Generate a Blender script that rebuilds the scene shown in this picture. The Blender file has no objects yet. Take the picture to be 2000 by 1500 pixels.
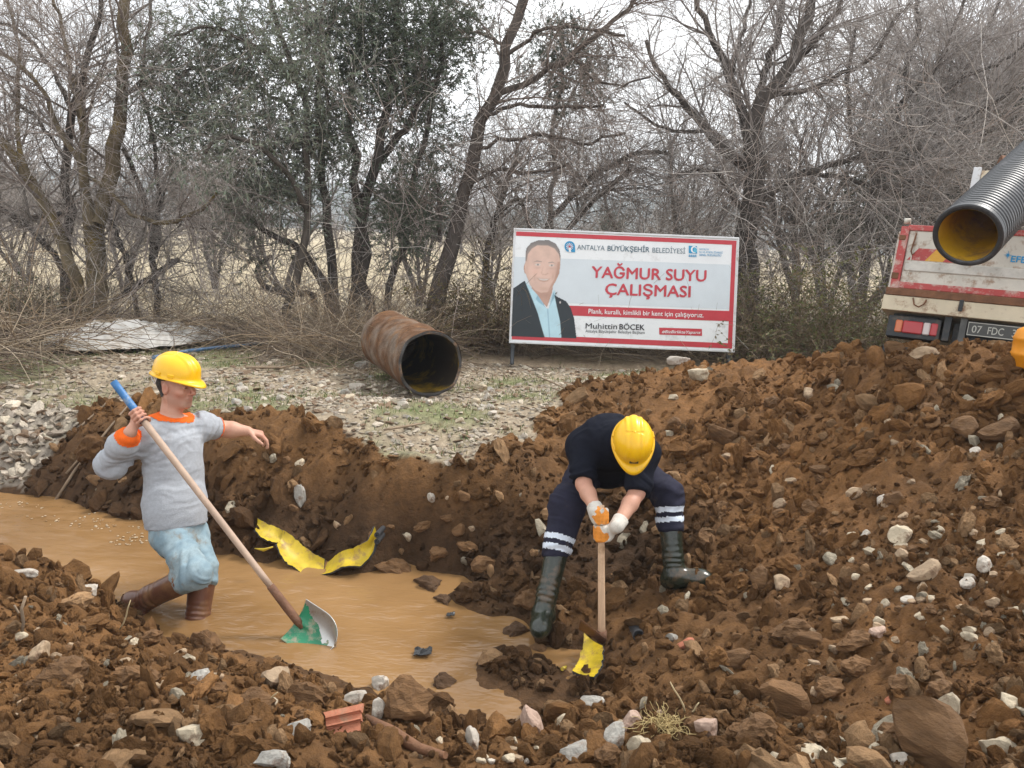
import bpy, bmesh, math, random
import numpy as np
from mathutils import Vector, Matrix, Euler

# ------------------------------------------------------------------ camera, sky, sun, exposure
scene = bpy.context.scene
COL = scene.collection
R = math.radians
PITCH, ROLL, FPX = R(11.0), R(2.6), 1500.0
CAM = np.array((0.0, 0.0, 1.7))
_f = np.array((0, math.cos(PITCH), -math.sin(PITCH)))
_u0 = np.array((0, math.sin(PITCH), math.cos(PITCH)))
_r0 = np.array((1.0, 0, 0))
_r = math.cos(ROLL) * _r0 + math.sin(ROLL) * _u0
_u = math.cos(ROLL) * _u0 - math.sin(ROLL) * _r0
CR, CU, CF = _r, _u, _f
cd = bpy.data.cameras.new('camera')
cd.sensor_width = 36.0
cd.lens = FPX / 2000 * 36.0
cd.clip_start = 0.05
cd.clip_end = 6000
cam = bpy.data.objects.new('camera', cd)
COL.objects.link(cam)
cam.matrix_world = Matrix(((_r[0], _u[0], -_f[0], CAM[0]), (_r[1], _u[1], -_f[1], CAM[1]),
                           (_r[2], _u[2], -_f[2], CAM[2]), (0, 0, 0, 1)))
scene.camera = cam

SUN_EL, SUN_AZ = R(54), R(62)           # azimuth measured clockwise from +Y: hazy sun high on the right, beyond the trench
HAZE = 0.0013
world = bpy.data.worlds.new('World')
scene.world = world
world.use_nodes = True
wn = world.node_tree.nodes
wl = world.node_tree.links
wn.clear()
w_out = wn.new('ShaderNodeOutputWorld')
w_bg = wn.new('ShaderNodeBackground')
w_bg.inputs['Strength'].default_value = 0.10
w_sky = wn.new('ShaderNodeTexSky')
w_sky.sky_type = 'NISHITA'
w_sky.sun_disc = False
w_sky.sun_elevation = SUN_EL
w_sky.sun_rotation = SUN_AZ
w_sky.dust_density = 2.0
w_cloud = wn.new('ShaderNodeRGB')
w_cloud.outputs[0].default_value = (13.4, 13.6, 13.8, 1)
w_tc = wn.new('ShaderNodeTexCoord')
w_map = wn.new('ShaderNodeMapping')
w_map.inputs['Scale'].default_value = (1, 1, 3.5)
w_noise = wn.new('ShaderNodeTexNoise')
w_noise.inputs['Scale'].default_value = 2.2
w_noise.inputs['Detail'].default_value = 6
w_ramp = wn.new('ShaderNodeValToRGB')
w_ramp.color_ramp.elements[0].position = 0.30
w_ramp.color_ramp.elements[0].color = (0.55, 0.55, 0.55, 1)
w_ramp.color_ramp.elements[1].position = 0.58
w_ramp.color_ramp.elements[1].color = (0.97, 0.97, 0.97, 1)
w_mix = wn.new('ShaderNodeMixRGB')
wl.new(w_tc.outputs['Generated'], w_map.inputs['Vector'])
wl.new(w_map.outputs[0], w_noise.inputs['Vector'])
wl.new(w_noise.outputs['Fac'], w_ramp.inputs[0])
wl.new(w_ramp.outputs[0], w_mix.inputs[0])
wl.new(w_sky.outputs[0], w_mix.inputs[1])
wl.new(w_cloud.outputs[0], w_mix.inputs[2])
wl.new(w_mix.outputs[0], w_bg.inputs[0])
wl.new(w_bg.outputs[0], w_out.inputs[0])

sl = bpy.data.lights.new('sun', 'SUN')
sl.energy = 2.6
sl.angle = R(12)
sl.color = (1.0, 0.955, 0.90)
sun = bpy.data.objects.new('sun', sl)
COL.objects.link(sun)
_sd = Vector((math.sin(SUN_AZ) * math.cos(SUN_EL), math.cos(SUN_AZ) * math.cos(SUN_EL), math.sin(SUN_EL)))
sun.rotation_euler = _sd.to_track_quat('Z', 'Y').to_euler()

vs = scene.view_settings
vs.view_transform = 'Standard'
vs.look = 'None'
vs.exposure = 0.47
vs.gamma = 1.0
vs.use_curve_mapping = False
scene.cycles.use_denoising = True
scene.cycles.max_bounces = 6
scene.cycles.transparent_max_bounces = 8

# ------------------------------------------------------------------ helpers
rnd = random.Random(7)
rng = np.random.default_rng(7)
WATER_Z = -0.40

def ray(px, py):
    return _f + _r * ((px - 1000) / FPX) - _u * ((py - 750) / FPX)

def P(px, py, d):
    """world point seen at photo pixel (px, py), d metres along the view axis"""
    return CAM + ray(px, py) * d

def onz(px, py, z):
    v = ray(px, py)
    return CAM + v * ((z - CAM[2]) / v[2])

def _hash(ix, iy, iz, seed):
    h = (ix.astype(np.int64) * 374761393 + iy.astype(np.int64) * 668265263 + iz.astype(np.int64) * 2147483647 * 3 + seed * 974634533) & 0xFFFFFFFF
    h = ((h ^ (h >> 13)) * 1274126177) & 0xFFFFFFFF
    h = (h ^ (h >> 16)) & 0xFFFFFFFF
    h = (h * 2246822519) & 0xFFFFFFFF
    return ((h ^ (h >> 15)) & 0xFFFFFF) / float(0x1000000)

def vnoise(p, scale=1.0, seed=0):
    """value noise in 0..1 for points (n,2|3)"""
    p = np.asarray(p, float) * scale
    if p.shape[1] == 2:
        p = np.concatenate([p, np.zeros((len(p), 1))], 1)
    i = np.floor(p).astype(np.int64)
    f = p - i
    f = f * f * (3 - 2 * f)
    out = 0
    for dx in (0, 1):
        for dy in (0, 1):
            for dz in (0, 1):
                w = (f[:, 0] if dx else 1 - f[:, 0]) * (f[:, 1] if dy else 1 - f[:, 1]) * (f[:, 2] if dz else 1 - f[:, 2])
                out = out + w * _hash(i[:, 0] + dx, i[:, 1] + dy, i[:, 2] + dz, seed)
    return out

def fbm(p, scale=1.0, octv=4, seed=0, gain=0.5):
    a, s, t = 1.0, 0.0, 0.0
    for k in range(octv):
        s = s + a * (vnoise(p, scale * 2 ** k, seed + 17 * k) - 0.5)
        t += a
        a *= gain
    return s / t * 2

def worley(p, scale, seed=0):
    """F1 distance and cell id of 2-D points"""
    p = np.asarray(p, float)[:, :2] * scale
    i = np.floor(p).astype(np.int64)
    best = np.full(len(p), 9.0)
    cid = np.zeros(len(p))
    zero = np.zeros(len(p), np.int64)
    for dx in (-1, 0, 1):
        for dy in (-1, 0, 1):
            cx, cy = i[:, 0] + dx, i[:, 1] + dy
            jx = cx + _hash(cx, cy, zero, seed)
            jy = cy + _hash(cx, cy, zero + 1, seed)
            d = np.hypot(p[:, 0] - jx, p[:, 1] - jy)
            m = d < best
            best = np.where(m, d, best)
            cid = np.where(m, _hash(cx, cy, zero + 2, seed), cid)
    return best, cid

def sstep(a, b, x):
    t = np.clip((x - a) / (b - a), 0, 1)
    return t * t * (3 - 2 * t)

def mesh_np(name, V, F, mats=None, col=None, smooth=False, parent=None, matidx=None):
    """link ONE mesh object from arrays. F: one (n,k) array or a list of such arrays"""
    V = np.asarray(V, np.float32)
    if not isinstance(F, (list, tuple)):
        F = [F]
    F = [np.asarray(f, np.int32) for f in F if len(f)]
    me = bpy.data.meshes.new(name)
    me.vertices.add(len(V))
    me.vertices.foreach_set('co', V.ravel())
    loops = np.concatenate([f.ravel() for f in F])
    tot = np.concatenate([np.full(len(f), f.shape[1], np.int32) for f in F])
    start = np.concatenate([[0], np.cumsum(tot)[:-1]]).astype(np.int32)
    me.loops.add(len(loops))
    me.loops.foreach_set('vertex_index', loops)
    me.polygons.add(len(tot))
    me.polygons.foreach_set('loop_start', start)
    me.polygons.foreach_set('loop_total', tot)
    if matidx is not None:
        me.polygons.foreach_set('material_index', np.asarray(matidx, np.int32))
    me.polygons.foreach_set('use_smooth', np.full(len(tot), bool(smooth)))
    me.update(calc_edges=True)
    me.validate()
    if col is not None:
        a = me.color_attributes.new('col', 'FLOAT_COLOR', 'POINT')
        c = np.ones((len(V), 4), np.float32)
        c[:, :np.shape(col)[1]] = col
        a.data.foreach_set('color', c.ravel())
    if mats is not None:
        for m in (mats if isinstance(mats, (list, tuple)) else [mats]):
            me.materials.append(m)
    o = bpy.data.objects.new(name, me)
    COL.objects.link(o)
    if parent is not None:
        o.parent = parent
    return o

def tag(o, label, cat, group=None):
    o['label'] = label
    o['category'] = cat
    if group:
        o['group'] = group
    return o

def thing(name, label, cat, loc=(0, 0, 0), rot=(0, 0, 0), group=None):
    o = bpy.data.objects.new(name, None)
    o.empty_display_size = 0.1
    COL.objects.link(o)
    o.location = [float(v) for v in loc]
    o.rotation_euler = rot
    return tag(o, label, cat, group)

def under(o, parent):
    """make o (built in world coordinates) a child of parent, keeping its place"""
    o.parent = parent
    o.matrix_parent_inverse = (Matrix.LocRotScale(parent.location, parent.rotation_euler, parent.scale)).inverted() if parent.parent is None else Matrix()
    return o

class MB:
    """collects boxes, tubes and sheets; build() links them as one mesh"""
    def __init__(s):
        s.v, s.f = [], []
    def add(s, V, F):
        o = len(s.v)
        s.v += [tuple(map(float, p)) for p in V]
        s.f += [tuple(int(i) + o for i in f) for f in F]
        return s
    def box(s, lo, hi, m=None):
        V = [(x, y, z) for x in (lo[0], hi[0]) for y in (lo[1], hi[1]) for z in (lo[2], hi[2])]
        if m is not None:
            V = [m @ Vector(p) for p in V]
        return s.add(V, [(0, 1, 3, 2), (4, 6, 7, 5), (0, 4, 5, 1), (2, 3, 7, 6), (0, 2, 6, 4), (1, 5, 7, 3)])
    def tube(s, pts, rad, n=8, cap=True):
        pts = [Vector(p) for p in pts]
        rad = [rad] * len(pts) if np.isscalar(rad) else list(rad)
        V, F = [], []
        up = None
        for i, p in enumerate(pts):
            d = (pts[min(i + 1, len(pts) - 1)] - pts[max(i - 1, 0)]).normalized()
            if up is None:
                up = d.orthogonal().normalized()
            up = (up - d * up.dot(d)).normalized()
            sd = d.cross(up)
            for k in range(n):
                a = 2 * math.pi * k / n
                V.append(p + (up * math.cos(a) + sd * math.sin(a)) * rad[i])
        for i in range(len(pts) - 1):
            for k in range(n):
                F.append((i * n + k, i * n + (k + 1) % n, (i + 1) * n + (k + 1) % n, (i + 1) * n + k))
        if cap:
            F.append(tuple(range(n))[::-1])
            F.append(tuple((len(pts) - 1) * n + k for k in range(n)))
        return s.add(V, F)
    def build(s, name, mat, parent=None, smooth=False, bevel=0):
        me = bpy.data.meshes.new(name)
        me.from_pydata(s.v, [], s.f)
        me.update()
        bm = bmesh.new()
        bm.from_mesh(me)
        bmesh.ops.recalc_face_normals(bm, faces=bm.faces)
        if bevel:
            bmesh.ops.bevel(bm, geom=list(bm.edges), offset=bevel, segments=1, affect='EDGES', clamp_overlap=True)
        bm.to_mesh(me)
        bm.free()
        if smooth:
            for p in me.polygons:
                p.use_smooth = len(p.vertices) <= 4
        for m in (mat if isinstance(mat, (list, tuple)) else [mat]):
            me.materials.append(m)
        o = bpy.data.objects.new(name, me)
        COL.objects.link(o)
        if parent is not None:
            o.parent = parent
        return o

# ------------------------------------------------------------------ materials
def nodes_of(name):
    m = bpy.data.materials.new(name)
    m.use_nodes = True
    nt = m.node_tree
    return m, nt.nodes, nt.links, nt.nodes['Principled BSDF']

def mk(name, rgb, rough=0.7, metal=0.0, var=0.25, scale=8.0, bump=0.0, bscale=60.0, spec=0.5, attr=False, dirt=None, dscale=4.0, damt=0.5, stretch=None, hue2=None, clear=0.0):
    """procedural material: base colour (or the 'col' attribute) broken up by noise, optional dirt patches, optional bump"""
    m, N, L, b = nodes_of(name)
    b.inputs['Roughness'].default_value = rough
    b.inputs['Metallic'].default_value = metal
    b.inputs['Specular IOR Level'].default_value = spec
    if clear:
        b.inputs['Coat Weight'].default_value = clear
        b.inputs['Coat Roughness'].default_value = 0.15
    tc = N.new('ShaderNodeTexCoord')
    mp = N.new('ShaderNodeMapping')
    if stretch:
        mp.inputs['Scale'].default_value = stretch
    L.new(tc.outputs['Object'], mp.inputs[0])
    n1 = N.new('ShaderNodeTexNoise')
    n1.inputs['Scale'].default_value = scale
    n1.inputs['Detail'].default_value = 5
    n1.inputs['Roughness'].default_value = 0.65
    L.new(mp.outputs[0], n1.inputs['Vector'])
    mr = N.new('ShaderNodeMapRange')
    mr.inputs[1].default_value, mr.inputs[2].default_value = 0.3, 0.7
    mr.inputs[3].default_value, mr.inputs[4].default_value = 1 - var, 1 + var
    L.new(n1.outputs['Fac'], mr.inputs[0])
    if attr:
        src = N.new('ShaderNodeAttribute')
        src.attribute_name = 'col'
        if attr == 'inst':
            src.attribute_type = 'INSTANCER'
        csock = src.outputs['Color']
    else:
        src = N.new('ShaderNodeRGB')
        src.outputs[0].default_value = (*rgb, 1)
        csock = src.outputs[0]
    if hue2 is not None:
        mh = N.new('ShaderNodeMixRGB')
        mh.inputs[2].default_value = (*hue2, 1)
        nh = N.new('ShaderNodeTexNoise')
        nh.inputs['Scale'].default_value = scale * 0.37
        L.new(mp.outputs[0], nh.inputs['Vector'])
        rh = N.new('ShaderNodeMapRange')
        rh.inputs[1].default_value, rh.inputs[2].default_value = 0.42, 0.62
        L.new(nh.outputs['Fac'], rh.inputs[0])
        L.new(rh.outputs[0], mh.inputs[0])
        L.new(csock, mh.inputs[1])
        csock = mh.outputs[0]
    mul = N.new('ShaderNodeVectorMath')
    mul.operation = 'SCALE'
    L.new(csock, mul.inputs[0])
    L.new(mr.outputs[0], mul.inputs['Scale'])
    csock = mul.outputs[0]
    if dirt is not None:
        nd = N.new('ShaderNodeTexNoise')
        nd.inputs['Scale'].default_value = dscale
        nd.inputs['Detail'].default_value = 6
        nd.inputs['Roughness'].default_value = 0.7
        L.new(tc.outputs['Object'], nd.inputs['Vector'])
        rd = N.new('ShaderNodeMapRange')
        rd.inputs[1].default_value, rd.inputs[2].default_value = 0.62 - damt * 0.3, 0.78 - damt * 0.3
        L.new(nd.outputs['Fac'], rd.inputs[0])
        md = N.new('ShaderNodeMixRGB')
        md.inputs[2].default_value = (*dirt, 1)
        L.new(rd.outputs[0], md.inputs[0])
        L.new(csock, md.inputs[1])
        csock = md.outputs[0]
    L.new(csock, b.inputs['Base Color'])
    if bump:
        nb = N.new('ShaderNodeTexNoise')
        nb.inputs['Scale'].default_value = bscale
        nb.inputs['Detail'].default_value = 6
        nb.inputs['Roughness'].default_value = 0.7
        L.new(mp.outputs[0], nb.inputs['Vector'])
        bp = N.new('ShaderNodeBump')
        bp.inputs['Strength'].default_value = bump
        bp.inputs['Distance'].default_value = 0.02
        L.new(nb.outputs['Fac'], bp.inputs['Height'])
        L.new(bp.outputs[0], b.inputs['Normal'])
    return m

M_ground = mk('ground_soil', (1, 1, 1), 0.88, var=0.34, scale=18, bump=1.0, bscale=48, spec=0.2, attr=True)
M_clodi = mk('strewn_clod_soil', (1, 1, 1), 0.9, var=0.30, scale=1.6, bump=1.0, bscale=4.5, spec=0.15, attr='inst')
M_clod = mk('clod_soil', (1, 1, 1), 0.88, var=0.25, scale=22, bump=0.9, bscale=70, spec=0.2, attr=True)
# ------------------------------------------------------------------ the ground: one sheet, trench, spoil heap, bank, field
CTRL = [  # photo pixel and height of the ground seen there
 (0,1500,.05),(500,1500,0),(1000,1500,-.02),(1500,1500,.08),(2000,1500,.2),(-300,1500,.05),(2300,1500,.3),
 (0,1350,.05),(300,1400,.02),(600,1400,-.1),(800,1420,-.14),(1000,1450,-.2),(1200,1405,-.18),(1500,1380,-.02),(1750,1400,.1),(2000,1350,.28),
 (0,1220,.05),(200,1290,-.03),(420,1330,-.14),
 (-200,1060,.05),(0,1095,.03),(120,1130,-.03),(190,1200,-.2),(250,1245,-.33),(350,1262,-.36),(450,1275,-.37),(560,1302,-.37),(640,1320,-.375),(700,1350,-.385),(790,1368,-.37),(900,1400,-.41),(1000,1402,-.41),(1130,1376,-.40),
 (-200,1000,-.62),(100,1055,-.65),(300,1085,-.65),(450,1170,-.65),(600,1190,-.65),(750,1230,-.65),(850,1290,-.62),(930,1310,-.62),(980,1300,-.6),(1020,1332,-.58),(1085,1328,-.52),(300,1140,-.65),
 (-200,930,-.4),(0,962,-.4),(150,985,-.4),(270,1015,-.4),(430,1085,-.4),(520,1122,-.4),(640,1128,-.42),(730,1115,-.4),(820,1112,-.4),(870,1160,-.4),(950,1205,-.4),(970,1260,-.4),(1090,1296,-.4),
 (0,925,-.3),(0,830,-.03),(0,880,-.14),(70,880,-.13),(-200,850,-.12),(-200,800,-.02),(140,850,-.05),(210,790,.17),(300,800,.24),(430,835,.26),(520,825,.27),(600,850,.26),(700,855,.26),(800,885,.2),(900,900,.15),(980,870,.25),
 (150,940,-.28),(240,960,-.27),(450,970,-.1),(600,950,-.04),(700,960,0),(800,960,.05),(900,975,.04),(1000,960,.08),(1080,900,.12),
 (500,1080,-.36),(620,1070,-.36),(800,1080,-.35),(900,1100,-.35),(1000,1160,-.35),(1062,1225,-.325),(1035,1268,-.37),(1180,1255,-.345),(1200,1150,-.3),(1340,1148,-.17),(1180,1050,-.2),(1200,950,.02),
 (1100,800,.3),(1200,768,.39),(1300,755,.48),(1430,720,.58),(1520,720,.66),(1600,712,.73),(1650,690,.82),(1730,705,.88),(1800,702,1.0),(1900,728,.97),(2000,742,1.0),(2150,790,1.0),
 (1250,850,.2),(1400,850,.3),(1600,850,.45),(1800,850,.65),(2000,850,.75),(2200,880,.8),(1400,1000,.05),(1600,1000,.22),(1800,1000,.4),(2000,1000,.5),(1300,1060,-.12),
 (1400,1200,-.13),(1600,1200,0),(1800,1200,.18),(2000,1200,.3),(2300,1250,.4),(1250,1310,-.27),(1400,1330,-.12),
 (400,760,.2),(700,770,.2),(840,775,.2),(1000,760,.2),(200,730,.2),(1000,712,.15),(700,700,.16),(300,690,.16),(0,740,.12),
]
cp = np.array([onz(a, b, z) for a, b, z in CTRL])
extra = [(x, y, .15) for y in (9.3, 11.0) for x in (-6, -4, -2, 0, 2, 4, 6)] + [(2.6, 8.4, .2), (4.2, 7.2, .25), (5.5, 6.2, .3), (7, 5, .4), (3.4, 7.9, .2), (1.2, 8.3, .2), (6.5, 8, .15),
         (-4.4, 6.6, .03), (-3.9, 6.6, .05), (-3.4, 6.5, .10), (-3.0, 6.4, .16), (-2.5, 6.25, .20), (-3.9, 7.1, .11), (-3.2, 7.0, .15), (-5.2, 6.6, .03), (-6, 7, .15), (-6, 5, -.1), (-6, 3.3, .1), (-4, 1, .08), (-2, .6, .05), (0, .4, .0), (2, .6, .15), (4, 1, .35), (6, 2.5, .5), (-5, -1, .1), (0, -1, .05), (5, -1, .3)]
cp = np.concatenate([cp, np.array(extra)])

def tps_k(r2):
    return np.where(r2 > 1e-12, 0.5 * r2 * np.log(np.maximum(r2, 1e-12)), 0)
n_ = len(cp)
r2 = ((cp[:, None, :2] - cp[None, :, :2]) ** 2).sum(-1)
A = np.zeros((n_ + 3, n_ + 3))
A[:n_, :n_] = tps_k(r2) + np.eye(n_) * 0.004
A[:n_, n_] = 1
A[:n_, n_ + 1:] = cp[:, :2]
A[n_:, :n_] = A[:n_, n_:].T
tw = np.linalg.solve(A, np.concatenate([cp[:, 2], [0, 0, 0]]))

def tps(q):
    out = np.empty(len(q))
    for s in range(0, len(q), 20000):
        qq = q[s:s + 20000]
        d2 = ((qq[:, None, :] - cp[None, :, :2]) ** 2).sum(-1)
        out[s:s + 20000] = tps_k(d2) @ tw[:n_] + tw[n_] + qq @ tw[n_ + 1:]
    return out

def in_poly(q, poly):
    inside = np.zeros(len(q), bool)
    j = len(poly) - 1
    for i in range(len(poly)):
        xi, yi = poly[i]
        xj, yj = poly[j]
        c = ((yi > q[:, 1]) != (yj > q[:, 1])) & (q[:, 0] < (xj - xi) * (q[:, 1] - yi) / (yj - yi + 1e-12) + xi)
        inside ^= c
        j = i
    return inside

# stony grass land beyond the lip of the trench and the heap
LIP = [(-400,800,.03),(0,790,.05),(130,800,.08),(200,765,.2),(300,775,.24),(430,815,.27),(520,812,.27),(600,842,.26),(720,852,.26),(820,885,.24),(920,905,.22),(985,862,.25),(1030,835,.28),(1090,790,.3),(1150,750,.36),(1230,718,.44),(1330,705,.52),(1430,690,.6)]
lip = [tuple(onz(a, b, z)[:2]) for a, b, z in LIP]
bank_poly = lip + [(2.9, 8.2), (3.6, 7.8), (4.4, 6.9), (5.6, 6.0), (9, 5.0), (60, 5), (400, 700), (-400, 700), (-60, 5)]
pile_poly = [tuple(onz(a, b, z)[:2]) for a, b, z in [(-300,785,.03),(60,790,.05),(160,806,.06),(150,850,-.05),(95,890,-.15),(60,955,-.38),(-300,950,-.38)]]

def soil_masks(q):
    jit = np.stack([fbm(q, 3.0, 4, 5), fbm(q, 3.0, 4, 9)], 1) * 0.22
    bank = in_poly(q + jit, bank_poly)
    pile = in_poly(q + jit * .6, pile_poly)
    return bank, pile

def height(q, detail=True):
    q = np.asarray(q, float)
    far = np.maximum(np.maximum(np.abs(q[:, 0] - 0.3) - 6.2, 0), np.maximum(q[:, 1] - 9.8, -0.8 - q[:, 1]))
    w = 1 - sstep(0, 2.2, far)
    z = np.full(len(q), 0.12)
    m = w > 0
    z[m] = tps(q[m]) * w[m] + 0.12 * (1 - w[m])
    z += 0.10 * fbm(q, 0.25, 3, 40) * sstep(9, 14, q[:, 1])
    if detail:
        near = (np.abs(q[:, 0]) < 8) & (q[:, 1] > -1) & (q[:, 1] < 13)
        qq = q[near]
        bank, pile = soil_masks(qq)
        ba = np.where(bank, 1.0, 0.0)
        wr = qq + np.stack([fbm(qq, 9, 2, 61), fbm(qq, 9, 2, 62)], 1) * .03
        d = 0.06 * fbm(qq, 1.6, 4, 3)
        f1, c1 = worley(wr, 5.5, 1)
        f2, c2 = worley(wr, 12, 2)
        f3, c3 = worley(wr, 26, 3)
        lump = (0.55 - f1) * .100 * (.2 + c1) + (.55 - f2) * .068 * (.2 + c2) + (.55 - f3) * .030 * (.3 + c3)
        amp = .65 + .8 * vnoise(qq, 1.3, 77)
        dd = (d * .8 + lump * amp) * (1 - ba) + (0.02 * fbm(qq, 3, 4, 8) + (.5 - f3) * .014 + (.5 - f2) * .012) * ba
        zz = z[near]
        calm = sstep(WATER_Z - .04, WATER_Z + .14, zz)
        z[near] = zz + dd * (0.22 + 0.78 * calm)
    return z

def axis(a, b, h, lo, hi, grow):
    mid = np.arange(a, b + h, h)
    left, right = [], []
    x, s = a, h
    while x > lo:
        s *= grow
        x -= s
        left.append(x)
    x, s = mid[-1], h
    while x < hi:
        s *= grow
        x += s
        right.append(x)
    return np.array(left[::-1] + list(mid) + right)

GX = axis(-3.6, 4.4, 0.024, -560, 560, 1.16)
GY = np.concatenate([axis(1.75, 5.6, 0.021, -40, 5.4, 1.25)])
GY = GY[GY <= 5.62]
GY = np.concatenate([GY, axis(GY[-1] + .035, 8.2, 0.036, GY[-1] + .02, 560, 1.14)])
GY = np.unique(np.round(GY, 5))
gx, gy = np.meshgrid(GX, GY)
gq = np.stack([gx.ravel(), gy.ravel()], 1)
gz = height(gq)
GZ = gz.reshape(len(GY), len(GX))

def H(x, y):
    """height of the finished ground (bilinear)"""
    x = np.atleast_1d(np.asarray(x, float))
    y = np.atleast_1d(np.asarray(y, float))
    i = np.clip(np.searchsorted(GX, x) - 1, 0, len(GX) - 2)
    j = np.clip(np.searchsorted(GY, y) - 1, 0, len(GY) - 2)
    fx = np.clip((x - GX[i]) / (GX[i + 1] - GX[i]), 0, 1)
    fy = np.clip((y - GY[j]) / (GY[j + 1] - GY[j]), 0, 1)
    return (GZ[j, i] * (1 - fx) + GZ[j, i + 1] * fx) * (1 - fy) + (GZ[j + 1, i] * (1 - fx) + GZ[j + 1, i + 1] * fx) * fy

def H1(x, y):
    return float(H(x, y)[0])

def ground_at(px, py):
    """first ground point along the photo pixel's ray"""
    v = ray(px, py)
    t = np.arange(1.2, 30, 0.004)
    q = CAM[None] + v[None] * t[:, None]
    hit = q[:, 2] < H(q[:, 0], q[:, 1])
    k = int(np.argmax(hit)) if hit.any() else len(t) - 1
    return q[k]

SOIL = np.array((.154, .078, .030))
SOIL_D = np.array((.072, .039, .0185))     # damp clay freshly cut in the trench
SOIL_R = np.array((.186, .091, .0335))     # redder clay of the heap
def soil_colour(q, z):
    n = len(q)
    a = vnoise(q, 1.1, 31)
    b = fbm(q, 5, 4, 33)
    c = SOIL[None] * np.ones((n, 1))
    heap = sstep(.6, 1.6, q[:, 0]) * sstep(-.25, .15, z)
    c = c * (1 - heap[:, None]) + SOIL_R * heap[:, None]
    damp = sstep(.2, -.25, z) * sstep(3.9, 4.5, q[:, 1]) * sstep(2.2, 1.0, q[:, 0])
    damp = np.maximum(damp, .8 * sstep(-.28, -.38, z))
    c = c * (1 - damp[:, None]) + SOIL_D * damp[:, None]
    c = c * (1 + .42 * b[:, None]) * (0.72 + .5 * a[:, None])
    return c

bank, pile = soil_masks(gq)
gc = soil_colour(gq, gz)
# stony, thinly grassed ground of the bank
g1 = fbm(gq, 1.5, 5, 50)
g2 = vnoise(gq, 40, 52)
g3 = vnoise(gq, 17, 55)
stone = np.array((.42, .36, .27)) * (0.55 + .75 * g2[:, None])
earth = np.array((.24, .17, .105)) * (.7 + .6 * g3[:, None])
grass = np.array((.105, .150, .045)) * (.6 + .8 * g2[:, None])
cb = stone * .55 + earth * .45
gm = sstep(-.15, .40, g1)[:, None] * .62
cb = cb * (1 - gm) + grass * gm
farf = sstep(10.0, 13.0, gq[:, 1])[:, None]
straw = np.array((.40, .335, .225)) * (.85 + .25 * vnoise(gq, .35, 58)[:, None])
cb = cb * (1 - farf) + straw * farf
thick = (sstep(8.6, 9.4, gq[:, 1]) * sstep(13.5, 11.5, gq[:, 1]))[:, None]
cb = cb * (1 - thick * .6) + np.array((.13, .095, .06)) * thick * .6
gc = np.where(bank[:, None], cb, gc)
gc = np.where(pile[:, None], np.array((.36, .31, .25)) * (0.5 + .6 * g2[:, None]), gc)
nx, ny = len(GX), len(GY)
ii = np.arange(nx * ny).reshape(ny, nx)
GF = np.stack([ii[:-1, :-1].ravel(), ii[:-1, 1:].ravel(), ii[1:, 1:].ravel(), ii[1:, :-1].ravel()], 1)
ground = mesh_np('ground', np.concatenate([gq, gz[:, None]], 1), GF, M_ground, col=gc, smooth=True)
ground['kind'] = 'structure'

# ------------------------------------------------------------------ muddy water
m, N, L, b = nodes_of('muddy_water')
b.inputs['Base Color'].default_value = (.34, .185, .075, 1)
b.inputs['Roughness'].default_value = 0.03
b.inputs['IOR'].default_value = 1.45
tc = N.new('ShaderNodeTexCoord')
nz = N.new('ShaderNodeTexNoise')
nz.inputs['Scale'].default_value = 1.6
nz.inputs['Detail'].default_value = 5
L.new(tc.outputs['Object'], nz.inputs['Vector'])
cr = N.new('ShaderNodeValToRGB')
cr.color_ramp.elements[0].position, cr.color_ramp.elements[1].position = .3, .7
cr.color_ramp.elements[0].color = (.200, .110, .043, 1)
cr.color_ramp.elements[1].color = (.290, .168, .072, 1)
L.new(nz.outputs['Fac'], cr.inputs[0])
L.new(cr.outputs[0], b.inputs['Base Color'])
mpw = N.new('ShaderNodeMapping')
mpw.inputs['Scale'].default_value = (9, 24, 1)
mpw.inputs['Rotation'].default_value = (0, 0, R(-22))
L.new(tc.outputs['Object'], mpw.inputs[0])
nb = N.new('ShaderNodeTexNoise')
nb.inputs['Scale'].default_value = 1.0
nb.inputs['Detail'].default_value = 3
nb.inputs['Distortion'].default_value = .8
L.new(mpw.outputs[0], nb.inputs['Vector'])
bpw = N.new('ShaderNodeBump')
bpw.inputs['Strength'].default_value = .35
bpw.inputs['Distance'].default_value = .012
L.new(nb.outputs['Fac'], bpw.inputs['Height'])
L.new(bpw.outputs[0], b.inputs['Normal'])
M_water = m
wx = np.arange(-5.2, 1.2, .03)
wy = np.arange(2.6, 6.4, .03)
qx, qy = np.meshgrid(wx, wy)
wq = np.stack([qx.ravel(), qy.ravel()], 1)
flow = wq + np.stack([fbm(wq, .9, 2, 91), fbm(wq, .9, 2, 92)], 1) * .5
an = np.stack([flow[:, 0] * 1.0 + flow[:, 1] * .5, flow[:, 1] * 2.4 - flow[:, 0] * .9], 1)
rip = .0050 * fbm(an, 2.6, 3, 81) * (.35 + 1.1 * vnoise(wq, .9, 84)) + .0042 * fbm(an, 9, 2, 83) * (.3 + 1.2 * vnoise(wq, 1.3, 85))
keep = H(wq[:, 0], wq[:, 1]) < WATER_Z + .12
kk = keep.reshape(len(wy), len(wx))
ii = np.arange(len(wq)).reshape(len(wy), len(wx))
cell = kk[:-1, :-1] | kk[:-1, 1:] | kk[1:, 1:] | kk[1:, :-1]
WF = np.stack([ii[:-1, :-1], ii[:-1, 1:], ii[1:, 1:], ii[1:, :-1]], -1)[cell]
water = mesh_np('water', np.concatenate([wq, (WATER_Z + rip)[:, None]], 1), WF, M_water, smooth=True)
water['kind'] = 'structure'
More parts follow.
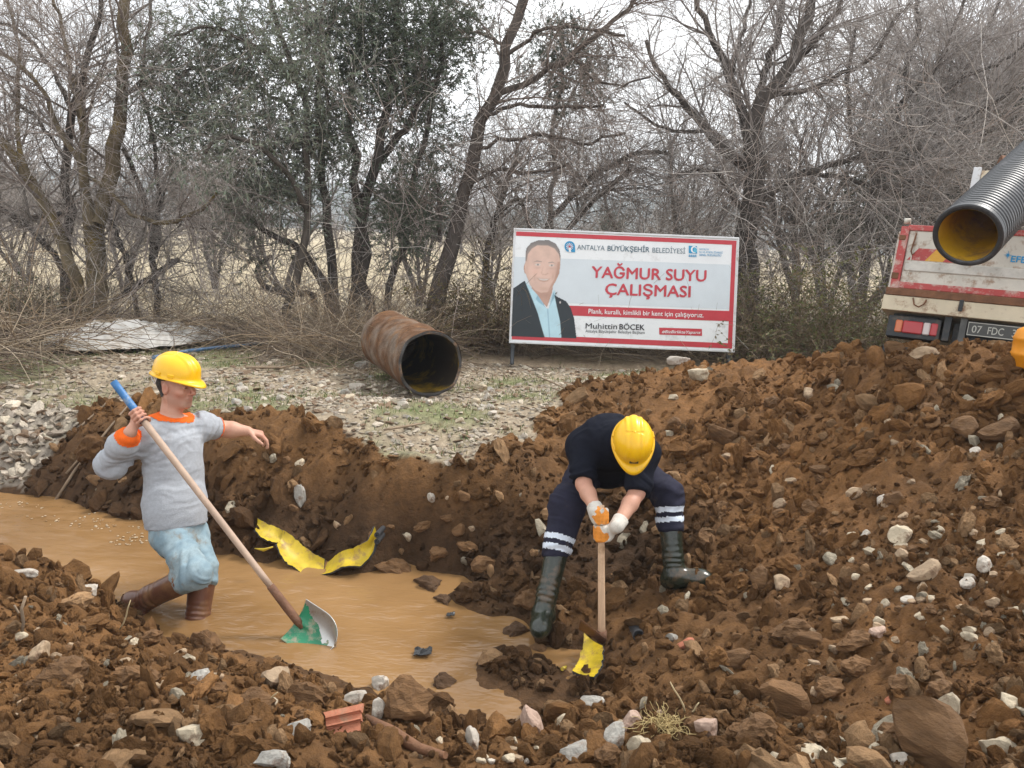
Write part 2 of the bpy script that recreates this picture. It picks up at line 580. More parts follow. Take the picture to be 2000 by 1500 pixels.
# ------------------------------------------------------------------ clods and stones
def rock_mesh(sub, seed, cuts=7, rough=.10, flat=1.0, lumpy=0.0):
    """unit rock: an icosphere cut by random planes and roughened"""
    bm = bmesh.new()
    bmesh.ops.create_icosphere(bm, subdivisions=sub, radius=1.0)
    V = np.array([v.co[:] for v in bm.verts])
    F = np.array([[v.index for v in f.verts] for f in bm.faces])
    bm.free()
    r = np.random.default_rng(seed)
    for _ in range(cuts):
        n = r.normal(size=3)
        n /= np.linalg.norm(n)
        d = r.uniform(.42, .8)
        over = np.maximum(V @ n - d, 0)
        V = V - over[:, None] * n[None] * r.uniform(.8, 1.0)
    V = V * (1 + rough * fbm(V + seed * 3.1, 2.2, 3, seed)[:, None] + lumpy * fbm(V + seed, 5.0, 2, seed + 3)[:, None])
    V[:, 2] *= flat
    V /= np.abs(V).max()
    return V, F

ROCK0 = [rock_mesh(1, 100 + k, 4, .22, .8) for k in range(10)]
ROCK1 = [rock_mesh(2, 200 + k, 6, .26, .75, .20) for k in range(10)]
ROCK2 = [rock_mesh(3, 300 + k, 8, .14, .72, .10) for k in range(12)]
LUMP2 = [rock_mesh(3, 400 + k, 4, .30, .8, .34) for k in range(8)]

def rot_rand(n, tilt=3.2):
    q = rng.normal(size=(n, 4))
    q[:, 1:3] *= tilt / 3.2
    q /= np.linalg.norm(q, axis=1)[:, None]
    w, x, y, z = q.T
    return np.stack([np.stack([1 - 2 * (y * y + z * z), 2 * (x * y - z * w), 2 * (x * z + y * w)], -1),
                     np.stack([2 * (x * y + z * w), 1 - 2 * (x * x + z * z), 2 * (y * z - x * w)], -1),
                     np.stack([2 * (x * z - y * w), 2 * (y * z + x * w), 1 - 2 * (x * x + y * y)], -1)], 1)

def scatter_mesh(bases, pos, size, asp, cols, tilt=3.2):
    """merge many deformed copies of the base rocks into arrays"""
    n = len(pos)
    which = rng.integers(0, len(bases), n)
    rot = rot_rand(n, tilt)
    VV, FF, CC, off = [], [], [], 0
    for k, (V, F) in enumerate(bases):
        idx = np.where(which == k)[0]
        if not len(idx):
            continue
        p = V[None] * (size[idx, None] * asp[idx])[:, None, :]
        p = np.einsum('nij,nvj->nvi', rot[idx], p) + pos[idx][:, None, :]
        VV.append(p.reshape(-1, 3))
        FF.append((F[None] + (np.arange(len(idx)) * len(V))[:, None, None] + off).reshape(-1, 3))
        sh = 1 + .12 * rng.normal(size=(len(idx), len(V), 1))
        CC.append((cols[idx][:, None, :] * sh).reshape(-1, 3))
        off += len(idx) * len(V)
    return np.concatenate(VV), np.concatenate(FF), np.clip(np.concatenate(CC), .005, .9)

def rock_objs(bases, tag_, mat):
    c = bpy.data.collections.new(tag_)
    for k, (V, F) in enumerate(bases):
        me = bpy.data.meshes.new('%s_%02d' % (tag_, k))
        me.from_pydata([tuple(map(float, v)) for v in V], [], [tuple(map(int, f_)) for f_ in F])
        me.materials.append(mat)
        c.objects.link(bpy.data.objects.new('%s_%02d' % (tag_, k), me))
    return c

def strewn(name, coll, nb, pos, size, asp, cols, tilt, mat):
    """one object whose points carry rocks as geometry-node instances"""
    n = len(pos)
    me = bpy.data.meshes.new(name)
    me.vertices.add(n)
    me.vertices.foreach_set('co', pos.astype(np.float32).ravel())
    rot = np.stack([rng.uniform(-tilt, tilt, n), rng.uniform(-tilt, tilt, n), rng.uniform(0, 6.28, n)], 1)
    for nm, ty, key, arr in (('rot', 'FLOAT_VECTOR', 'vector', rot), ('scl', 'FLOAT_VECTOR', 'vector', size[:, None] * asp), ('idx', 'INT', 'value', rng.integers(0, nb, n))):
        a = me.attributes.new(nm, ty, 'POINT')
        a.data.foreach_set(key, np.ascontiguousarray(arr, np.int32 if ty == 'INT' else np.float32).ravel())
    a = me.attributes.new('col', 'FLOAT_COLOR', 'POINT')
    a.data.foreach_set('color', np.concatenate([cols, np.ones((n, 1))], 1).astype(np.float32).ravel())
    o = bpy.data.objects.new(name, me)
    COL.objects.link(o)
    ng = bpy.data.node_groups.new(name, 'GeometryNodeTree')
    ng.interface.new_socket('Geometry', in_out='INPUT', socket_type='NodeSocketGeometry')
    ng.interface.new_socket('Geometry', in_out='OUTPUT', socket_type='NodeSocketGeometry')
    N, L = ng.nodes, ng.links
    gi, go = N.new('NodeGroupInput'), N.new('NodeGroupOutput')
    ci = N.new('GeometryNodeCollectionInfo')
    ci.inputs['Collection'].default_value = coll
    ci.inputs['Separate Children'].default_value = True
    ci.inputs['Reset Children'].default_value = True
    ip = N.new('GeometryNodeInstanceOnPoints')
    ip.inputs['Pick Instance'].default_value = True
    def named(nm, ty):
        a_ = N.new('GeometryNodeInputNamedAttribute')
        a_.data_type = ty
        a_.inputs['Name'].default_value = nm
        return a_.outputs['Attribute']
    e2r = N.new('FunctionNodeEulerToRotation')
    L.new(named('rot', 'FLOAT_VECTOR'), e2r.inputs[0])
    L.new(gi.outputs[0], ip.inputs['Points'])
    L.new(ci.outputs[0], ip.inputs['Instance'])
    L.new(named('idx', 'INT'), ip.inputs['Instance Index'])
    L.new(e2r.outputs[0], ip.inputs['Rotation'])
    L.new(named('scl', 'FLOAT_VECTOR'), ip.inputs['Scale'])
    L.new(ip.outputs[0], go.inputs[0])
    md = o.modifiers.new('strew', 'NODES')
    md.node_group = ng
    return o

def sample_ground(n, y0=1.6, y1=8.5, power=1.6):
    """ground points, thinning out with distance"""
    u = rng.random(n)
    e = 1 - power
    y = (y0 ** e + u * (y1 ** e - y0 ** e)) ** (1 / e)
    x = (rng.random(n) * 2 - 1) * (y * .72 + .35)
    return np.stack([x, y], 1)

def soil_pick(q, z, light=.10, white=.05):
    c = soil_colour(q, z)
    u = rng.random(len(q))
    tan = np.array((.25, .152, .078)) * rng.uniform(.7, 1.25, (len(q), 1))
    wh = np.array((.45, .39, .29)) * rng.uniform(.7, 1.2, (len(q), 1))
    pale = sstep(.9, 2.2, q[:, 0] - .55 * (q[:, 1] - 3.6)) * sstep(4.6, 3.4, q[:, 1])      # stony band at the foot of the heap
    lt = light * (1 + 2.2 * pale)
    ww = white * (1 + 2.0 * pale)
    c = np.where((u < lt)[:, None], tan, c)
    c = np.where((u > 1 - ww)[:, None], wh, c)
    return c * rng.uniform(.72, 1.28, (len(q), 1))

def strew(name, label, bases, n, smin, smax, pw, y0, y1, power, light, white, sink, tilt, where, mat=M_clod, flat=(.45, .95), smooth=False):
    q = sample_ground(n, y0, y1, power)
    bank, pile = soil_masks(q)
    z = H(q[:, 0], q[:, 1])
    ok = z > WATER_Z + .012
    if where == 'soil':
        ok &= ~bank & ~pile
    elif where == 'bank':
        ok &= bank
    else:
        ok &= pile
    if where == 'soil':                                  # clods lie in drifts, with bare crumbly patches between
        pn = vnoise(q, 1.5, 201) * .6 + vnoise(q, 4.0, 202) * .4
        ok &= rng.random(len(q)) < .22 + 1.1 * sstep(.32, .66, pn)
    elif where == 'bank':
        ok &= rng.random(len(q)) < 1.1 - .85 * sstep(-.12, .30, fbm(q, 1.5, 5, 50))
    q, z = q[ok], z[ok]
    u = rng.random(len(q))
    size = (smin ** -pw + u * (smax ** -pw - smin ** -pw)) ** (-1 / pw)
    size *= np.clip(q[:, 1] / 3.2, .75, 2.0) ** .5
    if where == 'soil':
        size *= .55 + .9 * vnoise(q, 1.1, 203)
    asp = np.stack([rng.uniform(.8, 1.5, len(q)), rng.uniform(.6, 1.0, len(q)), rng.uniform(*flat, len(q))], 1)
    if where == 'soil':
        cols = soil_pick(q, z, light, white)
    else:
        g = rng.uniform(.55, 1.2, (len(q), 1))
        cols = np.array((.56, .485, .385)) * g + rng.normal(size=(len(q), 3)) * .005
        br = rng.random(len(q)) < light
        cols[br] = np.array((.26, .18, .12)) * rng.uniform(.7, 1.2, (int(br.sum()), 1))
    pos = np.stack([q[:, 0], q[:, 1], z + size * sink], 1)
    o = strewn(name, bases, len(bases.objects), pos, size, asp, np.clip(cols, .005, .9), tilt, mat)
    o['kind'] = 'stuff'
    return tag(o, label, 'soil' if where == 'soil' else 'gravel')

CO0 = rock_objs(ROCK1, 'crumb_shape', M_clodi)
CO1 = rock_objs(ROCK1[:6] + LUMP2[:6], 'clod_shape', M_clodi)
strew('soil_crumbs', 'loose brown crumbs of dug clay covering heap and trench', CO0, 46000, .007, .046, 1.5, 1.7, 8.0, 1.5, .06, .010, .25, 3.2, 'soil')
strew('soil_clods', 'lumpy brown clods of clay mixed with tan stones', CO1, 6500, .022, .085, 1.8, 1.7, 8.0, 1.5, .13, .022, .22, 3.2, 'soil')
strew('gravel', 'pale gravel strewn over the grassy bank', CO0, 20000, .009, .034, 2.0, 4.6, 9.2, 0.4, .28, 0, .15, .4, 'bank', flat=(.3, .7))
strew('gravel_pile_chips', 'small white chips of the gravel pile on the left', CO0, 15000, .018, .055, 2.2, 4.8, 7.2, 0.3, .16, 0, .25, .9, 'pile', flat=(.3, .65))

C_ = {'w': (.50, .45, .38), 't': (.36, .26, .165), 'b': (.162, .086, .037), 'g': (.36, .34, .30), 'p': (.44, .31, .24), 'c': (.50, .42, .30), 'k': (.02, .02, .022), 'o': (.42, .14, .075)}
M_stone = mk('stone', (1, 1, 1), 0.75, var=0.22, scale=9, bump=0.55, bscale=28, spec=0.35, attr=True, dirt=(.15, .08, .045), dscale=14, damt=.35)
M_slab = mk('muddy_stone', (1, 1, 1), 0.8, var=0.3, scale=10, bump=0.8, bscale=34, spec=0.3, attr=True, stretch=(1, 1, 3))

def put_stone(px, py, w, h, c, label, group=None, name='stone', rz=None, cat='stone', flat=None):
    g = ground_at(px, py + h * .25)
    d = float((g - CAM) @ _f)
    s = d / FPX
    k = rnd.randrange(12)
    base = LUMP2 if name == 'clod' else ROCK2
    V, F = base[k % len(base)]
    a = w * s * .5 * 1.08
    bz = h * s * .5 * 1.15
    V = V / np.abs(V).max(0) * np.array((a, min(a, bz) * rnd.uniform(.75, 1.1), bz))
    ca, sa = math.cos(R(rz or 0)), math.sin(R(rz or 0))     # lean in the picture plane
    V = np.stack([V[:, 0] * ca - V[:, 2] * sa, V[:, 1], V[:, 0] * sa + V[:, 2] * ca], 1)
    t = rnd.uniform(-.35, .1)                                # lying back against the slope
    V = np.stack([V[:, 0], V[:, 1] * math.cos(t) - V[:, 2] * math.sin(t), V[:, 1] * math.sin(t) + V[:, 2] * math.cos(t)], 1)
    cc = np.array(C_[c]) * rnd.uniform(.85, 1.12)
    o = mesh_np(name, V, F, M_slab if c in 'b' else M_stone, col=np.tile(cc, (len(V), 1)) * (1 + .06 * rng.normal(size=(len(V), 1))), smooth=False)
    o.location = (float(g[0]), float(g[1]), float(g[2]) + bz * (.45 if group is None else .3))
    return tag(o, label, cat, group)

NAMED = [
 (1805,1440,150,135,'b','biggest brown slab of rock tilted in the bottom right corner',-38),
 (1540,1370,118,66,'b','broad brown slab leaning on the heap below the dark green boots',-28),
 (1852,1392,46,76,'c','upright cream stone just above the biggest brown slab',15),
 (1970,1377,70,36,'c','long cream stone at the right edge beside the biggest slab',-28),
 (1945,1465,68,50,'c','cream layered stone in the bottom right corner',0),
 (1420,1285,92,34,'b','long flat brown slab below the hoe handle on the right',10),
 (1572,1247,78,30,'b','flat brown slab halfway up the lower heap',-5),
 (1415,851,74,34,'b','long brown slab lying high on the heap right of the yellow helmet',-22),
 (1482,1127,38,46,'b','upright brown block right of the dark green boot',20),
 (1522,1140,38,34,'t','squat tan block right of the upright brown block',0),
 (1757,1045,40,42,'c','bright white stone standing on the right heap',-45),
 (1804,1115,66,40,'t','wide tan block on the right heap below the bright white stone',8),
 (1744,685,42,32,'b','round brown lump on the crest before the truck',-15),
 (1807,692,56,28,'t','pale brown lump on the crest before the rear light',10),
 (1881,839,54,46,'b','rounded brown boulder near the right edge of the heap',40),
 (1948,839,70,48,'b','larger rounded brown boulder beside the right edge',0),
 (1040,1415,46,72,'p','pinkish white stone standing at the bottom centre',28),
 (1202,1437,44,54,'g','grey angular block at the bottom centre',-10),
 (1227,1410,42,50,'p','pinkish white stone leaning on the grey angular block',-35),
 (1102,1410,42,36,'c','cream stone right of the pinkish white standing stone',0),
 (1120,1472,80,46,'g','grey wedge shaped stone on the bottom edge',10),
 (1157,1372,62,30,'g','flat grey brown stone at the near end of the water',12),
 (1250,1465,52,52,'c','cream broken stone below the grey angular block',0),
 (1380,1420,50,42,'p','pink stone beside the dry root tuft',0),
 (1392,1452,46,26,'g','small flat grey stone under the pink stone',0),
 (1580,1477,50,42,'c','cream stone on the bottom edge right of centre',-10),
 (1517,1482,40,28,'c','small cream stone on the bottom edge beside the cream stone',0),
 (1755,1485,36,32,'w','white stone on the bottom edge left of the biggest slab',0),
 (1640,1492,80,26,'c','long cream stone cut by the bottom edge',3),
 (378,1433,62,44,'c','largest cream stone in the left foreground',5),
 (392,1322,34,34,'g','grey stone in the middle of the left foreground',0),
 (583,1424,46,42,'g','grey stone left of the broken orange tile',0),
 (593,1440,22,18,'c','little cream pebble under the grey stone by the tile',0),
 (688,1368,62,30,'w','long white stone above the broken orange tile',25),
 (741,1338,34,36,'w','white stone at the waterside above the mud boulder',0),
 (737,1388,30,46,'w','upright white stone between the tile and mud boulder',0),
 (537,1332,62,52,'t','tan block near the shovel side of the left foreground',40),
 (537,1484,76,42,'g','grey green slab on the bottom edge left of centre',18),
 (922,1446,26,52,'w','upright white pebble on the bottom edge at centre left',8),
 (45,1118,62,18,'w','flat white stone on the far left crest of the foreground mound',-5),
 (80,1275,46,44,'t','tan block on the left foreground near the edge',0),
 (176,1152,28,26,'w','small white stone on the mound behind the brown boot',-20),
 (1312,1247,24,20,'g','small grey stone beside the orange brick fragment',0),
 (1052,1272,42,30,'b','brown block at the waterside below the left dark boot',0),
 (1365,730,44,26,'c','cream boulder below the right leg of the board',0),
 (697,758,34,20,'w','white stone left of the rusty pipe mouth',0),
 (786,793,22,20,'w','white stone below the rusty pipe mouth',0),
 (935,758,32,15,'c','cream flat stone right of the rusty pipe mouth',0),
 (707,716,32,20,'g','grey stone touching the side of the rusty pipe',10),
 (1325,705,44,16,'w','flat white stone under the middle right of the board',0),
 (586,904,20,14,'c','cream pebble stuck in the trench wall below the pointing hand',20),
 (842,973,16,20,'w','white pebble stuck in the middle of the trench wall',10),
 (585,972,22,46,'g','grey green shard stuck upright in the trench wall',5),
 (1720,977,18,24,'w','small white upright stone high on the right heap',0),
 (1667,962,46,24,'t','tan slab high on the right heap beside a white stone',18),
 (1905,881,22,16,'w','small white stone under the brown boulders at right',0),
 (1920,1100,34,34,'w','white stone near the right edge halfway down',0),
 (1702,1079,40,18,'c','flat cream stone left of the wide tan block',-12),
 (1897,1245,42,18,'c','flat cream stone near the right edge above the upright cream stone',-25),
 (1640,1210,36,18,'t','flat tan stone in the middle of the right slope',-15),
 (1712,1232,26,28,'p','pinkish stone in the middle of the right slope',-30),
]
for (px, py, w, h, c, lab, rz) in NAMED:
    put_stone(px, py, w, h, c, lab, None, 'stone', rz)
put_stone(790, 1375, 104, 104, 'b', 'round mud boulder at the near edge of the water', None, 'clod', 0, 'clod')
put_stone(1475, 1425, 84, 60, 'b', 'big brown clod left of the broad leaning slab foot', None, 'clod', 0, 'clod')
put_stone(1190, 1475, 60, 40, 'b', 'brown clod beside the grey wedge stone', None, 'clod', 0, 'clod')
# the rest of the stones that stand out, told apart by where they lie
AREAS = [
 ('left foreground mound', [(20, 1180), (330, 1260), (660, 1400), (520, 1490), (20, 1490)], 34),
 ('bottom strip below the water', [(760, 1420), (1300, 1380), (1360, 1490), (760, 1490)], 26),
 ('right slope below the boots', [(1400, 1180), (1980, 1130), (1980, 1340), (1400, 1360)], 24),
 ('stony foot of the heap at right', [(1640, 1040), (1985, 1010), (1985, 1260), (1700, 1250)], 40),
 ('upper heap before the board', [(1290, 770), (1960, 760), (1960, 1060), (1420, 1060)], 24),
 ('trench wall', [(430, 880), (1040, 880), (1040, 1080), (430, 1060)], 10),
 ('grassy bank', [(400, 740), (1060, 730), (1000, 830), (430, 800)], 34),
]
for area, quad, n in AREAS:
    for k in range(n):
        u, v = rnd.random(), rnd.random()
        a, b_, c_, d_ = [np.array(p, float) for p in (quad[0], quad[1], quad[2], quad[3])]
        p = (a * (1 - u) + b_ * u) * (1 - v) + ((quad[3] if len(quad) == 4 else quad[4]) * np.array(1.0) * (1 - u) + c_ * u) * v
        kind = rnd.choice('wwcg') if area == 'grassy bank' else rnd.choice('wccctt') if 'foot' in area or 'strip' in area else rnd.choice('ctttbbbb')
        sz = rnd.uniform(14, 34) * (.75 if area in ('trench wall', 'grassy bank') else 1.0) * (1.15 if kind == 'b' else .9)
        word = {'w': 'white', 'c': 'cream', 't': 'tan', 'b': 'brown', 'g': 'grey'}[kind]
        put_stone(p[0], p[1], sz, sz * rnd.uniform(.5, .9), kind, 'small %s stone among others on the %s' % (word, area), 'stones on the ' + area, 'stone', rnd.uniform(-35, 35))

# big lumps of clay on the mound and the heap
for area, box_, n in (('left foreground mound', (20, 640, 1230, 1480), 16), ('near right slope', (1300, 1980, 1180, 1440), 16), ('upper heap', (1300, 1980, 740, 1080), 18), ('foot of the trench wall', (760, 1040, 1000, 1180), 7)):
    for k in range(n):
        x, y = rnd.uniform(box_[0], box_[1]), rnd.uniform(box_[2], box_[3])
        w = rnd.uniform(34, 84) * (.6 if y < 1100 else 1)
        word = 'large' if w > 55 else 'small'
        put_stone(x, y, w, w * rnd.uniform(.45, .8), 'b', '%s brown clay lump among others on the %s' % (word, area), 'clay lumps on the ' + area, 'clod', rnd.uniform(-30, 30), 'clod')
# ------------------------------------------------------------------ organic shapes: signed distances blended on a grid, skinned by surface nets
class Field:
    def __init__(s, lo, hi, h):
        s.lo, s.h = np.asarray(lo, float), h
        s.n = np.ceil((np.asarray(hi) - s.lo) / h).astype(int) + 1
        s.a = np.full(tuple(s.n), .2, np.float32)
    def _win(s, lo, hi):
        i0 = np.clip(np.floor((lo - s.lo) / s.h).astype(int), 0, s.n - 1)
        i1 = np.clip(np.ceil((hi - s.lo) / s.h).astype(int) + 1, 1, s.n)
        if (i1 <= i0).any():
            return None, None
        sl = tuple(slice(a, b) for a, b in zip(i0, i1))
        g = [s.lo[k] + s.h * np.arange(i0[k], i1[k]) for k in range(3)]
        X = np.stack(np.meshgrid(*g, indexing='ij'), -1)
        return sl, X
    def _mix(s, sl, d, k, cut):
        a = s.a[sl]
        if cut:
            b = -d
            if k > 0:
                hh = np.clip(.5 - .5 * (a - b) / k, 0, 1)
                s.a[sl] = a * (1 - hh) + b * hh + k * hh * (1 - hh)
            else:
                s.a[sl] = np.maximum(a, b)
        elif k > 0:
            hh = np.clip(.5 + .5 * (a - d) / k, 0, 1)
            s.a[sl] = a * (1 - hh) + d * hh - k * hh * (1 - hh)
        else:
            s.a[sl] = np.minimum(a, d)
    def cap(s, a, b, ra, rb=None, k=.02, sq=None, cut=False):
        """tapered capsule; sq = (axis, factor) widens (<1) or flattens (>1) it along that axis"""
        a, b = np.asarray(a, float), np.asarray(b, float)
        rb = ra if rb is None else rb
        m = max(ra, rb) * (1.0 if sq is None else max(1, 1 / sq[1])) + k + 3 * s.h
        sl, X = s._win(np.minimum(a, b) - m, np.maximum(a, b) + m)
        if sl is None:
            return s
        ab = b - a
        X = X - a
        if sq is not None:
            n = np.asarray(sq[0], float)
            n = n / np.linalg.norm(n)
            X = X + n * ((X @ n) * (sq[1] - 1))[..., None]
            ab = ab + n * (ab @ n) * (sq[1] - 1)
        t = np.clip((X @ ab) / max(ab @ ab, 1e-9), 0, 1)
        d = np.linalg.norm(X - t[..., None] * ab, axis=-1) - (ra + (rb - ra) * t)
        if sq is not None and sq[1] > 1:
            d = d / sq[1] ** .5
        s._mix(sl, d.astype(np.float32), k, cut)
        return s
    def ell(s, c, rad, ax=None, k=.02, cut=False):
        """ellipsoid with radii along the rows of ax"""
        c, rad = np.asarray(c, float), np.asarray(rad, float)
        m = rad.max() + k + 3 * s.h
        sl, X = s._win(c - m, c + m)
        if sl is None:
            return s
        X = X - c
        if ax is not None:
            X = X @ np.asarray(ax, float).T
        q = np.linalg.norm(X / rad, axis=-1)
        q2 = np.linalg.norm(X / rad ** 2, axis=-1)
        d = q * (q - 1) / np.maximum(q2, 1e-6)
        s._mix(sl, d.astype(np.float32), k, cut)
        return s
    def plane(s, p, n):
        """cut away everything on the side n points to"""
        n = np.asarray(n, float)
        n = n / np.linalg.norm(n)
        g = [s.lo[k] + s.h * np.arange(s.n[k]) for k in range(3)]
        d = (g[0][:, None, None] - p[0]) * n[0] + (g[1][None, :, None] - p[1]) * n[1] + (g[2][None, None, :] - p[2]) * n[2]
        s.a = np.maximum(s.a, d.astype(np.float32))
        return s
    def local_plane(s, p, n, r):
        """like plane, only within r of p"""
        p = np.asarray(p, float)
        n = np.asarray(n, float) / np.linalg.norm(n)
        sl, X = s._win(p - r, p + r)
        if sl is None:
            return s
        X = X - p
        d = X @ n
        d = np.where(np.linalg.norm(X, axis=-1) < r, d, -1)
        s.a[sl] = np.maximum(s.a[sl], d.astype(np.float32))
        return s
    def skin(s):
        """surface nets -> V, quads"""
        a = s.a.copy()
        a[0], a[-1] = .1, .1
        a[:, 0], a[:, -1] = .1, .1
        a[:, :, 0], a[:, :, -1] = .1, .1
        neg = a < 0
        c = [neg[i:i - 1 or None, j:j - 1 or None, k:k - 1 or None] for i in (0, 1) for j in (0, 1) for k in (0, 1)]
        cnt = sum(x.astype(np.int8) for x in c)
        act = (cnt > 0) & (cnt < 8)
        ids = np.full(act.shape, -1, np.int32)
        cells = np.argwhere(act)
        ids[act] = np.arange(len(cells))
        acc = np.zeros((len(cells), 3))
        num = np.zeros(len(cells))
        corner = [(i, j, k) for i in (0, 1) for j in (0, 1) for k in (0, 1)]
        val = {cc: a[cells[:, 0] + cc[0], cells[:, 1] + cc[1], cells[:, 2] + cc[2]] for cc in corner}
        for c0 in corner:
            for ax in range(3):
                if c0[ax]:
                    continue
                c1 = list(c0)
                c1[ax] = 1
                v0, v1 = val[c0], val[tuple(c1)]
                m = (v0 < 0) != (v1 < 0)
                t = np.where(m, v0 / np.where(m, v0 - v1, 1), 0)
                p = np.tile(np.array(c0, float), (len(cells), 1))
                p[:, ax] += t
                acc[m] += p[m]
                num[m] += 1
        V = s.lo + (cells + acc / np.maximum(num, 1)[:, None]) * s.h
        Q = []
        for ax in range(3):
            e0 = [slice(None)] * 3
            e1 = [slice(None)] * 3
            e0[ax], e1[ax] = slice(0, -1), slice(1, None)
            n0, n1 = neg[tuple(e0)], neg[tuple(e1)]
            e = np.argwhere(n0 != n1)
            o1, o2 = [(1, 2), (2, 0), (0, 1)][ax]
            e = e[(e[:, o1] > 0) & (e[:, o2] > 0)]
            fl = n0[e[:, 0], e[:, 1], e[:, 2]]
            q = []
            for da, db in ((0, 0), (1, 0), (1, 1), (0, 1)):
                x = e.copy()
                x[:, o1] -= da
                x[:, o2] -= db
                x = np.minimum(x, np.array(ids.shape) - 1)
                q.append(ids[x[:, 0], x[:, 1], x[:, 2]])
            q = np.stack(q, 1)
            q[~fl] = q[~fl][:, ::-1]
            Q.append(q)
        Q = np.concatenate(Q)
        Q = Q[(Q >= 0).all(1)]
        return relax(V, Q, 2), Q

def relax(V, Q, it):
    n = len(V)
    e0 = Q.ravel()
    e1 = np.roll(Q, -1, 1).ravel()
    for _ in range(it):
        S = np.zeros_like(V)
        np.add.at(S, e0, V[e1])
        np.add.at(S, e1, V[e0])
        c = np.bincount(e0, minlength=n) + np.bincount(e1, minlength=n)
        V = V * .5 + .5 * S / np.maximum(c, 1)[:, None]
    return V

def vnormals(V, Q):
    n = np.cross(V[Q[:, 2]] - V[Q[:, 0]], V[Q[:, 3]] - V[Q[:, 1]])
    N_ = np.zeros_like(V)
    for k in range(4):
        np.add.at(N_, Q[:, k], n)
    return N_ / np.maximum(np.linalg.norm(N_, axis=1), 1e-12)[:, None]

def folds(V, Q, segs, amp=.006, freq=14, seed=0, ridge=True):
    """cloth folds: noise stretched round each limb segment (a, b, weight)"""
    N_ = vnormals(V, Q)
    tot = np.zeros(len(V))
    for i, (a, b, w) in enumerate(segs):
        a, b = np.asarray(a, float), np.asarray(b, float)
        ab = b - a
        L_ = np.linalg.norm(ab)
        ab = ab / L_
        t = (V - a) @ ab
        rad = np.linalg.norm(V - a - np.outer(np.clip(t, 0, L_), ab), axis=1)
        near = np.exp(-(rad / .17) ** 2)
        perp = V - a - np.outer(t, ab)
        q = np.stack([t * freq + 2.2 * fbm(V, 4, 2, seed + 5 + i), perp[:, 0] * freq * .24 + perp[:, 1] * freq * .24, perp[:, 2] * freq * .24], 1)
        f = fbm(q, 1.0, 2, seed + i)
        if ridge:
            g_ = fbm(q * 2.1 + 7.3, 1.0, 2, seed + 20 + i)
            f = (.5 - np.abs(f) * 1.7) + .45 * (.5 - np.abs(g_) * 1.7)
        tot += w * near * f
    tot += .10 * fbm(V, 9, 3, seed + 40)
    return V + N_ * (amp * tot)[:, None]

def submesh(V, Q, facemask):
    q = Q[facemask]
    u, inv = np.unique(q, return_inverse=True)
    return V[u], inv.reshape(q.shape)

def unit(v):
    v = np.asarray(v, float)
    return v / np.linalg.norm(v)

def grip(fld, c, ax, palm, rh, wrist, rf=.0095, k=.006, thumb_out=1.0, spread=.0205, kf=.004):
    """a closed hand round a handle: axis ax through c, palm = direction from the handle to the palm"""
    ax = unit(ax)
    palm = unit(palm - ax * (palm @ ax))
    sd = np.cross(ax, palm)
    pc = c + palm * (rh + .017)
    fld.cap(pc - ax * .030, pc + ax * .030, .0175, .0175, k)
    fld.cap(pc + palm * .008 - ax * .02, pc + palm * .008 + ax * .02, .019, .019, k)
    fld.cap(pc + palm * .012, wrist, .024, .026, .02)
    for i in range(4):
        o = ax * ((i - 1.5) * spread)
        r = rh + rf * .85
        rr = rf * (1.0, 1.06, 1.0, .86)[i]
        pts = []
        for an in (20, 75, 135, 195, (235, 250, 245, 225)[i]):
            a_ = R(an) * thumb_out
            pts.append(c + o + (palm * math.cos(a_) + sd * math.sin(a_)) * (r + (.010 if an == 20 else (.004 if an == 75 else 0))))
        for p0, p1, f in zip(pts[:-1], pts[1:], (1.08, 1.0, .94, .86)):
            fld.cap(p0, p1, rr * f, rr * f * .95, kf)
    tb = []
    for an, o in ((-25, .030), (-75, .042), (-130, .040)):
        a_ = R(an) * thumb_out
        tb.append(c + ax * o + (palm * math.cos(a_) + sd * math.sin(a_)) * (rh + .012))
    fld.cap(pc + ax * .02, tb[0], .015, .0125, .008)
    fld.cap(tb[0], tb[1], .0125, .0115, .004)
    fld.cap(tb[1], tb[2], .0112, .009, .004)

def open_hand(fld, wrist, fwd, nrm, thumb, s=1.0, curl=(.5, .6, .7, .85)):
    """relaxed hand: fwd = wrist to knuckles, nrm = back of hand, thumb = side the thumb leaves"""
    fwd = unit(fwd)
    nrm = unit(nrm - fwd * (nrm @ fwd))
    th = unit(np.cross(nrm, fwd))
    if th @ thumb < 0:
        th = -th
    pc = wrist + fwd * .05 * s
    for o in (-.026, -.009, .009, .026):
        fld.cap(wrist + th * o * .6 * s + fwd * .012 * s, wrist + fwd * .082 * s + th * o * s, .0145 * s, .0125 * s, .012)
    ln = ((.040, .024, .020), (.045, .028, .021), (.042, .026, .020), (.033, .020, .017))
    for i in range(4):
        p = wrist + fwd * (.084, .088, .084, .077)[i] * s + th * (.029, .0095, -.0105, -.029)[i] * s
        ang = .25
        for j in range(3):
            ang += curl[i]
            d = unit(fwd * math.cos(ang) - nrm * math.sin(ang) + th * (.10, .03, -.03, -.10)[i])
            q = p + d * ln[i][j] * s
            r0 = (.0098, .0092, .0084)[j] * s
            fld.cap(p, q, r0, r0 * .93, .003)
            p = q
    p = wrist + fwd * .02 * s + th * .022 * s
    for d, l, r0 in ((fwd * .55 + th * .75 - nrm * .25, .045, .0135), (fwd * .85 + th * .35 - nrm * .35, .032, .0115), (fwd * .95 + th * .1 - nrm * .4, .024, .0100)):
        q = p + unit(d) * l * s
        fld.cap(p, q, r0 * s, r0 * .9 * s, .006)
        p = q

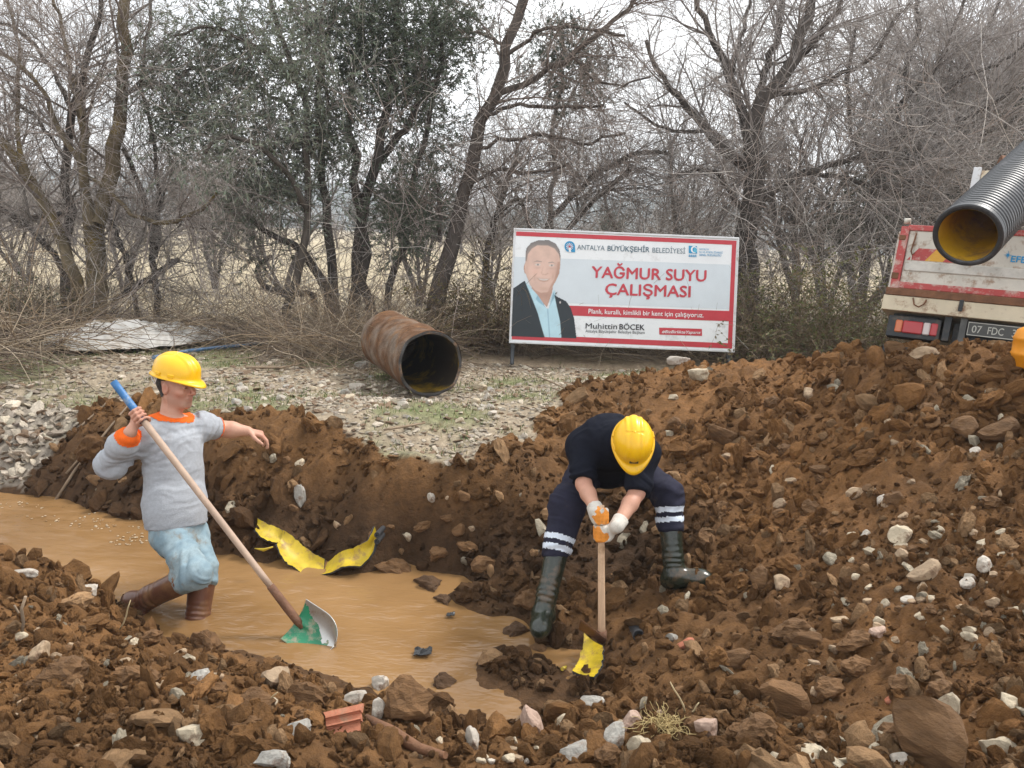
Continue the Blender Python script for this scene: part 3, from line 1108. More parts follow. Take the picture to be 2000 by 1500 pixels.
def head_into(fld, c, F, U, s=1.0):
    """head with face: c = middle of the skull, F = nose direction, U = crown direction"""
    F = unit(F)
    U = unit(U - F * (U @ F))
    S = np.cross(F, U)
    ax = np.stack([F, S, U])
    q = lambda f, sd, u: c + (F * f + S * sd + U * u) * s
    fld.ell(q(-.012, 0, .028), np.array((.100, .078, .098)) * s, ax, .02)
    fld.ell(q(.022, 0, -.045), np.array((.074, .064, .078)) * s, ax, .03)
    fld.cap(q(.062, -.014, -.103), q(.062, .014, -.103), .021 * s, .021 * s, .025)
    for sd in (-1, 1):
        fld.cap(q(-.015, sd * .055, -.060), q(.052, sd * .022, -.098), .018 * s, .016 * s, .025)
        fld.ell(q(.066, sd * .044, -.030), np.array((.024, .022, .020)) * s, ax, .02)      # cheekbone
        fld.cap(q(.086, sd * .010, .013), q(.076, sd * .046, .015), .0115 * s, .009 * s, .012)   # brow
        fld.ell(q(.097, sd * .031, -.006), np.array((.017, .018, .012)) * s, ax, .006, cut=True)   # eye socket
        fld.ell(q(.079, sd * .031, -.005), np.array((.0125, .0135, .0115)) * s, ax, .003)   # eyeball under lids
        fld.ell(q(-.008, sd * .079, -.012), np.array((.020, .009, .033)) * s, ax, .006)     # ear
        fld.ell(q(-.002, sd * .089, -.010), np.array((.010, .007, .018)) * s, ax, .004, cut=True)
    fld.cap(q(.090, 0, .006), q(.115, 0, -.034), .008 * s, .0125 * s, .008)              # nose
    for sd in (-1, 1):
        fld.ell(q(.098, sd * .013, -.040), np.array((.011, .009, .008)) * s, ax, .005)
    fld.cap(q(.086, -.019, -.066), q(.086, .019, -.066), .0085 * s, .0085 * s, .008)     # lips
    fld.cap(q(.084, -.016, -.077), q(.084, .016, -.077), .0085 * s, .0085 * s, .006)
    fld.cap(q(.0975, -.025, -.0715), q(.0975, .025, -.0715), .0045 * s, .0045 * s, .002, cut=True)
    return q, ax

M_skin = mk('skin', (.50, .27, .19), .52, var=.10, scale=14, bump=.12, bscale=120, spec=.4, attr=True)
M_hair = mk('dark_hair', (.018, .014, .012), .7, var=.3, scale=40, bump=.6, bscale=160)
M_helmet = mk('yellow_helmet_plastic', (.83, .47, .008), .30, var=.05, scale=6, spec=.5, dirt=(.55, .33, .05), dscale=9, damt=.12, bump=.04, bscale=30)
M_helmet_dark = mk('dark_plastic', (.03, .03, .03), .5)
M_white_plastic = mk('white_strap', (.7, .7, .68), .5)
M_sweat = mk('grey_fleece', (.40, .42, .45), .95, var=.10, scale=60, bump=.45, bscale=220, spec=.1, dirt=(.22, .20, .18), dscale=5, damt=.12)
M_orange = mk('orange_rib', (.80, .14, .02), .85, var=.10, scale=50, bump=.3, bscale=200, spec=.1)
M_jeans = mk('washed_denim', (.225, .315, .365), .9, var=.16, scale=24, bump=.35, bscale=260, spec=.15, hue2=(.29, .375, .41), dirt=(.22, .17, .11), dscale=7, damt=.24)
M_bootb = mk('brown_rubber', (.125, .050, .028), .34, var=.2, scale=9, spec=.5, dirt=(.20, .105, .05), dscale=7, damt=.35)
M_navy = mk('navy_cotton', (.0085, .010, .017), .92, var=.2, scale=30, bump=.3, bscale=240, spec=.12)
M_navyt = mk('navy_trousers', (.020, .020, .036), .85, var=.25, scale=20, bump=.3, bscale=240, spec=.2, dirt=(.07, .05, .035), dscale=7, damt=.10)
M_reflect = mk('reflective_band', (.62, .68, .76), .45, var=.08, scale=40, spec=.5)
M_bootg = mk('dark_green_rubber', (.018, .024, .016), .24, var=.25, scale=9, spec=.6, dirt=(.11, .068, .036), dscale=7, damt=.30)
M_glove = mk('white_knit_glove', (.66, .62, .55), .95, var=.15, scale=40, bump=.5, bscale=200, dirt=(.30, .22, .14), dscale=14, damt=.15)
M_gloveo = mk('orange_glove_coating', (.75, .27, .03), .6, var=.2, scale=20, bump=.3, bscale=120, dirt=(.35, .16, .05), dscale=18, damt=.25)
M_eye = mk('eye', (.03, .02, .015), .25)
M_brow = mk('eyebrow', (.03, .02, .016), .9)

def join_skins(skins):
    VV, QQ, o = [], [], 0
    for V, Q in skins:
        VV.append(V)
        QQ.append(Q + o)
        o += len(V)
    return np.concatenate(VV), np.concatenate(QQ)

def helmet(parent, c, F, U, s=1.0):
    """hard hat: c = centre of the rim, F = peak direction, U = crown direction"""
    F = unit(F)
    U = unit(U - F * (U @ F))
    S = np.cross(F, U)
    nphi, nt = 96, 30
    V, Fq = [], []
    for j in range(nt + 1):
        t = j / nt
        for i in range(nphi):
            a = 2 * math.pi * i / nphi
            cf, ss = math.cos(a), math.sin(a)
            if t <= .86:
                e = t / .86 * math.pi / 2
                rf = .136 * math.sin(e) ** .92
                rs = .110 * math.sin(e) ** .92
                z = .128 * max(math.cos(e), 0) ** .80
                x, y = rf * cf, rs * ss
                band = sstep(.10, .30, t) * (1 - sstep(.66, .80, t))
                crest = 0
                for y0, w, hgt in ((0, .020, .0055), (.040, .008, .0045), (-.040, .008, .0045)):
                    crest = max(crest, hgt * math.exp(-((y - y0) / w) ** 4))
                inr = (1 - sstep(.60, .78, t)) if abs(ss) < .99 else 0
                k = 1 + crest * inr / .12
                x, y, z = x * k, y * k, z * k
            else:
                u = (t - .86) / .14
                front = max(cf, 0) ** 3
                ext = .010 + .042 * front + .004 * max(-cf, 0)
                x = (.136 + ext * u) * cf
                y = (.110 + (.010 + .006 * front) * u) * ss
                z = -.004 * u - .016 * u * front - (.006 * u if u == 1 else 0)
            V.append(c + (F * x + S * y + U * z) * s)
    for j in range(nt):
        for i in range(nphi):
            Fq.append((j * nphi + i, j * nphi + (i + 1) % nphi, (j + 1) * nphi + (i + 1) % nphi, (j + 1) * nphi + i))
    V = np.array(V)
    o = mesh_np('helmet', V, np.array(Fq), M_helmet, smooth=True)
    under(o, parent)
    m_ = o.modifiers.new('thick', 'SOLIDIFY')
    m_.thickness = .0035
    m_.offset = -1
    q = lambda f, sd, u: c + (F * f + S * sd + U * u) * s
    fm = Matrix((F, S, U)).transposed().to_4x4()
    for sd in (-1, 1):                                  # slots for ear defenders
        for f0 in (-.035, .045):
            mb = MB()
            mm = Matrix.Translation(Vector(q(f0, sd * (.1085 if f0 < 0 else .1035), .014))) @ fm @ Matrix.Rotation(R(sd * -18) if f0 > 0 else R(sd * 12), 4, 'Z')
            mb.box((-.017, -.004, -.009), (.017, .004, .009), mm)
            mb.build('accessory_slot', M_helmet, o, bevel=.002)
    return o, q, (F, S, U)

def body_obj(name, V, Q, mat, parent, col=None, smooth=True):
    o = mesh_np(name, V, Q, mat, col=col, smooth=smooth)
    return under(o, parent)

def band(V, Q, sel, off, name, mat, parent):
    """a strip of the garment lifted off as a piece of its own"""
    N_ = vnormals(V, Q)
    v, q = submesh(V + N_ * off, Q, sel[Q].all(1))
    if len(q):
        o = mesh_np(name, v, q, mat, smooth=True)
        o.parent = parent
        return o

def seg_t(V, a, b):
    a, b = np.asarray(a), np.asarray(b)
    ab = b - a
    t = (V - a) @ ab / (ab @ ab)
    r = np.linalg.norm(V - a - np.outer(np.clip(t, 0, 1), ab), axis=1)
    return t, r

SKINC = np.array((.50, .275, .19))
def skin_colour(V, warm):
    """warm: list of (centre, radius, strength) of redder skin"""
    c = np.tile(SKINC, (len(V), 1))
    for p, r, k in warm:
        w = np.exp(-(np.linalg.norm(V - p, axis=1) / r) ** 2)[:, None] * k
        c = c * (1 - w) + np.array((.50, .17, .115)) * w
    return c

def boot(name, parent, top, ankle, toe, r_top, r_ank, mat, sole_n):
    """rubber boot: shaft, foot, sole with a heel, rim at the top"""
    top, ankle, toe = map(np.asarray, (top, ankle, toe))
    sole_n = unit(sole_n)
    fw = unit(toe - ankle)
    lo = np.minimum.reduce([top, ankle, toe]) - .16
    hi = np.maximum.reduce([top, ankle, toe]) + .16
    f = Field(lo, hi, .0065)
    f.cap(top, ankle + (top - ankle) * .25, r_top, r_ank * 1.02, .02)
    f.cap(ankle + (top - ankle) * .28, ankle, r_ank * 1.03, r_ank, .02)
    side = np.cross(fw, sole_n)
    f.cap(ankle - fw * .035 + sole_n * .045, ankle + fw * .01 + sole_n * .04, .042, .044, .03)       # heel
    f.cap(ankle + sole_n * .028, toe + sole_n * .018 - fw * .03, .056, .040, .04, (side, .92))
    f.cap(toe + sole_n * .030 - fw * .05, toe + sole_n * .034, .046, .040, .03, (side, .84))
    base = ankle + sole_n * .088
    f.plane(base, sole_n)
    f.plane(top, top - ankle)
    V, Q = f.skin()
    t, r = seg_t(V, ankle, top)
    n_ = vnormals(V, Q)
    crease = np.exp(-((t - .28) / .22) ** 2) * np.sin(t * 60 + 3 * fbm(V, 12, 2, 4)) * .0022
    V = V + n_ * (crease + .0012 * fbm(V, 14, 2, 7))[:, None]
    o = body_obj(name, V, Q, mat, parent)
    h = (V - base) @ sole_n
    band(V, Q, (h > -.024) & (t < .3), .0035, 'sole', mat, o)
    band(V, Q, (t > .955) & (t < .995), .003, 'rim', mat, o)
    return o
# ------------------------------------------------------------------ worker with the shovel, wading in the trench
def bounds(pts, m):
    pts = np.array(pts)
    return pts.min(0) - m, pts.max(0) + m

M_handle = mk('worn_wood_handle', (.42, .30, .22), .6, var=.18, scale=12, bump=.25, bscale=40, stretch=(1, 1, .25), dirt=(.25, .15, .09), dscale=8, damt=.2)
M_bluepaint = mk('blue_paint_worn', (.03, .15, .36), .5, var=.25, scale=14, dirt=(.30, .33, .33), dscale=14, damt=.35)
M_greenpaint = mk('green_paint_worn', (.015, .20, .095), .45, var=.2, scale=12, dirt=(.30, .26, .18), dscale=16, damt=.40)
M_steel = mk('worn_steel', (.50, .50, .48), .35, metal=.75, var=.15, scale=9, dirt=(.30, .20, .12), dscale=9, damt=.25)
M_rust = mk('rusty_steel', (.16, .075, .04), .75, var=.3, scale=18, bump=.4, bscale=60)
M_wood = mk('fresh_pine_handle', (.62, .42, .27), .6, var=.14, scale=9, bump=.2, bscale=30, stretch=(6, 6, .6), dirt=(.36, .22, .12), dscale=9, damt=.18)

# shovel
sh_top, sh_end = P(222, 746, 4.00), onz(580, 1212, WATER_Z + .085)
sh_dir = unit(sh_end - sh_top)
hand_r = sh_top + sh_dir * (np.linalg.norm(P(272, 812, 4.0) - sh_top))
shovel = thing('shovel', 'long shovel with blue tipped wooden handle and worn green blade in the water', 'shovel', sh_end)
n_seg = 14
cut = .165
def lerp(a, b, t):
    return a + (b - a) * t
mb = MB()
ts = [cut + (0.86 - cut) * i / n_seg for i in range(n_seg + 1)]
mb.tube([lerp(sh_top, sh_end, t) for t in ts], [.0185 - .0015 * t for t in ts], 16)
under(mb.build('handle', M_handle, smooth=True), shovel)
mb = MB()
ts = [cut * i / 6 for i in range(7)]
mb.tube([lerp(sh_top, sh_end, t) for t in ts], [.0195] * 7, 16)
under(mb.build('grip_end', M_bluepaint, smooth=True), shovel)
mb = MB()
mb.tube([lerp(sh_top, sh_end, t) for t in (.855, .90, .95, 1.0, 1.03)], [.021, .022, .023, .022, .014], 16)
under(mb.build('socket', M_rust, smooth=True), shovel)
# blade: dished pointed sheet, seen from its hollow front
b_tip = onz(654, 1262, WATER_Z + .012)
b_ax = unit(b_tip - sh_end)
b_s = unit(CR * .40 + CU * .80 + CF * .30)
b_s = unit(b_s - b_ax * (b_s @ b_ax))
b_n = np.cross(b_ax, b_s)
if b_n @ CF > 0:
    b_n = -b_n
bl, bw = float(np.linalg.norm(b_tip - sh_end)) + .012, .115
V, nu, nv = [], 56, 48
for j in range(nv + 1):
    v = j / nv
    w = bw * (1.0 if v < .45 else math.sqrt(max(0, 1 - ((v - .45) / .55) ** 2.2)))
    for i in range(nu + 1):
        u = i / nu * 2 - 1
        dish = .030 * u * u + .012 * (1 - v) * (abs(u) ** 3)
        V.append(sh_end + b_ax * (v * bl - .012) + b_s * (u * w) + b_n * (dish + .022 * math.exp(-(u / .12) ** 2) * max(0, 1 - v * 2.2) - .02))
Fq = [(j * (nu + 1) + i, j * (nu + 1) + i + 1, (j + 1) * (nu + 1) + i + 1, (j + 1) * (nu + 1) + i) for j in range(nv) for i in range(nu)]
V = np.array(V)
Fq = np.array(Fq)
# the paint is worn to bare steel towards the edge that digs
mid = V[Fq].mean(1)
uu = (mid - sh_end) @ b_s
vv = (mid - sh_end) @ b_ax
worn = (vv / bl + uu / bw * .75 + .22 * fbm(mid, 25, 3, 4)) > .62
o = mesh_np('blade', V, Fq, [M_greenpaint, M_steel], smooth=True, matidx=worn.astype(int))
mo = o.modifiers.new('thick', 'SOLIDIFY')
mo.thickness = .003
under(o, shovel)

pA = P(384, 1225, 4.36)
workA = thing('person', 'worker in grey sweatshirt and pale jeans wading with a shovel, pointing right', 'person', (pA[0], pA[1], -.62), group='workers in yellow helmets')
shR, elR, wrR = P(284, 846, 4.16), P(220, 902, 4.10), P(254, 845, 4.00)
shL, elL, wrL = P(392, 832, 4.38), P(436, 838, 4.52), P(483, 842, 4.56)
neck, chest, waist, pelv = P(333, 812, 4.26), P(338, 880, 4.26), P(342, 985, 4.25), P(347, 1040, 4.25)
hiR, knR, anR = P(330, 1042, 4.20), P(384, 1122, 4.05), P(272, 1176, 4.20)
dW = float((onz(384, 1203, WATER_Z) - CAM) @ _f)
hiL, knL, anL = P(372, 1038, 4.33), P(398, 1106, dW + .06), P(383, 1232, dW)
hc = P(344, 753, 4.26)
facA = unit(CR * .96 - CF * .25 - CU * .08)
upA = unit(CU * .98 + CR * .05 - CF * .1)
fr = unit(np.cross(shL - shR, CU))          # chest normal
if fr @ CF > 0:
    fr = -fr
lo, hi = bounds([shR, elR, wrR, elL, neck, anR, anL, P(284, 1235, 4.15)], .13)
f = Field(lo, hi, .0095)
f.cap(neck - CU * .05, shR, .06, .055, .04)
f.cap(neck - CU * .05, shL, .06, .055, .04)
f.cap(neck + CU * .01, neck - CU * .06, .050, .058, .04)
f.cap(chest, waist, .125, .12, .05, (fr, 1.25))
f.cap(waist, pelv, .12, .125, .05, (fr, 1.2))
f.cap(shR, elR, .050, .042, .03)
f.cap(elR, wrR, .040, .026, .02)
f.cap(shL, elL, .050, .042, .03)
f.cap(hiR, knR, .072, .052, .04)
f.cap(knR, anR, .050, .038, .03)
f.cap(hiL, knL, .072, .052, .04)
f.cap(knL, anL, .050, .038, .03)
skins = [f.skin()]
f = Field(hc - .17, hc + .17, .0036)
q, axA = head_into(f, hc, facA, upA, 1.0)
f.cap(hc - upA * .06 - facA * .018, neck - CU * .02, .054, .060, .03)
skins.append(f.skin())
f = Field(*bounds([hand_r, wrR, lerp(elR, wrR, .7)], .08), .0038)
f.cap(lerp(elR, wrR, .7), wrR, .033, .030, .02)
grip(f, hand_r, sh_dir, unit(wrR - hand_r) * .7 + CF * .55, .0185, wrR, thumb_out=-1.0)
skins.append(f.skin())
f = Field(*bounds([lerp(shL, elL, .5), wrL, P(530, 860, 4.62)], .09), .0045)
f.cap(lerp(shL, elL, .5), elL, .050, .046, .03)
f.cap(elL, lerp(elL, wrL, .35), .046, .047, .02)
f.cap(lerp(elL, wrL, .35), wrL, .047, .030, .02)
open_hand(f, wrL, unit(P(520, 850, 4.60) - wrL), CU * .75 + CF * -.15 + CR * .3, -CF, 1.0, (.35, .45, .55, .65))
skins.append(f.skin())
V, Q = join_skins(skins)
col = skin_colour(V, [(q(.1, 0, -.035), .03, .5), (q(.06, .05, -.04), .035, .4), (q(.06, -.05, -.04), .035, .4), (q(-.01, .08, -.01), .03, .5), (q(-.01, -.08, -.01), .03, .5), (q(.09, 0, -.072), .014, .7),
                      (wrL + .09 * unit(P(520, 850, 4.6) - wrL), .05, .35), (hand_r, .06, .35)])
# beard shadow and cropped hair belong to the head's own colour
lf = (V - hc) @ axA.T
stub = np.exp(-((lf[:, 2] + .085) / .035) ** 2) * (lf[:, 0] > .0) * .28
inhead = (np.linalg.norm(V - hc, axis=1) < .16)
col = col * (1 - (stub * inhead)[:, None]) + np.array((.14, .10, .085)) * (stub * inhead)[:, None]
bodyA = body_obj('body', V, Q, M_skin, workA, col)
hair = (lf[:, 2] > -.062) & (lf[:, 0] < -.018 + .5 * np.maximum(lf[:, 2], 0)) & inhead & ~((np.abs(lf[:, 1]) > .074) & (lf[:, 2] < .03) & (lf[:, 0] > -.035)) | (inhead & (lf[:, 2] > .035) & (lf[:, 0] < .055) & (lf[:, 0] >= -.012))
band(V, Q, hair, .004, 'hair', M_hair, bodyA)
def face_bits(q, ax, parent):
    for sd in (-1, 1):
        mb = MB()
        pts = [q(.0925 - .0022 * abs(k) * 1.6, sd * (.031 + k * .0055), -.0035 - .0008 * k * k) for k in (-2, -1, 0, 1, 2)]
        mb.tube(pts, [.0008, .0026, .0032, .0026, .0008], 6)
        mb.build('eye', M_eye, parent, smooth=True)
        mb = MB()
        pts = [q(.1000 - .0045 * max(k, 0), sd * (.014 + k * .0105), .0165 + .0035 * (1 - ((k - 1.4) / 1.6) ** 2)) for k in (0, 1, 2, 3)]
        mb.tube(pts, [.0025, .0042, .0038, .0012], 6)
        mb.build('eyebrow', M_brow, parent, smooth=True)
face_bits(q, axA, bodyA)
hU = unit(upA + facA * .10)
hF = unit(facA - upA * .16)
ho, hq, _ = helmet(workA, hc + upA * .055 + facA * .000, hF, hU, 1.0)
ho['label'] = 'yellow hard hat with short peak'
mb = MB()
mb.tube([hq(-.085, -.083, -.004), hq(-.088, -.082, -.03), hq(-.06, -.086, -.055), hq(-.05, -.09, -.01)], .003, 6)
mb.tube([hq(-.085, .083, -.004), hq(-.088, .082, -.03), hq(-.06, .086, -.055), hq(-.05, .09, -.01)], .003, 6)
mb.build('harness', M_white_plastic, ho, smooth=True)

# sweatshirt
f = Field(*bounds([shR, elR, wrR, elL, waist, neck, P(290, 1040, 4.2), P(410, 1040, 4.3)], .16), .0075)
f.cap(chest + CU * .02, waist - CU * .02, .158, .158, .05, (fr, 1.22))
f.cap(waist, pelv + CU * .01, .158, .150, .05, (fr, 1.18))
f.cap(neck - CU * .045, shR, .068, .072, .05)
f.cap(neck - CU * .045, shL, .068, .070, .05)
f.cap(shR, elR, .078, .073, .04)
f.cap(elR, lerp(elR, wrR, .55), .073, .064, .03)
f.cap(lerp(elR, wrR, .5), lerp(elR, wrR, .86), .064, .043, .02)
f.cap(shL, lerp(shL, elL, .72), .078, .066, .04)
f.cap(hc - upA * .06 - facA * .018, neck - CU * .01, .050, .070, .02)
neck_n = unit(upA + facA * .22)
f.local_plane(neck + CU * .004, neck_n, .15)
f.local_plane(lerp(elR, wrR, .93), wrR - elR, .085)
f.local_plane(lerp(shL, elL, .70), elL - shL, .13)
hem_n = unit(-CU + CR * .06)
f.plane(P(343, 1027, 4.25), hem_n)
V, Q = f.skin()
V = folds(V, Q, [(shR, elR, 1.0), (elR, wrR, 1.3), (shL, elL, .9), (chest, pelv, .9)], .016, 12, 3)
t1, r1 = seg_t(V, elR, wrR)
t2, r2_ = seg_t(V, shL, elL)
hcuff = (V - (neck + CU * .004)) @ neck_n
hhem = (V - P(343, 1027, 4.25)) @ hem_n
rn = np.linalg.norm(V - neck, axis=1)
sweat = body_obj('sweatshirt', V, Q, M_sweat, workA)
band(V, Q, (hcuff > -.013) & (rn < .13), .003, 'collar', M_orange, sweat)
band(V, Q, (t1 > .79) & (r1 < .075) & (t1 < 1.2), .003, 'cuff', M_orange, sweat)
band(V, Q, (t2 > .61) & (r2_ < .1) & (t2 < .9), .0025, 'cuff', M_orange, sweat)
band(V, Q, (hhem > -.030) & (hhem < -.004), .0035, 'hem_rib', M_sweat, sweat)
# small printed mark on the breast
lc = P(398, 858, 4.20)
band(V, Q, (np.abs((V - lc) @ CR) < .010) & (np.abs((V - lc) @ CU) < .024) & ((V - chest) @ CF < .02), .002, 'breast_print', mk('blue_print', (.04, .20, .55), .7), sweat)

# jeans
f = Field(*bounds([hiR, knR, knL, pelv, P(340, 1150, 4.1), P(420, 1160, 4.3)], .15), .0075)
f.cap(pelv + CU * .05, pelv - CU * .01, .140, .136, .04, (fr, 1.2))
f.cap(hiR, knR, .094, .068, .04)
f.cap(knR, lerp(knR, anR, .22), .068, .072, .03)
f.cap(hiL, knL, .092, .068, .014)
f.cap(knL, lerp(knL, anL, .22), .068, .072, .012)
f.local_plane(lerp(knL, anL, .34), anL - knL, .10)
f.local_plane(lerp(knR, anR, .30), anR - knR, .12)
f.plane(P(343, 1004, 4.25), CU)
V, Q = f.skin()
V = folds(V, Q, [(hiR, knR, .9), (knR, anR, 1.8), (hiL, knL, .8), (knL, anL, 1.6)], .011, 13, 9)
jeans = body_obj('jeans', V, Q, M_jeans, workA)
# brown boots
toeR = P(284, 1236, 4.14)
boot('boot', workA, lerp(knR, anR, .20), anR, anR + unit(toeR - anR) * .17, .070, .058, M_bootb, unit(-CR * .85 - CU * .35))
boot('boot', workA, lerp(knL, anL, .20), anL, anL + unit(CR * .8 - CF * .5 - CU * .1) * .17, .072, .060, M_bootb, np.array((0, 0, -1.0)))

# ------------------------------------------------------------------ worker bending over the hoe
gB1 = ground_at(1060, 1230)
gB2 = ground_at(1330, 1150)
gh = ground_at(1172, 1256)
dB1, dB2 = float((gB1 - CAM) @ _f), float((gB2 - CAM) @ _f)
workB = thing('person', 'worker in navy clothes bent over a hoe in the trench, facing the camera', 'person', gB1, group='workers in yellow helmets')
DZ = dB1 - 3.95
def B(px, py, d):
    return P(px, py, d + DZ)
shR, elR, wrR = B(1138, 872, 4.12), B(1140, 946, 3.97), B(1166, 1000, 3.80)
shL, elL, wrL = B(1258, 890, 4.02), B(1244, 962, 3.92), B(1205, 1027, 3.76)
neck, chest, waist, pelv = B(1212, 858, 3.97), B(1190, 862, 4.12), B(1180, 880, 4.32), B(1185, 905, 4.42)
hiR, knR = B(1146, 915, 4.42), B(1108, 985, 4.17)
hiL, knL = B(1244, 920, 4.40), B(1304, 966, 4.22)
anR = gB1 + np.array((0.0, 0, .095)) + unit(CF) * .03
anL = gB2 + np.array((-.045, 0, .095))
hc = B(1235, 868, 3.80)
upB = unit(-ray(1238, 852) * .90 + np.array((0, 0, 1.0)) * .42 + CR * .06)
facB = unit(-CU * 1.0 - CR * .02)
facB = unit(facB - upB * (facB @ upB))
# hoe
hoe = thing('hoe', 'hoe with pale wooden handle and rusty blade, held by the bent worker', 'hoe', gh)
hz_top = B(1174, 992, 3.785)
hz_bot = gh + np.array((0.006, 0.0, .035))
h_ax = unit(hz_bot - hz_top)
mb = MB()
hp = [lerp(hz_top - h_ax * .012, hz_bot + h_ax * .01, k / 10) for k in range(11)]
mb.tube(hp, [.0165 + .0028 * k / 10 for k in range(11)], 16)
under(mb.build('handle', M_wood, smooth=True), hoe)
mb = MB()
mb.tube([hz_bot - h_ax * .035, hz_bot + h_ax * .022], [.026, .027], 16)
under(mb.build('eye_socket', M_rust, smooth=True), hoe)
# blade: trapezoid plate leaving the socket towards the upper left, as the photo shows its back edge
e1, e2 = B(1142, 1226, 3.70), hz_bot + np.array((.01, -.02, -.01))
bd = unit(e1 - e2)
bn = unit(np.cross(bd, CF))
mb = MB()
w0, w1, th = .030, .060, .006
pts = []
for (tt, w) in ((0, w0), (np.linalg.norm(e1 - e2) * 1.25, w1)):
    for s_ in (-1, 1):
        for u_ in (-1, 1):
            pts.append(e2 + bd * tt + unit(CF * .8 - CU * .6) * (s_ * w) + bn * (u_ * th))
mb.add(pts, [(0, 1, 3, 2), (4, 6, 7, 5), (0, 4, 5, 1), (2, 3, 7, 6), (0, 2, 6, 4), (1, 5, 7, 3)])
under(mb.build('blade', M_rust, bevel=.002), hoe)

hR = hz_top + h_ax * .042
hL = hz_top + h_ax * .128
lo, hi = bounds([shR, elR, wrR, elL, neck, anR, anL, hL, pelv + CF * .1, hiR, knL], .14)
f = Field(lo, hi, .0090)
f.cap(hc - upB * .09 - facB * .02, neck, .046, .058, .03)
f.cap(neck, shR, .06, .055, .04)
f.cap(neck, shL, .06, .055, .04)
f.cap(chest, waist, .12, .115, .05)
f.cap(waist, pelv, .115, .12, .05)
for a_, b_, ra, rb in ((shR, elR, .05, .043), (shL, elL, .05, .043), (elR, lerp(elR, wrR, .35), .041, .041), (lerp(elR, wrR, .35), wrR, .041, .028),
                       (elL, lerp(elL, wrL, .35), .042, .042), (lerp(elL, wrL, .35), wrL, .042, .029), (hiR, knR, .07, .052), (knR, anR, .05, .036), (hiL, knL, .07, .052), (knL, anL, .05, .036)):
    f.cap(a_, b_, ra, rb, .02)
skins = [f.skin()]
f = Field(hc - .17, hc + .17, .0042)
q, axB = head_into(f, hc, facB, upB, 1.0)
f.cap(hc - upB * .07 - facB * .02, neck, .054, .060, .03)
skins.append(f.skin())
f = Field(*bounds([hR, hL, wrR, wrL], .07), .0046)
grip(f, hR, h_ax, unit(wrR - hR) * .8 + CF * .4 - CR * .2, .016, wrR, thumb_out=-1.0, rf=.0085)
grip(f, hL, h_ax, unit(wrL - hL) * .8 + CF * .3 + CR * .4, .016, wrL, rf=.0085)
skins.append(f.skin())
V, Q = join_skins(skins)
col = skin_colour(V, [(q(-.01, .08, -.01), .03, .6), (q(-.01, -.08, -.01), .03, .6), (elR, .1, .2), (elL, .1, .25)])
bodyB = body_obj('body', V, Q, M_skin, workB, col)
lf = (V - hc) @ axB.T
inhead = np.linalg.norm(V - hc, axis=1) < .16
hair = inhead & (lf[:, 2] > -.05) & (lf[:, 0] < -.012) & ~((np.abs(lf[:, 1]) > .072) & (lf[:, 2] < .03) & (lf[:, 0] > -.035))
band(V, Q, hair, .004, 'hair', M_hair, bodyB)
face_bits(q, axB, bodyB)
ho, hq, _ = helmet(workB, hc + upB * .045, facB, upB, .92)
ho['label'] = 'yellow hard hat seen from above'
mb = MB()
fm = Matrix((_[0], _[1], _[2])).transposed().to_4x4()
mb.box((-.004, -.022, -.011), (.004, .022, .011), Matrix.Translation(Vector(hq(.130, 0, .028))) @ fm @ Matrix.Rotation(R(-20), 4, 'Y'))
mb.build('badge', M_helmet_dark, ho, bevel=.002)

f = Field(*bounds([shR, elR, elL, waist, neck, pelv, chest], .20), .0078)
f.cap(chest, waist, .158, .150, .06, (CR, .94))
f.cap(waist, pelv, .148, .150, .05, (CR, .94))
f.cap(neck, shR, .082, .080, .06)
f.cap(neck, shL, .082, .080, .06)
f.cap(shR, lerp(shR, elR, .92), .085, .066, .04)
f.cap(shL, lerp(shL, elL, .92), .085, .066, .04)
f.cap(neck, hc - upB * .06 - facB * .03, .075, .060, .02)
f.local_plane(lerp(neck, hc - upB * .06 - facB * .03, .55), hc - upB * .06 - neck, .11)
f.local_plane(lerp(shR, elR, .95), elR - shR, .11)
f.local_plane(lerp(shL, elL, .98), elL - shL, .11)
V, Q = f.skin()
V = folds(V, Q, [(shR, elR, 1.2), (shL, elL, 1.2), (chest, pelv, .9)], .017, 11, 21)
body_obj('sweater', V, Q, M_navy, workB)

f = Field(*bounds([hiR, knR, hiL, knL, pelv, lerp(knR, anR, .7), lerp(knL, anL, .6)], .16), .0078)
f.cap(pelv + CF * .02, waist, .155, .13, .04)
cuR, cuL = lerp(knR, anR, .50), lerp(knL, anL, .42)
f.cap(hiR, knR, .104, .088, .05)
f.cap(knR, cuR, .086, .070, .04)
f.cap(hiL, knL, .104, .086, .05)
f.cap(knL, cuL, .082, .068, .04)
f.local_plane(cuR + unit(cuR - knR) * .02, cuR - knR, .12)
f.local_plane(cuL + unit(cuL - knL) * .02, cuL - knL, .12)
V, Q = f.skin()
V = folds(V, Q, [(hiR, knR, .9), (knR, cuR, 1.4), (hiL, knL, .9), (knL, cuL, 1.2)], .015, 12, 31)
tro = body_obj('trousers', V, Q, M_navyt, workB)
for kn, cu in ((knR, cuR), (knL, cuL)):
    t, r = seg_t(V, kn, cu)
    ln = np.linalg.norm(cu - kn)
    for t0 in (1 - .115 / ln, 1 - .060 / ln):
        band(V, Q, (t > t0) & (t < t0 + .038 / ln) & (r < .13), .003, 'reflective_band', M_reflect, tro)
boot('boot', workB, lerp(cuR, anR, -.12), anR, anR + unit(-CF * .85 - CR * .12 + CU * .0 - np.array((0, 0, .12))) * .165, .066, .054, M_bootg, np.array((0, .1, -1.0)))
boot('boot', workB, lerp(cuL, anL, -.12), anL, anL + unit(CR * .93 - CF * .25 + np.array((0, 0, .02))) * .175, .066, .054, M_bootg, np.array((.08, 0, -1.0)))
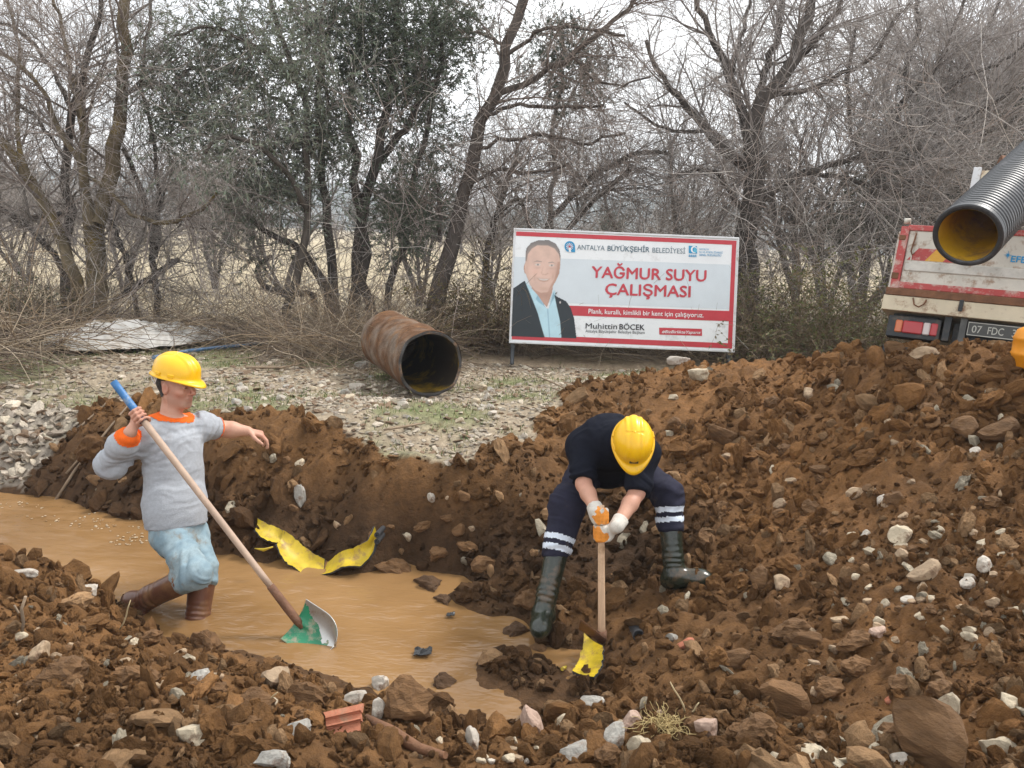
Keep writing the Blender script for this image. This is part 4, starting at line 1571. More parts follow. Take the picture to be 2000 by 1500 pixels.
# gloves, drawn over the hands
for hnd, wr, el, pd, tho in ((hR, wrR, elR, unit(wrR - hR) * .8 + CF * .4 - CR * .2, -1.0), (hL, wrL, elL, unit(wrL - hL) * .8 + CF * .3 + CR * .4, 1.0)):
    f = Field(*bounds([hnd, wr, lerp(wr, el, .2)], .10), .0042)
    grip(f, hnd, h_ax, pd, .016, wr, rf=.0125, thumb_out=tho, spread=.0205, kf=.011)
    f.cap(wr, lerp(wr, el, .22), .036, .040, .015)
    f.local_plane(lerp(wr, el, .20), el - wr, .08)
    V, Q = f.skin()
    V = V + vnormals(V, Q) * (.002 + .0012 * fbm(V, 40, 2, 3))[:, None]
    fm_ = V[Q].mean(1)
    dip = np.linalg.norm(fm_ - hnd, axis=1) + .012 * fbm(fm_, 30, 2, 5)
    o = mesh_np('glove', V, Q, [M_glove, M_gloveo], smooth=True, matidx=(dip < .052).astype(int))
    under(o, workB)
# ------------------------------------------------------------------ information board on the bank
M_white = mk('printed_white_vinyl', (.76, .78, .79), .45, var=.05, scale=3, dirt=(.55, .55, .54), dscale=3, damt=.2, bump=.05, bscale=3)
M_paleblue = mk('printed_pale_blue', (.60, .655, .69), .45, var=.05, scale=3)
M_red = mk('printed_red', (.50, .035, .05), .45, var=.08, scale=4)
M_textred = mk('print_text_red', (.50, .04, .06), .5, var=.05)
M_textgrey = mk('print_text_slate', (.10, .16, .20), .5, var=.05)
M_textblack = mk('print_text_black', (.02, .02, .025), .5, var=.05)
M_textwhite = mk('print_text_white', (.78, .78, .78), .5, var=.03)
M_logoblue = mk('print_blue', (.02, .27, .50), .5, var=.05)
M_logodark = mk('print_deep_blue', (.015, .13, .36), .5, var=.05)
M_frame = mk('white_metal_frame', (.62, .63, .64), .4, var=.08, scale=6, dirt=(.35, .30, .25), dscale=7, damt=.2)
M_darkpost = mk('dark_steel_post', (.035, .04, .045), .5, var=.2, scale=12)
M_pskin = mk('print_skin', (.56, .37, .29), .5, var=.06, scale=10)
M_pskin2 = mk('print_skin_shade', (.44, .26, .20), .5, var=.05)
M_phair = mk('print_hair', (.12, .10, .09), .5, var=.2, scale=30)
M_psuit = mk('print_suit', (.010, .018, .022), .5, var=.2)
M_pshirt = mk('print_shirt', (.42, .63, .72), .5, var=.06)
M_pline = mk('print_shirt_line', (.26, .44, .54), .5)

sO = P(1001, 668, 9.3)
sX = unit(P(1425, 686, 9.3) - P(997, 668, 9.3))
sZ = unit((P(1006, 446, 9.3) - P(997, 668, 9.3)) + (P(1447, 467, 9.3) - P(1425, 686, 9.3)))
sZ = unit(sZ - sX * (sZ @ sX))
sY = np.cross(sZ, sX)                       # away from the camera
SW, SH = 2.71, 1.37
sO = P(1219, 567, 9.3) - sX * SW / 2 - sZ * SH / 2
sign = thing('information_board', 'white and red printed information board with portrait standing on the bank', 'sign', sO - sZ * .28)

def SP(u, v, off=0.0):
    return sO + sX * u + sZ * v - sY * off

def S(zx, zy):
    """detail-picture coordinates of the board -> metres on the board"""
    top = 58 + (zx - 180) * .0453
    bot = 893 + (zx - 135) * .0478
    v = 1 - (zy - top) / (bot - top)
    xl = 180 - 45 * (1 - v)
    xr = 1878 - 91 * (1 - v)
    return (zx - xl) / (xr - xl) * SW, v * SH

def flat(polys, mats, name, parent, off0=.003, step=.0011):
    V, F, mi = [], [], []
    for k, (poly, m_) in enumerate(polys):
        b0 = len(V)
        V += [SP(u, v, off0 + step * k) for u, v in poly]
        F.append(list(range(b0, b0 + len(poly))))
        mi.append(m_)
    me = bpy.data.meshes.new(name)
    me.from_pydata([tuple(map(float, p)) for p in V], [], F)
    for m_ in mats:
        me.materials.append(m_)
    me.polygons.foreach_set('material_index', mi)
    o = bpy.data.objects.new(name, me)
    COL.objects.link(o)
    o.parent = parent
    return o

def box_uv(name, u0, v0, u1, v1, back, front, mat, parent=None, bevel=0):
    mb = MB()
    V = [SP(u, v, w) for u in (u0, u1) for w in (back, front) for v in (v0, v1)]
    mb.add(V, [(0, 1, 3, 2), (4, 6, 7, 5), (0, 4, 5, 1), (2, 3, 7, 6), (0, 2, 6, 4), (1, 5, 7, 3)])
    return mb.build(name, mat, parent, bevel=bevel)

panel = under(box_uv('panel', .012, .012, SW - .012, SH - .012, -.02, 0, M_white), sign)
for args in (('frame_bar', 0, SH - .012, SW, SH + .012, -.03, .012), ('frame_bar', 0, -.012, SW, .012, -.03, .012),
             ('frame_bar', -.012, -.012, 0.012, SH + .012, -.032, .009), ('frame_bar', SW - .012, -.012, SW + .012, SH + .012, -.032, .009)):
    under(box_uv(*args, M_frame, None, .004), sign)
def quad(a, b, c, d):
    return [S(*a), S(*b), S(*c), S(*d)]
flat([(quad((165, 262), (1830, 330), (1790, 660), (150, 590)), 0)], [M_paleblue], 'pale_background', panel, .0015)
RB = .052
flat([([(.02, SH - .028 - RB), (SW - .02, SH - .028 - RB), (SW - .02, SH - .028), (.02, SH - .028)], 0)], [M_red], 'red_border', panel, .0030)
flat([([(.02, .034), (SW - .02, .034), (SW - .02, .034 + RB + .012), (.02, .034 + RB + .012)], 0)], [M_red], 'red_border', panel, .0030)
flat([([(SW - .022 - RB, .034 + RB), (SW - .022, .034 + RB), (SW - .022, SH - .028 - RB), (SW - .022 - RB, SH - .028 - RB)], 0)], [M_red], 'red_border', panel, .0032)
flat([(quad((560, 625), (1786, 672), (1776, 748), (560, 698)), 0)], [M_red], 'red_band', panel, .0036)
flat([(quad((1244, 792), (1562, 803), (1560, 855), (1243, 843)), 0)], [M_red], 'hashtag_band', panel, .0036)

# portrait of a man in a dark suit, printed flat
def ellz(cx, cy, rx, ry, n=20, a0=0, a1=360):
    return [S(cx + rx * math.cos(R(a0 + (a1 - a0) * i / n)), cy - ry * math.sin(R(a0 + (a1 - a0) * i / n))) for i in range(n)]
Z = lambda *p: [S(*a) for a in p]
portrait = [
 (Z((165, 262), (560, 280), (545, 500), (160, 500)), 6),
 (Z((300, 470), (300, 510), (415, 640), (455, 530), (465, 470)), 1),
 (Z((250, 437), (345, 545), (412, 645), (425, 645), (455, 535), (472, 500), (490, 560), (520, 700), (517, 866), (392, 860), (340, 680), (285, 545)), 4),
 (Z((345, 545), (330, 575), (350, 600), (412, 645)), 5),
 (Z((465, 520), (430, 640), (452, 600), (476, 560)), 5),
 (Z((414, 650), (424, 650), (434, 862), (424, 862)), 5),
 (Z((158, 498), (250, 437), (300, 560), (345, 680), (392, 862), (140, 852)), 3),
 (Z((470, 545), (560, 592), (592, 640), (616, 720), (630, 870), (516, 866), (508, 740), (484, 620)), 3),
 (ellz(256, 350, 12, 40), 1),
 (Z((262, 250), (252, 320), (256, 385), (272, 430), (290, 475), (330, 512), (370, 530), (420, 526), (458, 492), (488, 440), (512, 390), (523, 325), (522, 250), (500, 200), (430, 165), (330, 165), (285, 190)), 0),
 (Z((500, 300), (523, 300), (512, 390), (488, 440), (458, 492), (420, 526), (440, 480), (470, 430), (490, 370)), 1),
 (Z((258, 290), (258, 240), (266, 198), (300, 160), (360, 139), (440, 140), (490, 165), (518, 210), (526, 262), (524, 300), (510, 245), (480, 205), (430, 182), (350, 180), (308, 205), (278, 245), (268, 300)), 2),
 (ellz(352, 322, 22, 8), 7), (ellz(456, 328, 22, 8), 7),
 (ellz(352, 322, 8, 8), 2), (ellz(456, 328, 8, 8), 2),
 (Z((316, 303), (345, 291), (382, 298), (382, 304), (345, 299)), 2),
 (Z((430, 306), (462, 300), (490, 316), (462, 308), (430, 312)), 2),
 (Z((392, 335), (372, 384), (385, 398), (412, 400), (432, 388), (424, 384), (404, 392), (384, 386)), 1),
 (Z((338, 418), (392, 425), (446, 424), (425, 446), (395, 452), (362, 444)), 1),
 (Z((350, 422), (392, 428), (436, 427), (418, 438), (394, 441), (366, 436)), 7),
 (ellz(513, 602, 6, 9), 7),
]
def poly_sd(q, poly):
    poly = np.asarray(poly, float)
    dmin = np.full(len(q), 1e9)
    for i in range(len(poly)):
        a_, b_ = poly[i - 1], poly[i]
        ab = b_ - a_
        t = np.clip(((q - a_) @ ab) / max(ab @ ab, 1e-12), 0, 1)
        dmin = np.minimum(dmin, np.linalg.norm(q - a_ - t[:, None] * ab, axis=1))
    return np.where(in_poly(q, poly), -dmin, dmin)
def soft_portrait():
    gu, gv = np.meshgrid(np.linspace(.014, .80, 150), np.linspace(.05, SH - .10, 215))
    q = np.stack([gu.ravel(), gv.ravel()], 1)
    cols_ = {0: (.64, .44, .36), 1: (.47, .285, .22), 2: (.20, .18, .17), 3: (.012, .02, .026), 4: (.44, .64, .72), 5: (.25, .42, .52), 7: (.60, .54, .50)}
    c = np.zeros((len(q), 3))
    al = np.zeros(len(q))
    px_ = ch_
    for k, (poly, m_) in enumerate(portrait):
        if m_ == 6:
            continue
        soft = {0: 3, 1: 9, 2: 5, 3: 2.5, 4: 2.5, 5: 5, 7: 3}[m_] * px_
        w = 1 - sstep(-soft, soft * .6, poly_sd(q, poly))
        if k in (1, 8):
            w = 1 - sstep(-3 * px_, 2 * px_, poly_sd(q, poly))
        c = c * (1 - w[:, None]) + np.array(cols_[m_]) * w[:, None]
        if m_ in (0, 3, 4) or k in (1, 8, 11):
            al = np.maximum(al, w)
    # printed modelling of the face: cheeks, brow, jaw and the folds of the cloth
    for (x, y, rx, ry, col_, k) in ((385, 230, 85, 40, (.66, .46, .37), .6), (330, 375, 34, 30, (.64, .38, .30), .5), (462, 380, 30, 30, (.60, .36, .28), .4), (393, 372, 14, 20, (.68, .47, .38), .5),
                                    (500, 360, 26, 90, (.34, .20, .15), .45), (395, 500, 60, 22, (.40, .24, .18), .5), (352, 345, 26, 8, (.42, .25, .2), .35), (456, 350, 26, 8, (.42, .25, .2), .35), (270, 330, 16, 90, (.42, .26, .2), .35),
                                    (325, 410, 8, 26, (.42, .25, .19), .4), (462, 415, 8, 26, (.40, .24, .18), .4), (393, 478, 26, 10, (.64, .43, .34), .4)):
        u0, v0 = S(x, y)
        w = np.exp(-((q[:, 0] - u0) / (rx * px_)) ** 2 - ((q[:, 1] - v0) / (ry * px_)) ** 2) * k
        w = w * (1 - sstep(-2 * px_, 2 * px_, poly_sd(q, portrait[9][0])))
        c = c * (1 - w[:, None]) + np.array(col_) * w[:, None]
    nz_ = fbm(q, 12, 3, 61)[:, None]
    c = np.clip(c * (1 + .12 * nz_), .004, .9)
    nx_, ny_ = 150, 215
    ii = np.arange(nx_ * ny_).reshape(ny_, nx_)
    Fq = np.stack([ii[:-1, :-1].ravel(), ii[:-1, 1:].ravel(), ii[1:, 1:].ravel(), ii[1:, :-1].ravel()], 1)
    Fq = Fq[(al[Fq] > .35).all(1)]
    u, inv = np.unique(Fq, return_inverse=True)
    V = np.array([SP(a_, b_, .0042) for a_, b_ in q[u]])
    return mesh_np('portrait', V, inv.reshape(Fq.shape), mk('portrait_print', (1, 1, 1), .5, var=.04, scale=5, attr=True), col=c[u], parent=panel)
ch_ = SH / 835
soft_portrait()

def text(body, a, b, cap_h, mat, parent, bold=0.0, shear=0.0, off=.006, name='lettering', place=None, frame=None, space=1.0):
    """lettering whose baseline runs from a to b, as a flat mesh"""
    cu = bpy.data.curves.new('lettering', 'FONT')
    cu.body = body
    cu.size = 1.0
    cu.offset = 0.0
    cu.shear = shear
    cu.space_character = space
    cu.resolution_u = 3
    tmp = bpy.data.objects.new('tmp', cu)
    COL.objects.link(tmp)
    bpy.context.view_layer.update()
    me = bpy.data.meshes.new_from_object(tmp.evaluated_get(bpy.context.evaluated_depsgraph_get()))
    bpy.data.objects.remove(tmp)
    bpy.data.curves.remove(cu)
    V = np.array([v.co[:] for v in me.vertices])
    if frame is None:
        (u0, v0), (u1, v1) = a, b
    else:
        (u0, v0), (u1, v1) = a, b
    x0, x1 = V[:, 0].min(), V[:, 0].max()
    t = (V[:, 0] - x0) / (x1 - x0)
    u = u0 + (u1 - u0) * t
    v = v0 + (v1 - v0) * t + V[:, 1] / .70 * cap_h
    pl = place or SP
    W_ = np.array([pl(a_, b_, off) for a_, b_ in zip(u, v)])
    if bold > .006:
        sc_ = cap_h / .70 * (bold - .006)
        fs = [tuple(p_.vertices) for p_ in me.polygons]
        nv_ = len(W_)
        allV, allF = [], []
        for kk, (dx, dy) in enumerate(((0, 0), (1, .4), (-1, -.4), (.5, 1), (-.5, -1))):
            allV += [tuple(map(float, pl(a_ + dx * sc_, b_ + dy * sc_, off + .0002 * kk))) for a_, b_ in zip(u, v)]
            allF += [tuple(i_ + kk * nv_ for i_ in f_) for f_ in fs]
        me = bpy.data.meshes.new(name)
        me.from_pydata(allV, [], allF)
    else:
        me.vertices.foreach_set('co', W_.astype(np.float32).ravel())
    me.materials.clear()
    me.materials.append(mat)
    me.polygons.foreach_set('material_index', np.zeros(len(me.polygons), np.int32))
    me.update()
    o = bpy.data.objects.new(name, me)
    COL.objects.link(o)
    o.parent = parent
    return o

ch = SH / 835                                  # metres per detail pixel
text('ANTALYA', S(650, 212), S(858, 221), 37 * ch, M_textgrey, panel, .002)
text('BÜYÜKŞEHİR', S(880, 222), S(1196, 234), 38 * ch, M_textgrey, panel, .022)
text('BELEDİYESİ', S(1219, 236), S(1467, 246), 37 * ch, M_textgrey, panel, .002)
text('YAĞMUR SUYU', S(753, 418), S(1612, 452), 82 * ch, M_textred, panel, .030)
text('ÇALIŞMASI', S(852, 545), S(1487, 568), 82 * ch, M_textred, panel, .030)
text('Planlı, kurallı, kimlikli bir kent için çalışıyoruz.', S(722, 684), S(1578, 718), 34 * ch, M_textwhite, panel, .016)
text('Muhittin', S(697, 795), S(930, 802), 40 * ch, M_textblack, panel, .014)
text('BÖCEK', S(948, 803), S(1134, 810), 40 * ch, M_textblack, panel, .024)
text('Antalya Büyükşehir Belediye Başkanı', S(695, 824), S(1133, 838), 22 * ch, M_textblack, panel, .006)
text('#BizBirlikteYaparız', S(1262, 832), S(1550, 840), 21 * ch, M_textwhite, panel, .02, .25)
text('asat', S(1492, 268), S(1552, 271), 22 * ch, M_logoblue, panel, .03)
text('ANTALYA', S(1575, 219), S(1648, 222), 14 * ch, M_logoblue, panel, .004)
text('SU VE ATIKSU İDARESİ', S(1574, 241), S(1750, 247), 14 * ch, M_logoblue, panel, .004)
text('GENEL MÜDÜRLÜĞÜ', S(1573, 262), S(1738, 268), 14 * ch, M_logoblue, panel, .012)
# round blue emblem with a radiant spot, and the square water emblem
em = [(ellz(595, 190, 40, 41, 28), 0), (Z((595, 190), (635, 190), (635, 232), (595, 230)), 0), (ellz(594, 190, 29, 29, 24), 1)]
for k in range(12):
    a_ = k * 30
    em.append((Z((594, 190), (594 + 27 * math.cos(R(a_ - 7)), 190 - 27 * math.sin(R(a_ - 7))), (594 + 27 * math.cos(R(a_ + 7)), 190 - 27 * math.sin(R(a_ + 7)))), 2))
em += [(ellz(594, 190, 8, 8, 16), 3), (Z((589, 200), (600, 200), (604, 231), (586, 230)), 2)]
flat(em, [M_logoblue, M_logodark, M_textwhite, M_textred], 'emblem', panel, .005, .0004)
em = [(Z((1497, 187), (1560, 190), (1558, 246), (1495, 243)), 0), (ellz(1536, 216, 24, 26, 24), 1), (ellz(1541, 218, 17, 19, 20), 0), (Z((1541, 196), (1560, 215), (1552, 240), (1530, 232)), 2)]
flat(em, [M_logoblue, M_textwhite, mk('print_aqua', (.10, .45, .62), .5)], 'emblem', panel, .005, .0004)
# posts
for u, foot in ((.035, (1000, 714)), (SW - .045, (1410, 708))):
    top_ = SP(u, SH * .5, -.05)
    bz = H1(*SP(u, 0, -.05)[:2]) - .1
    bot_ = SP(u, 0, -.05)
    bot_ = bot_ + sZ * ((bz - bot_[2]) / sZ[2])
    mb = MB()
    V = [p + sX * a_ + sY * b_ for p in (bot_, top_) for a_ in (-.024, .024) for b_ in (-.018, .018)]
    mb.add(V, [(0, 1, 3, 2), (4, 6, 7, 5), (0, 4, 5, 1), (2, 3, 7, 6), (0, 2, 6, 4), (1, 5, 7, 3)])
    under(mb.build('leg', M_darkpost), sign)
    mb = MB()
    V = [bot_ + sZ * .1 + sX * a_ - sY * b_ for a_, b_ in ((-.015, .02), (.015, .02), (.015, .20), (-.015, .20))] + [bot_ + sZ * .30 + sX * a_ - sY * .02 for a_ in (-.015, .015)]
    mb.add(V, [(0, 1, 2, 3), (0, 4, 5, 1), (3, 2, 5, 4), (0, 3, 4), (1, 5, 2)])
    under(mb.build('foot_brace', M_darkpost), sign)

# ------------------------------------------------------------------ pipes
M_rustpipe = mk('rusted_muddy_pipe', (.135, .072, .040), .92, var=.35, scale=9, bump=1.0, bscale=22, spec=.12, hue2=(.20, .155, .12), dirt=(.24, .125, .06), dscale=6, damt=.35)
M_oldyellow = mk('old_pipe_lining', (.40, .245, .014), .55, var=.25, scale=6, dirt=(.030, .022, .014), dscale=2.2, damt=.85)
M_pipeyellow = mk('pipe_yellow_lining', (.50, .29, .012), .45, var=.15, scale=6, dirt=(.20, .11, .05), dscale=5, damt=.30)
M_pipeblack = mk('black_corrugated_plastic', (.034, .037, .041), .42, var=.25, scale=8, spec=.5, dirt=(.10, .10, .105), dscale=5, damt=.2)
M_piperim = mk('pipe_rim_worn', (.045, .042, .040), .7, var=.3, scale=12, bump=.4, bscale=40, dirt=(.22, .13, .07), dscale=9, damt=.35)

def lathe(a, b, prof, n=64, flip=False, jit=None):
    """surface of revolution about a->b; prof: list of (distance along, radius)"""
    a, b = np.asarray(a, float), np.asarray(b, float)
    d = unit(b - a)
    u = unit(np.cross(d, (0, 0, 1.0))) if abs(d[2]) < .99 else np.array((1.0, 0, 0))
    w = np.cross(u, d)
    V = []
    for i, (s_, r) in enumerate(prof):
        for k in range(n):
            an = 2 * math.pi * k / n
            rr, ss = r, s_
            if jit:
                ds, dr = jit(i, an)
                ss, rr = s_ + ds, r + dr
            V.append(a + d * ss + (u * math.cos(an) + w * math.sin(an)) * rr)
    F = [(i * n + k, i * n + (k + 1) % n, (i + 1) * n + (k + 1) % n, (i + 1) * n + k) for i in range(len(prof) - 1) for k in range(n)]
    if flip:
        F = [f_[::-1] for f_ in F]
    return np.array(V), np.array(F)

def corr_prof(L_, r, pitch, depth, lead=.0):
    p = [(0, r), (lead, r)] if lead else []
    s_ = lead
    while s_ < L_:
        p += [(s_, r - depth), (s_ + pitch * .18, r), (s_ + pitch * .62, r), (s_ + pitch * .80, r - depth)]
        s_ += pitch
    return p

# old pipe lying on the bank
g0 = ground_at(838, 779)
rp = .298
m0 = ray(841, 711)
c0 = CAM + m0 * ((g0[2] + rp - CAM[2]) / m0[2])
m1 = ray(758, 662)
c1 = CAM + m1 * ((g0[2] + rp + .0 - CAM[2]) / m1[2])
if np.linalg.norm(c1 - c0) > 1.6 or np.linalg.norm(c1 - c0) < 1.0:
    c1 = c0 + unit(c1 - c0) * 1.3
Lp = np.linalg.norm(c1 - c0)
old = thing('old_pipe', 'rusty mud caked drain pipe lying on the grassy bank', 'pipe', (c0[0], c0[1], g0[2]))
def jit_edge(i, an):
    e = .014 * math.sin(an * 3 + 1) + .018 * math.sin(an * 7 + .5) * math.sin(an * 2)
    return (e if i < 2 else 0, .004 * math.sin(an * 5 + i) + .006 * math.sin(an * 2 + i * .7))
prof = [(i * Lp / 26, rp - (.0 if i else .004)) for i in range(27)]
V, F = lathe(c0, c1, prof, 72, True, jit_edge)
V = V + .012 * fbm(V, 7, 4, 12)[:, None] * unit(np.array((0, -.3, 1)))
under(mesh_np('outer_wall', V, F, M_rustpipe, smooth=True), old)
prof = [(i * Lp / 10, rp - .030) for i in range(11)]
V, F = lathe(c0, c1, prof, 72, False, lambda i, an: (jit_edge(0, an)[0] if i == 0 else 0, 0))
under(mesh_np('yellow_lining', V, F, M_oldyellow, smooth=True), old)
V, F = lathe(c0, c1, [(0, rp - .004), (-.004, rp - .017), (0, rp - .030)], 72, False, lambda i, an: (jit_edge(0, an)[0], 0))
under(mesh_np('rim', V, F, M_piperim, smooth=True), old)
V, F = lathe(c0, c1, [(Lp * .93, .001), (Lp * .93, rp - .031)], 40)
under(mesh_np('mud_plug', V, F, mk('mud_in_pipe', (.05, .032, .02), .9, bump=.8, bscale=20)), old)
mb = MB()
mb.tube([c0 + (g0 - c0) * .25 + _r * -.27 + _u * k * -.03 + _r * .018 * k + (-_f) * .01 for k in range(7)], .004, 6)
under(mb.build('loose_strip', mk('pale_strip', (.5, .45, .25), .6)), old)

# ------------------------------------------------------------------ tipper truck behind the heap
M_tw = mk('truck_white_paint', (.58, .55, .48), .55, var=.12, scale=5, dirt=(.27, .16, .09), dscale=9, damt=.34)
M_tc = mk('truck_cream_paint', (.58, .50, .36), .55, var=.1, scale=6, dirt=(.22, .10, .045), dscale=9, damt=.30)
M_tr = mk('truck_red_paint', (.42, .06, .055), .6, var=.15, scale=7, dirt=(.50, .40, .34), dscale=12, damt=.42)
M_trust = mk('truck_rust', (.17, .075, .035), .8, var=.3, scale=14, bump=.4, bscale=50)
M_ty = mk('stripe_yellow', (.62, .33, .03), .5, var=.12, scale=8, dirt=(.5, .45, .38), dscale=12, damt=.25)
M_tdark = mk('truck_chassis', (.022, .025, .028), .6, var=.3, scale=10, dirt=(.09, .07, .05), dscale=8, damt=.3)
M_lampred = mk('lamp_red_lens', (.40, .035, .04), .25, var=.06)
M_lamporange = mk('lamp_orange_lens', (.55, .15, .06), .25, var=.06)
M_lampwhite = mk('lamp_white_lens', (.55, .48, .46), .25, var=.06)
M_plate = mk('number_plate', (.055, .055, .05), .5, var=.15, scale=20)
M_platetxt = mk('plate_text', (.42, .41, .36), .5)
M_tblue = mk('logo_blue', (.02, .25, .50), .5)
M_tyre = mk('tyre', (.02, .02, .02), .85, bump=.3)

tO = P(1741, 566, 6.25)
tX = unit(P(2000, 589, 5.76) - tO)
tZ = unit(P(1759, 440, 6.27) - P(1742, 562, 6.25))
tZ = unit(tZ - tX * (tZ @ tX))
tY = np.cross(tZ, tX)
truck = thing('tipper_truck', 'white tipper truck with red edged tailgate parked behind the heap', 'truck', tO + tX * 1.0 + tY * 1.5 - tZ * 1.05)
KT = 1 / 818.0
_xs = np.linspace(-.3, 3.0, 200)
_pv = [(tO + tX * x_ - CAM) for x_ in _xs]
_pp = np.array([((v_ @ _r) / (v_ @ _f)) * FPX + 1000 for v_ in _pv])
def T(x, y, z):
    # x runs in the photo's own spacing across the tailgate (240 photo pixels to the metre)
    xm = float(np.interp(1741 + x * 240.0, _pp, _xs))
    return tO + tX * xm + tY * y + tZ * z
def tz(zx, zy):
    """detail-picture coordinates -> metres on the tailgate plane"""
    return (zx - 118) * KT, ((975 + (zx - 118) * .085) - zy) * KT
def tbox(name, x0, y0, z0, x1, y1, z1, mat, parent=None, bevel=.004):
    V = [T(x, y, z) for x in (x0, x1) for y in (y0, y1) for z in (z0, z1)]
    mb = MB().add(V, [(0, 1, 3, 2), (4, 6, 7, 5), (0, 4, 5, 1), (2, 3, 7, 6), (0, 2, 6, 4), (1, 5, 7, 3)])
    o = mb.build(name, mat, None, bevel=bevel)
    if parent is None:
        under(o, truck)
    else:
        o.parent = parent
    return o
TW = 2.15
gate = tbox('tailgate', .055, 0, .045, TW - .055, .035, .535, M_tw)
tbox('top_rail', .04, -.012, .495, TW - .04, .036, .540, M_tr, gate)
tbox('bottom_rail', .04, -.013, .020, TW - .04, .036, .072, M_tr, gate)
tbox('rib', .065, -.010, .165, TW - .065, .004, .245, mk('truck_grey_white', (.52, .50, .45), .5, dirt=(.24, .12, .05), dscale=11, damt=.25), gate, .006)
for x in (.10, TW - .13):
    tbox('upright_rib', x, -.008, .085, x + .012, .002, .49, M_tw, gate, .002)
# warning stripes
def tflat(name, quads, mats, parent, off=-.0115):
    V, F, mi = [], [], []
    for pts, m_ in quads:
        b0 = len(V)
        V += [tuple(map(float, T(x, off, z))) for x, z in pts]
        F.append(list(range(b0, b0 + len(pts))))
        mi.append(m_)
    me = bpy.data.meshes.new(name)
    me.from_pydata(V, [], F)
    for m_ in mats:
        me.materials.append(m_)
    me.polygons.foreach_set('material_index', mi)
    o = bpy.data.objects.new(name, me)
    COL.objects.link(o)
    o.parent = parent
    return o
for x0 in (.075, 1.60):
    qs = []
    for k in range(3):
        a = x0 + k * .145
        qs.append(([(a, .255), (a + .145, .255), (a + .225, .355), (a + .08, .355)], (1, 0, 1)[k] if k != 1 else 0))
    o = tflat('warning_stripe', [(q_, m_) for q_, m_ in qs], [M_ty, M_tr], gate, -.0022)
def TT(u, v, off):
    return T(u, -off, v)
x_, z_ = tz(862, 798)
text('EFE', (x_, z_), (x_ + .118, z_ - .002), .048, M_tblue, gate, .03, place=TT, off=.004)
sx, sz_ = tz(835, 755)
tflat('star_emblem', [([(sx + r_ * math.cos(R(a_)) , sz_ + r_ * math.sin(R(a_))) for a_, r_ in [(k * 22.5, (.038, .009, .024, .009)[k % 4]) for k in range(16)]], 0)], [M_tblue], gate, -.0035)
# corner posts, hinges, sill
for x0 in (-.015, TW - .055):
    post = tbox('corner_post', x0, -.02, -.03, x0 + .068, .05, .525, M_tr)
    tbox('hinge', x0 - .004, -.026, .09, x0 + .05, -.018, .14, M_trust, post, .002)
    tbox('hinge', x0 - .004, -.026, .41, x0 + .05, -.018, .45, M_trust, post, .002)
    mb = MB()
    mb.tube([T(x0 + .01, .01, .575), T(x0 + .06, .01, .575)], [.024, .024], 10)
    o = mb.build('hinge_pin', M_tw, None, smooth=True)
    o.parent = post
tbox('rust_strip', -.04, -.022, -.042, TW + .04, .06, .018, M_trust)
tbox('rear_sill', -.05, -.016, -.165, TW + .05, .10, -.044, M_tc)
for x in (.25, .58):
    hk = MB()
    zz = -.05 if x > .3 else -.05
    if x < .3:
        hk.tube([T(.19, -.03, -.055), T(.21, -.035, -.11), T(.25, -.035, -.125), T(.285, -.035, -.10), T(.30, -.03, -.06)], .006, 6)
        under(hk.build('tie_ring', M_trust, smooth=True), truck)
    else:
        tbox('latch', .565, -.03, -.125, .60, -.014, -.035, M_tdark)
mb = MB()
mb.tube([T(.115, -.02, .47), T(.108, -.03, .40), T(.10, -.03, .32), T(.115, -.03, .29), T(.128, -.025, .31)], .006, 6)
under(mb.build('hook', M_trust, smooth=True), truck)
# lamp unit
hs = tbox('lamp_housing', .02, .02, -.37, .45, .14, -.20, M_tdark)
x0, zt = tz(200, 1150)
tbox('red_lens', .145, .004, -.335, .31, .03, -.235, M_lampred, hs, .008)
tbox('orange_lens', .085, .004, -.335, .143, .03, -.235, M_lamporange, hs, .008)
tbox('red_lens', .372, .004, -.335, .43, .03, -.235, M_lampred, hs, .008)
tbox('white_lens', .312, .004, -.335, .37, .03, -.235, M_lampwhite, hs, .008)
tbox('mudguard', .04, .12, -.22, .42, .9, -.168, M_tdark)
tbox('bracket', .47, .03, -.36, .53, .10, -.165, M_tdark)
tbox('bracket', .60, .03, -.42, .66, .10, -.165, mk('grey_bracket', (.09, .09, .085), .7), None)
pl = tbox('number_plate', .665, .015, -.300, 1.185, .025, -.188, M_plate, None, .003)
tflat('plate_border', [([(.670, -.296), (1.180, -.296), (1.180, -.290), (.670, -.290)], 0), ([(.670, -.198), (1.180, -.198), (1.180, -.192), (.670, -.192)], 0), ([(.670, -.290), (.675, -.290), (.675, -.198), (.670, -.198)], 0), ([(1.175, -.290), (1.180, -.290), (1.180, -.198), (1.175, -.198)], 0)], [M_platetxt], pl, .0135)
text('07', (.705, -.272), (.785, -.272), .056, M_platetxt, pl, .012, place=TT, off=-.012)
text('FDC', (.835, -.272), (.965, -.272), .056, M_platetxt, pl, .012, place=TT, off=-.012)
text('39', (1.035, -.272), (1.115, -.272), .056, M_platetxt, pl, .012, place=TT, off=-.012)
tbox('bumper_bar', .02, .0, -.52, TW - .02, .06, -.45, M_tdark)
tbox('bumper_bar', .02, .0, -.64, TW - .02, .06, -.57, M_tdark)
tbox('chassis', .55, .10, -.45, TW - .55, 4.6, -.20, M_tdark)
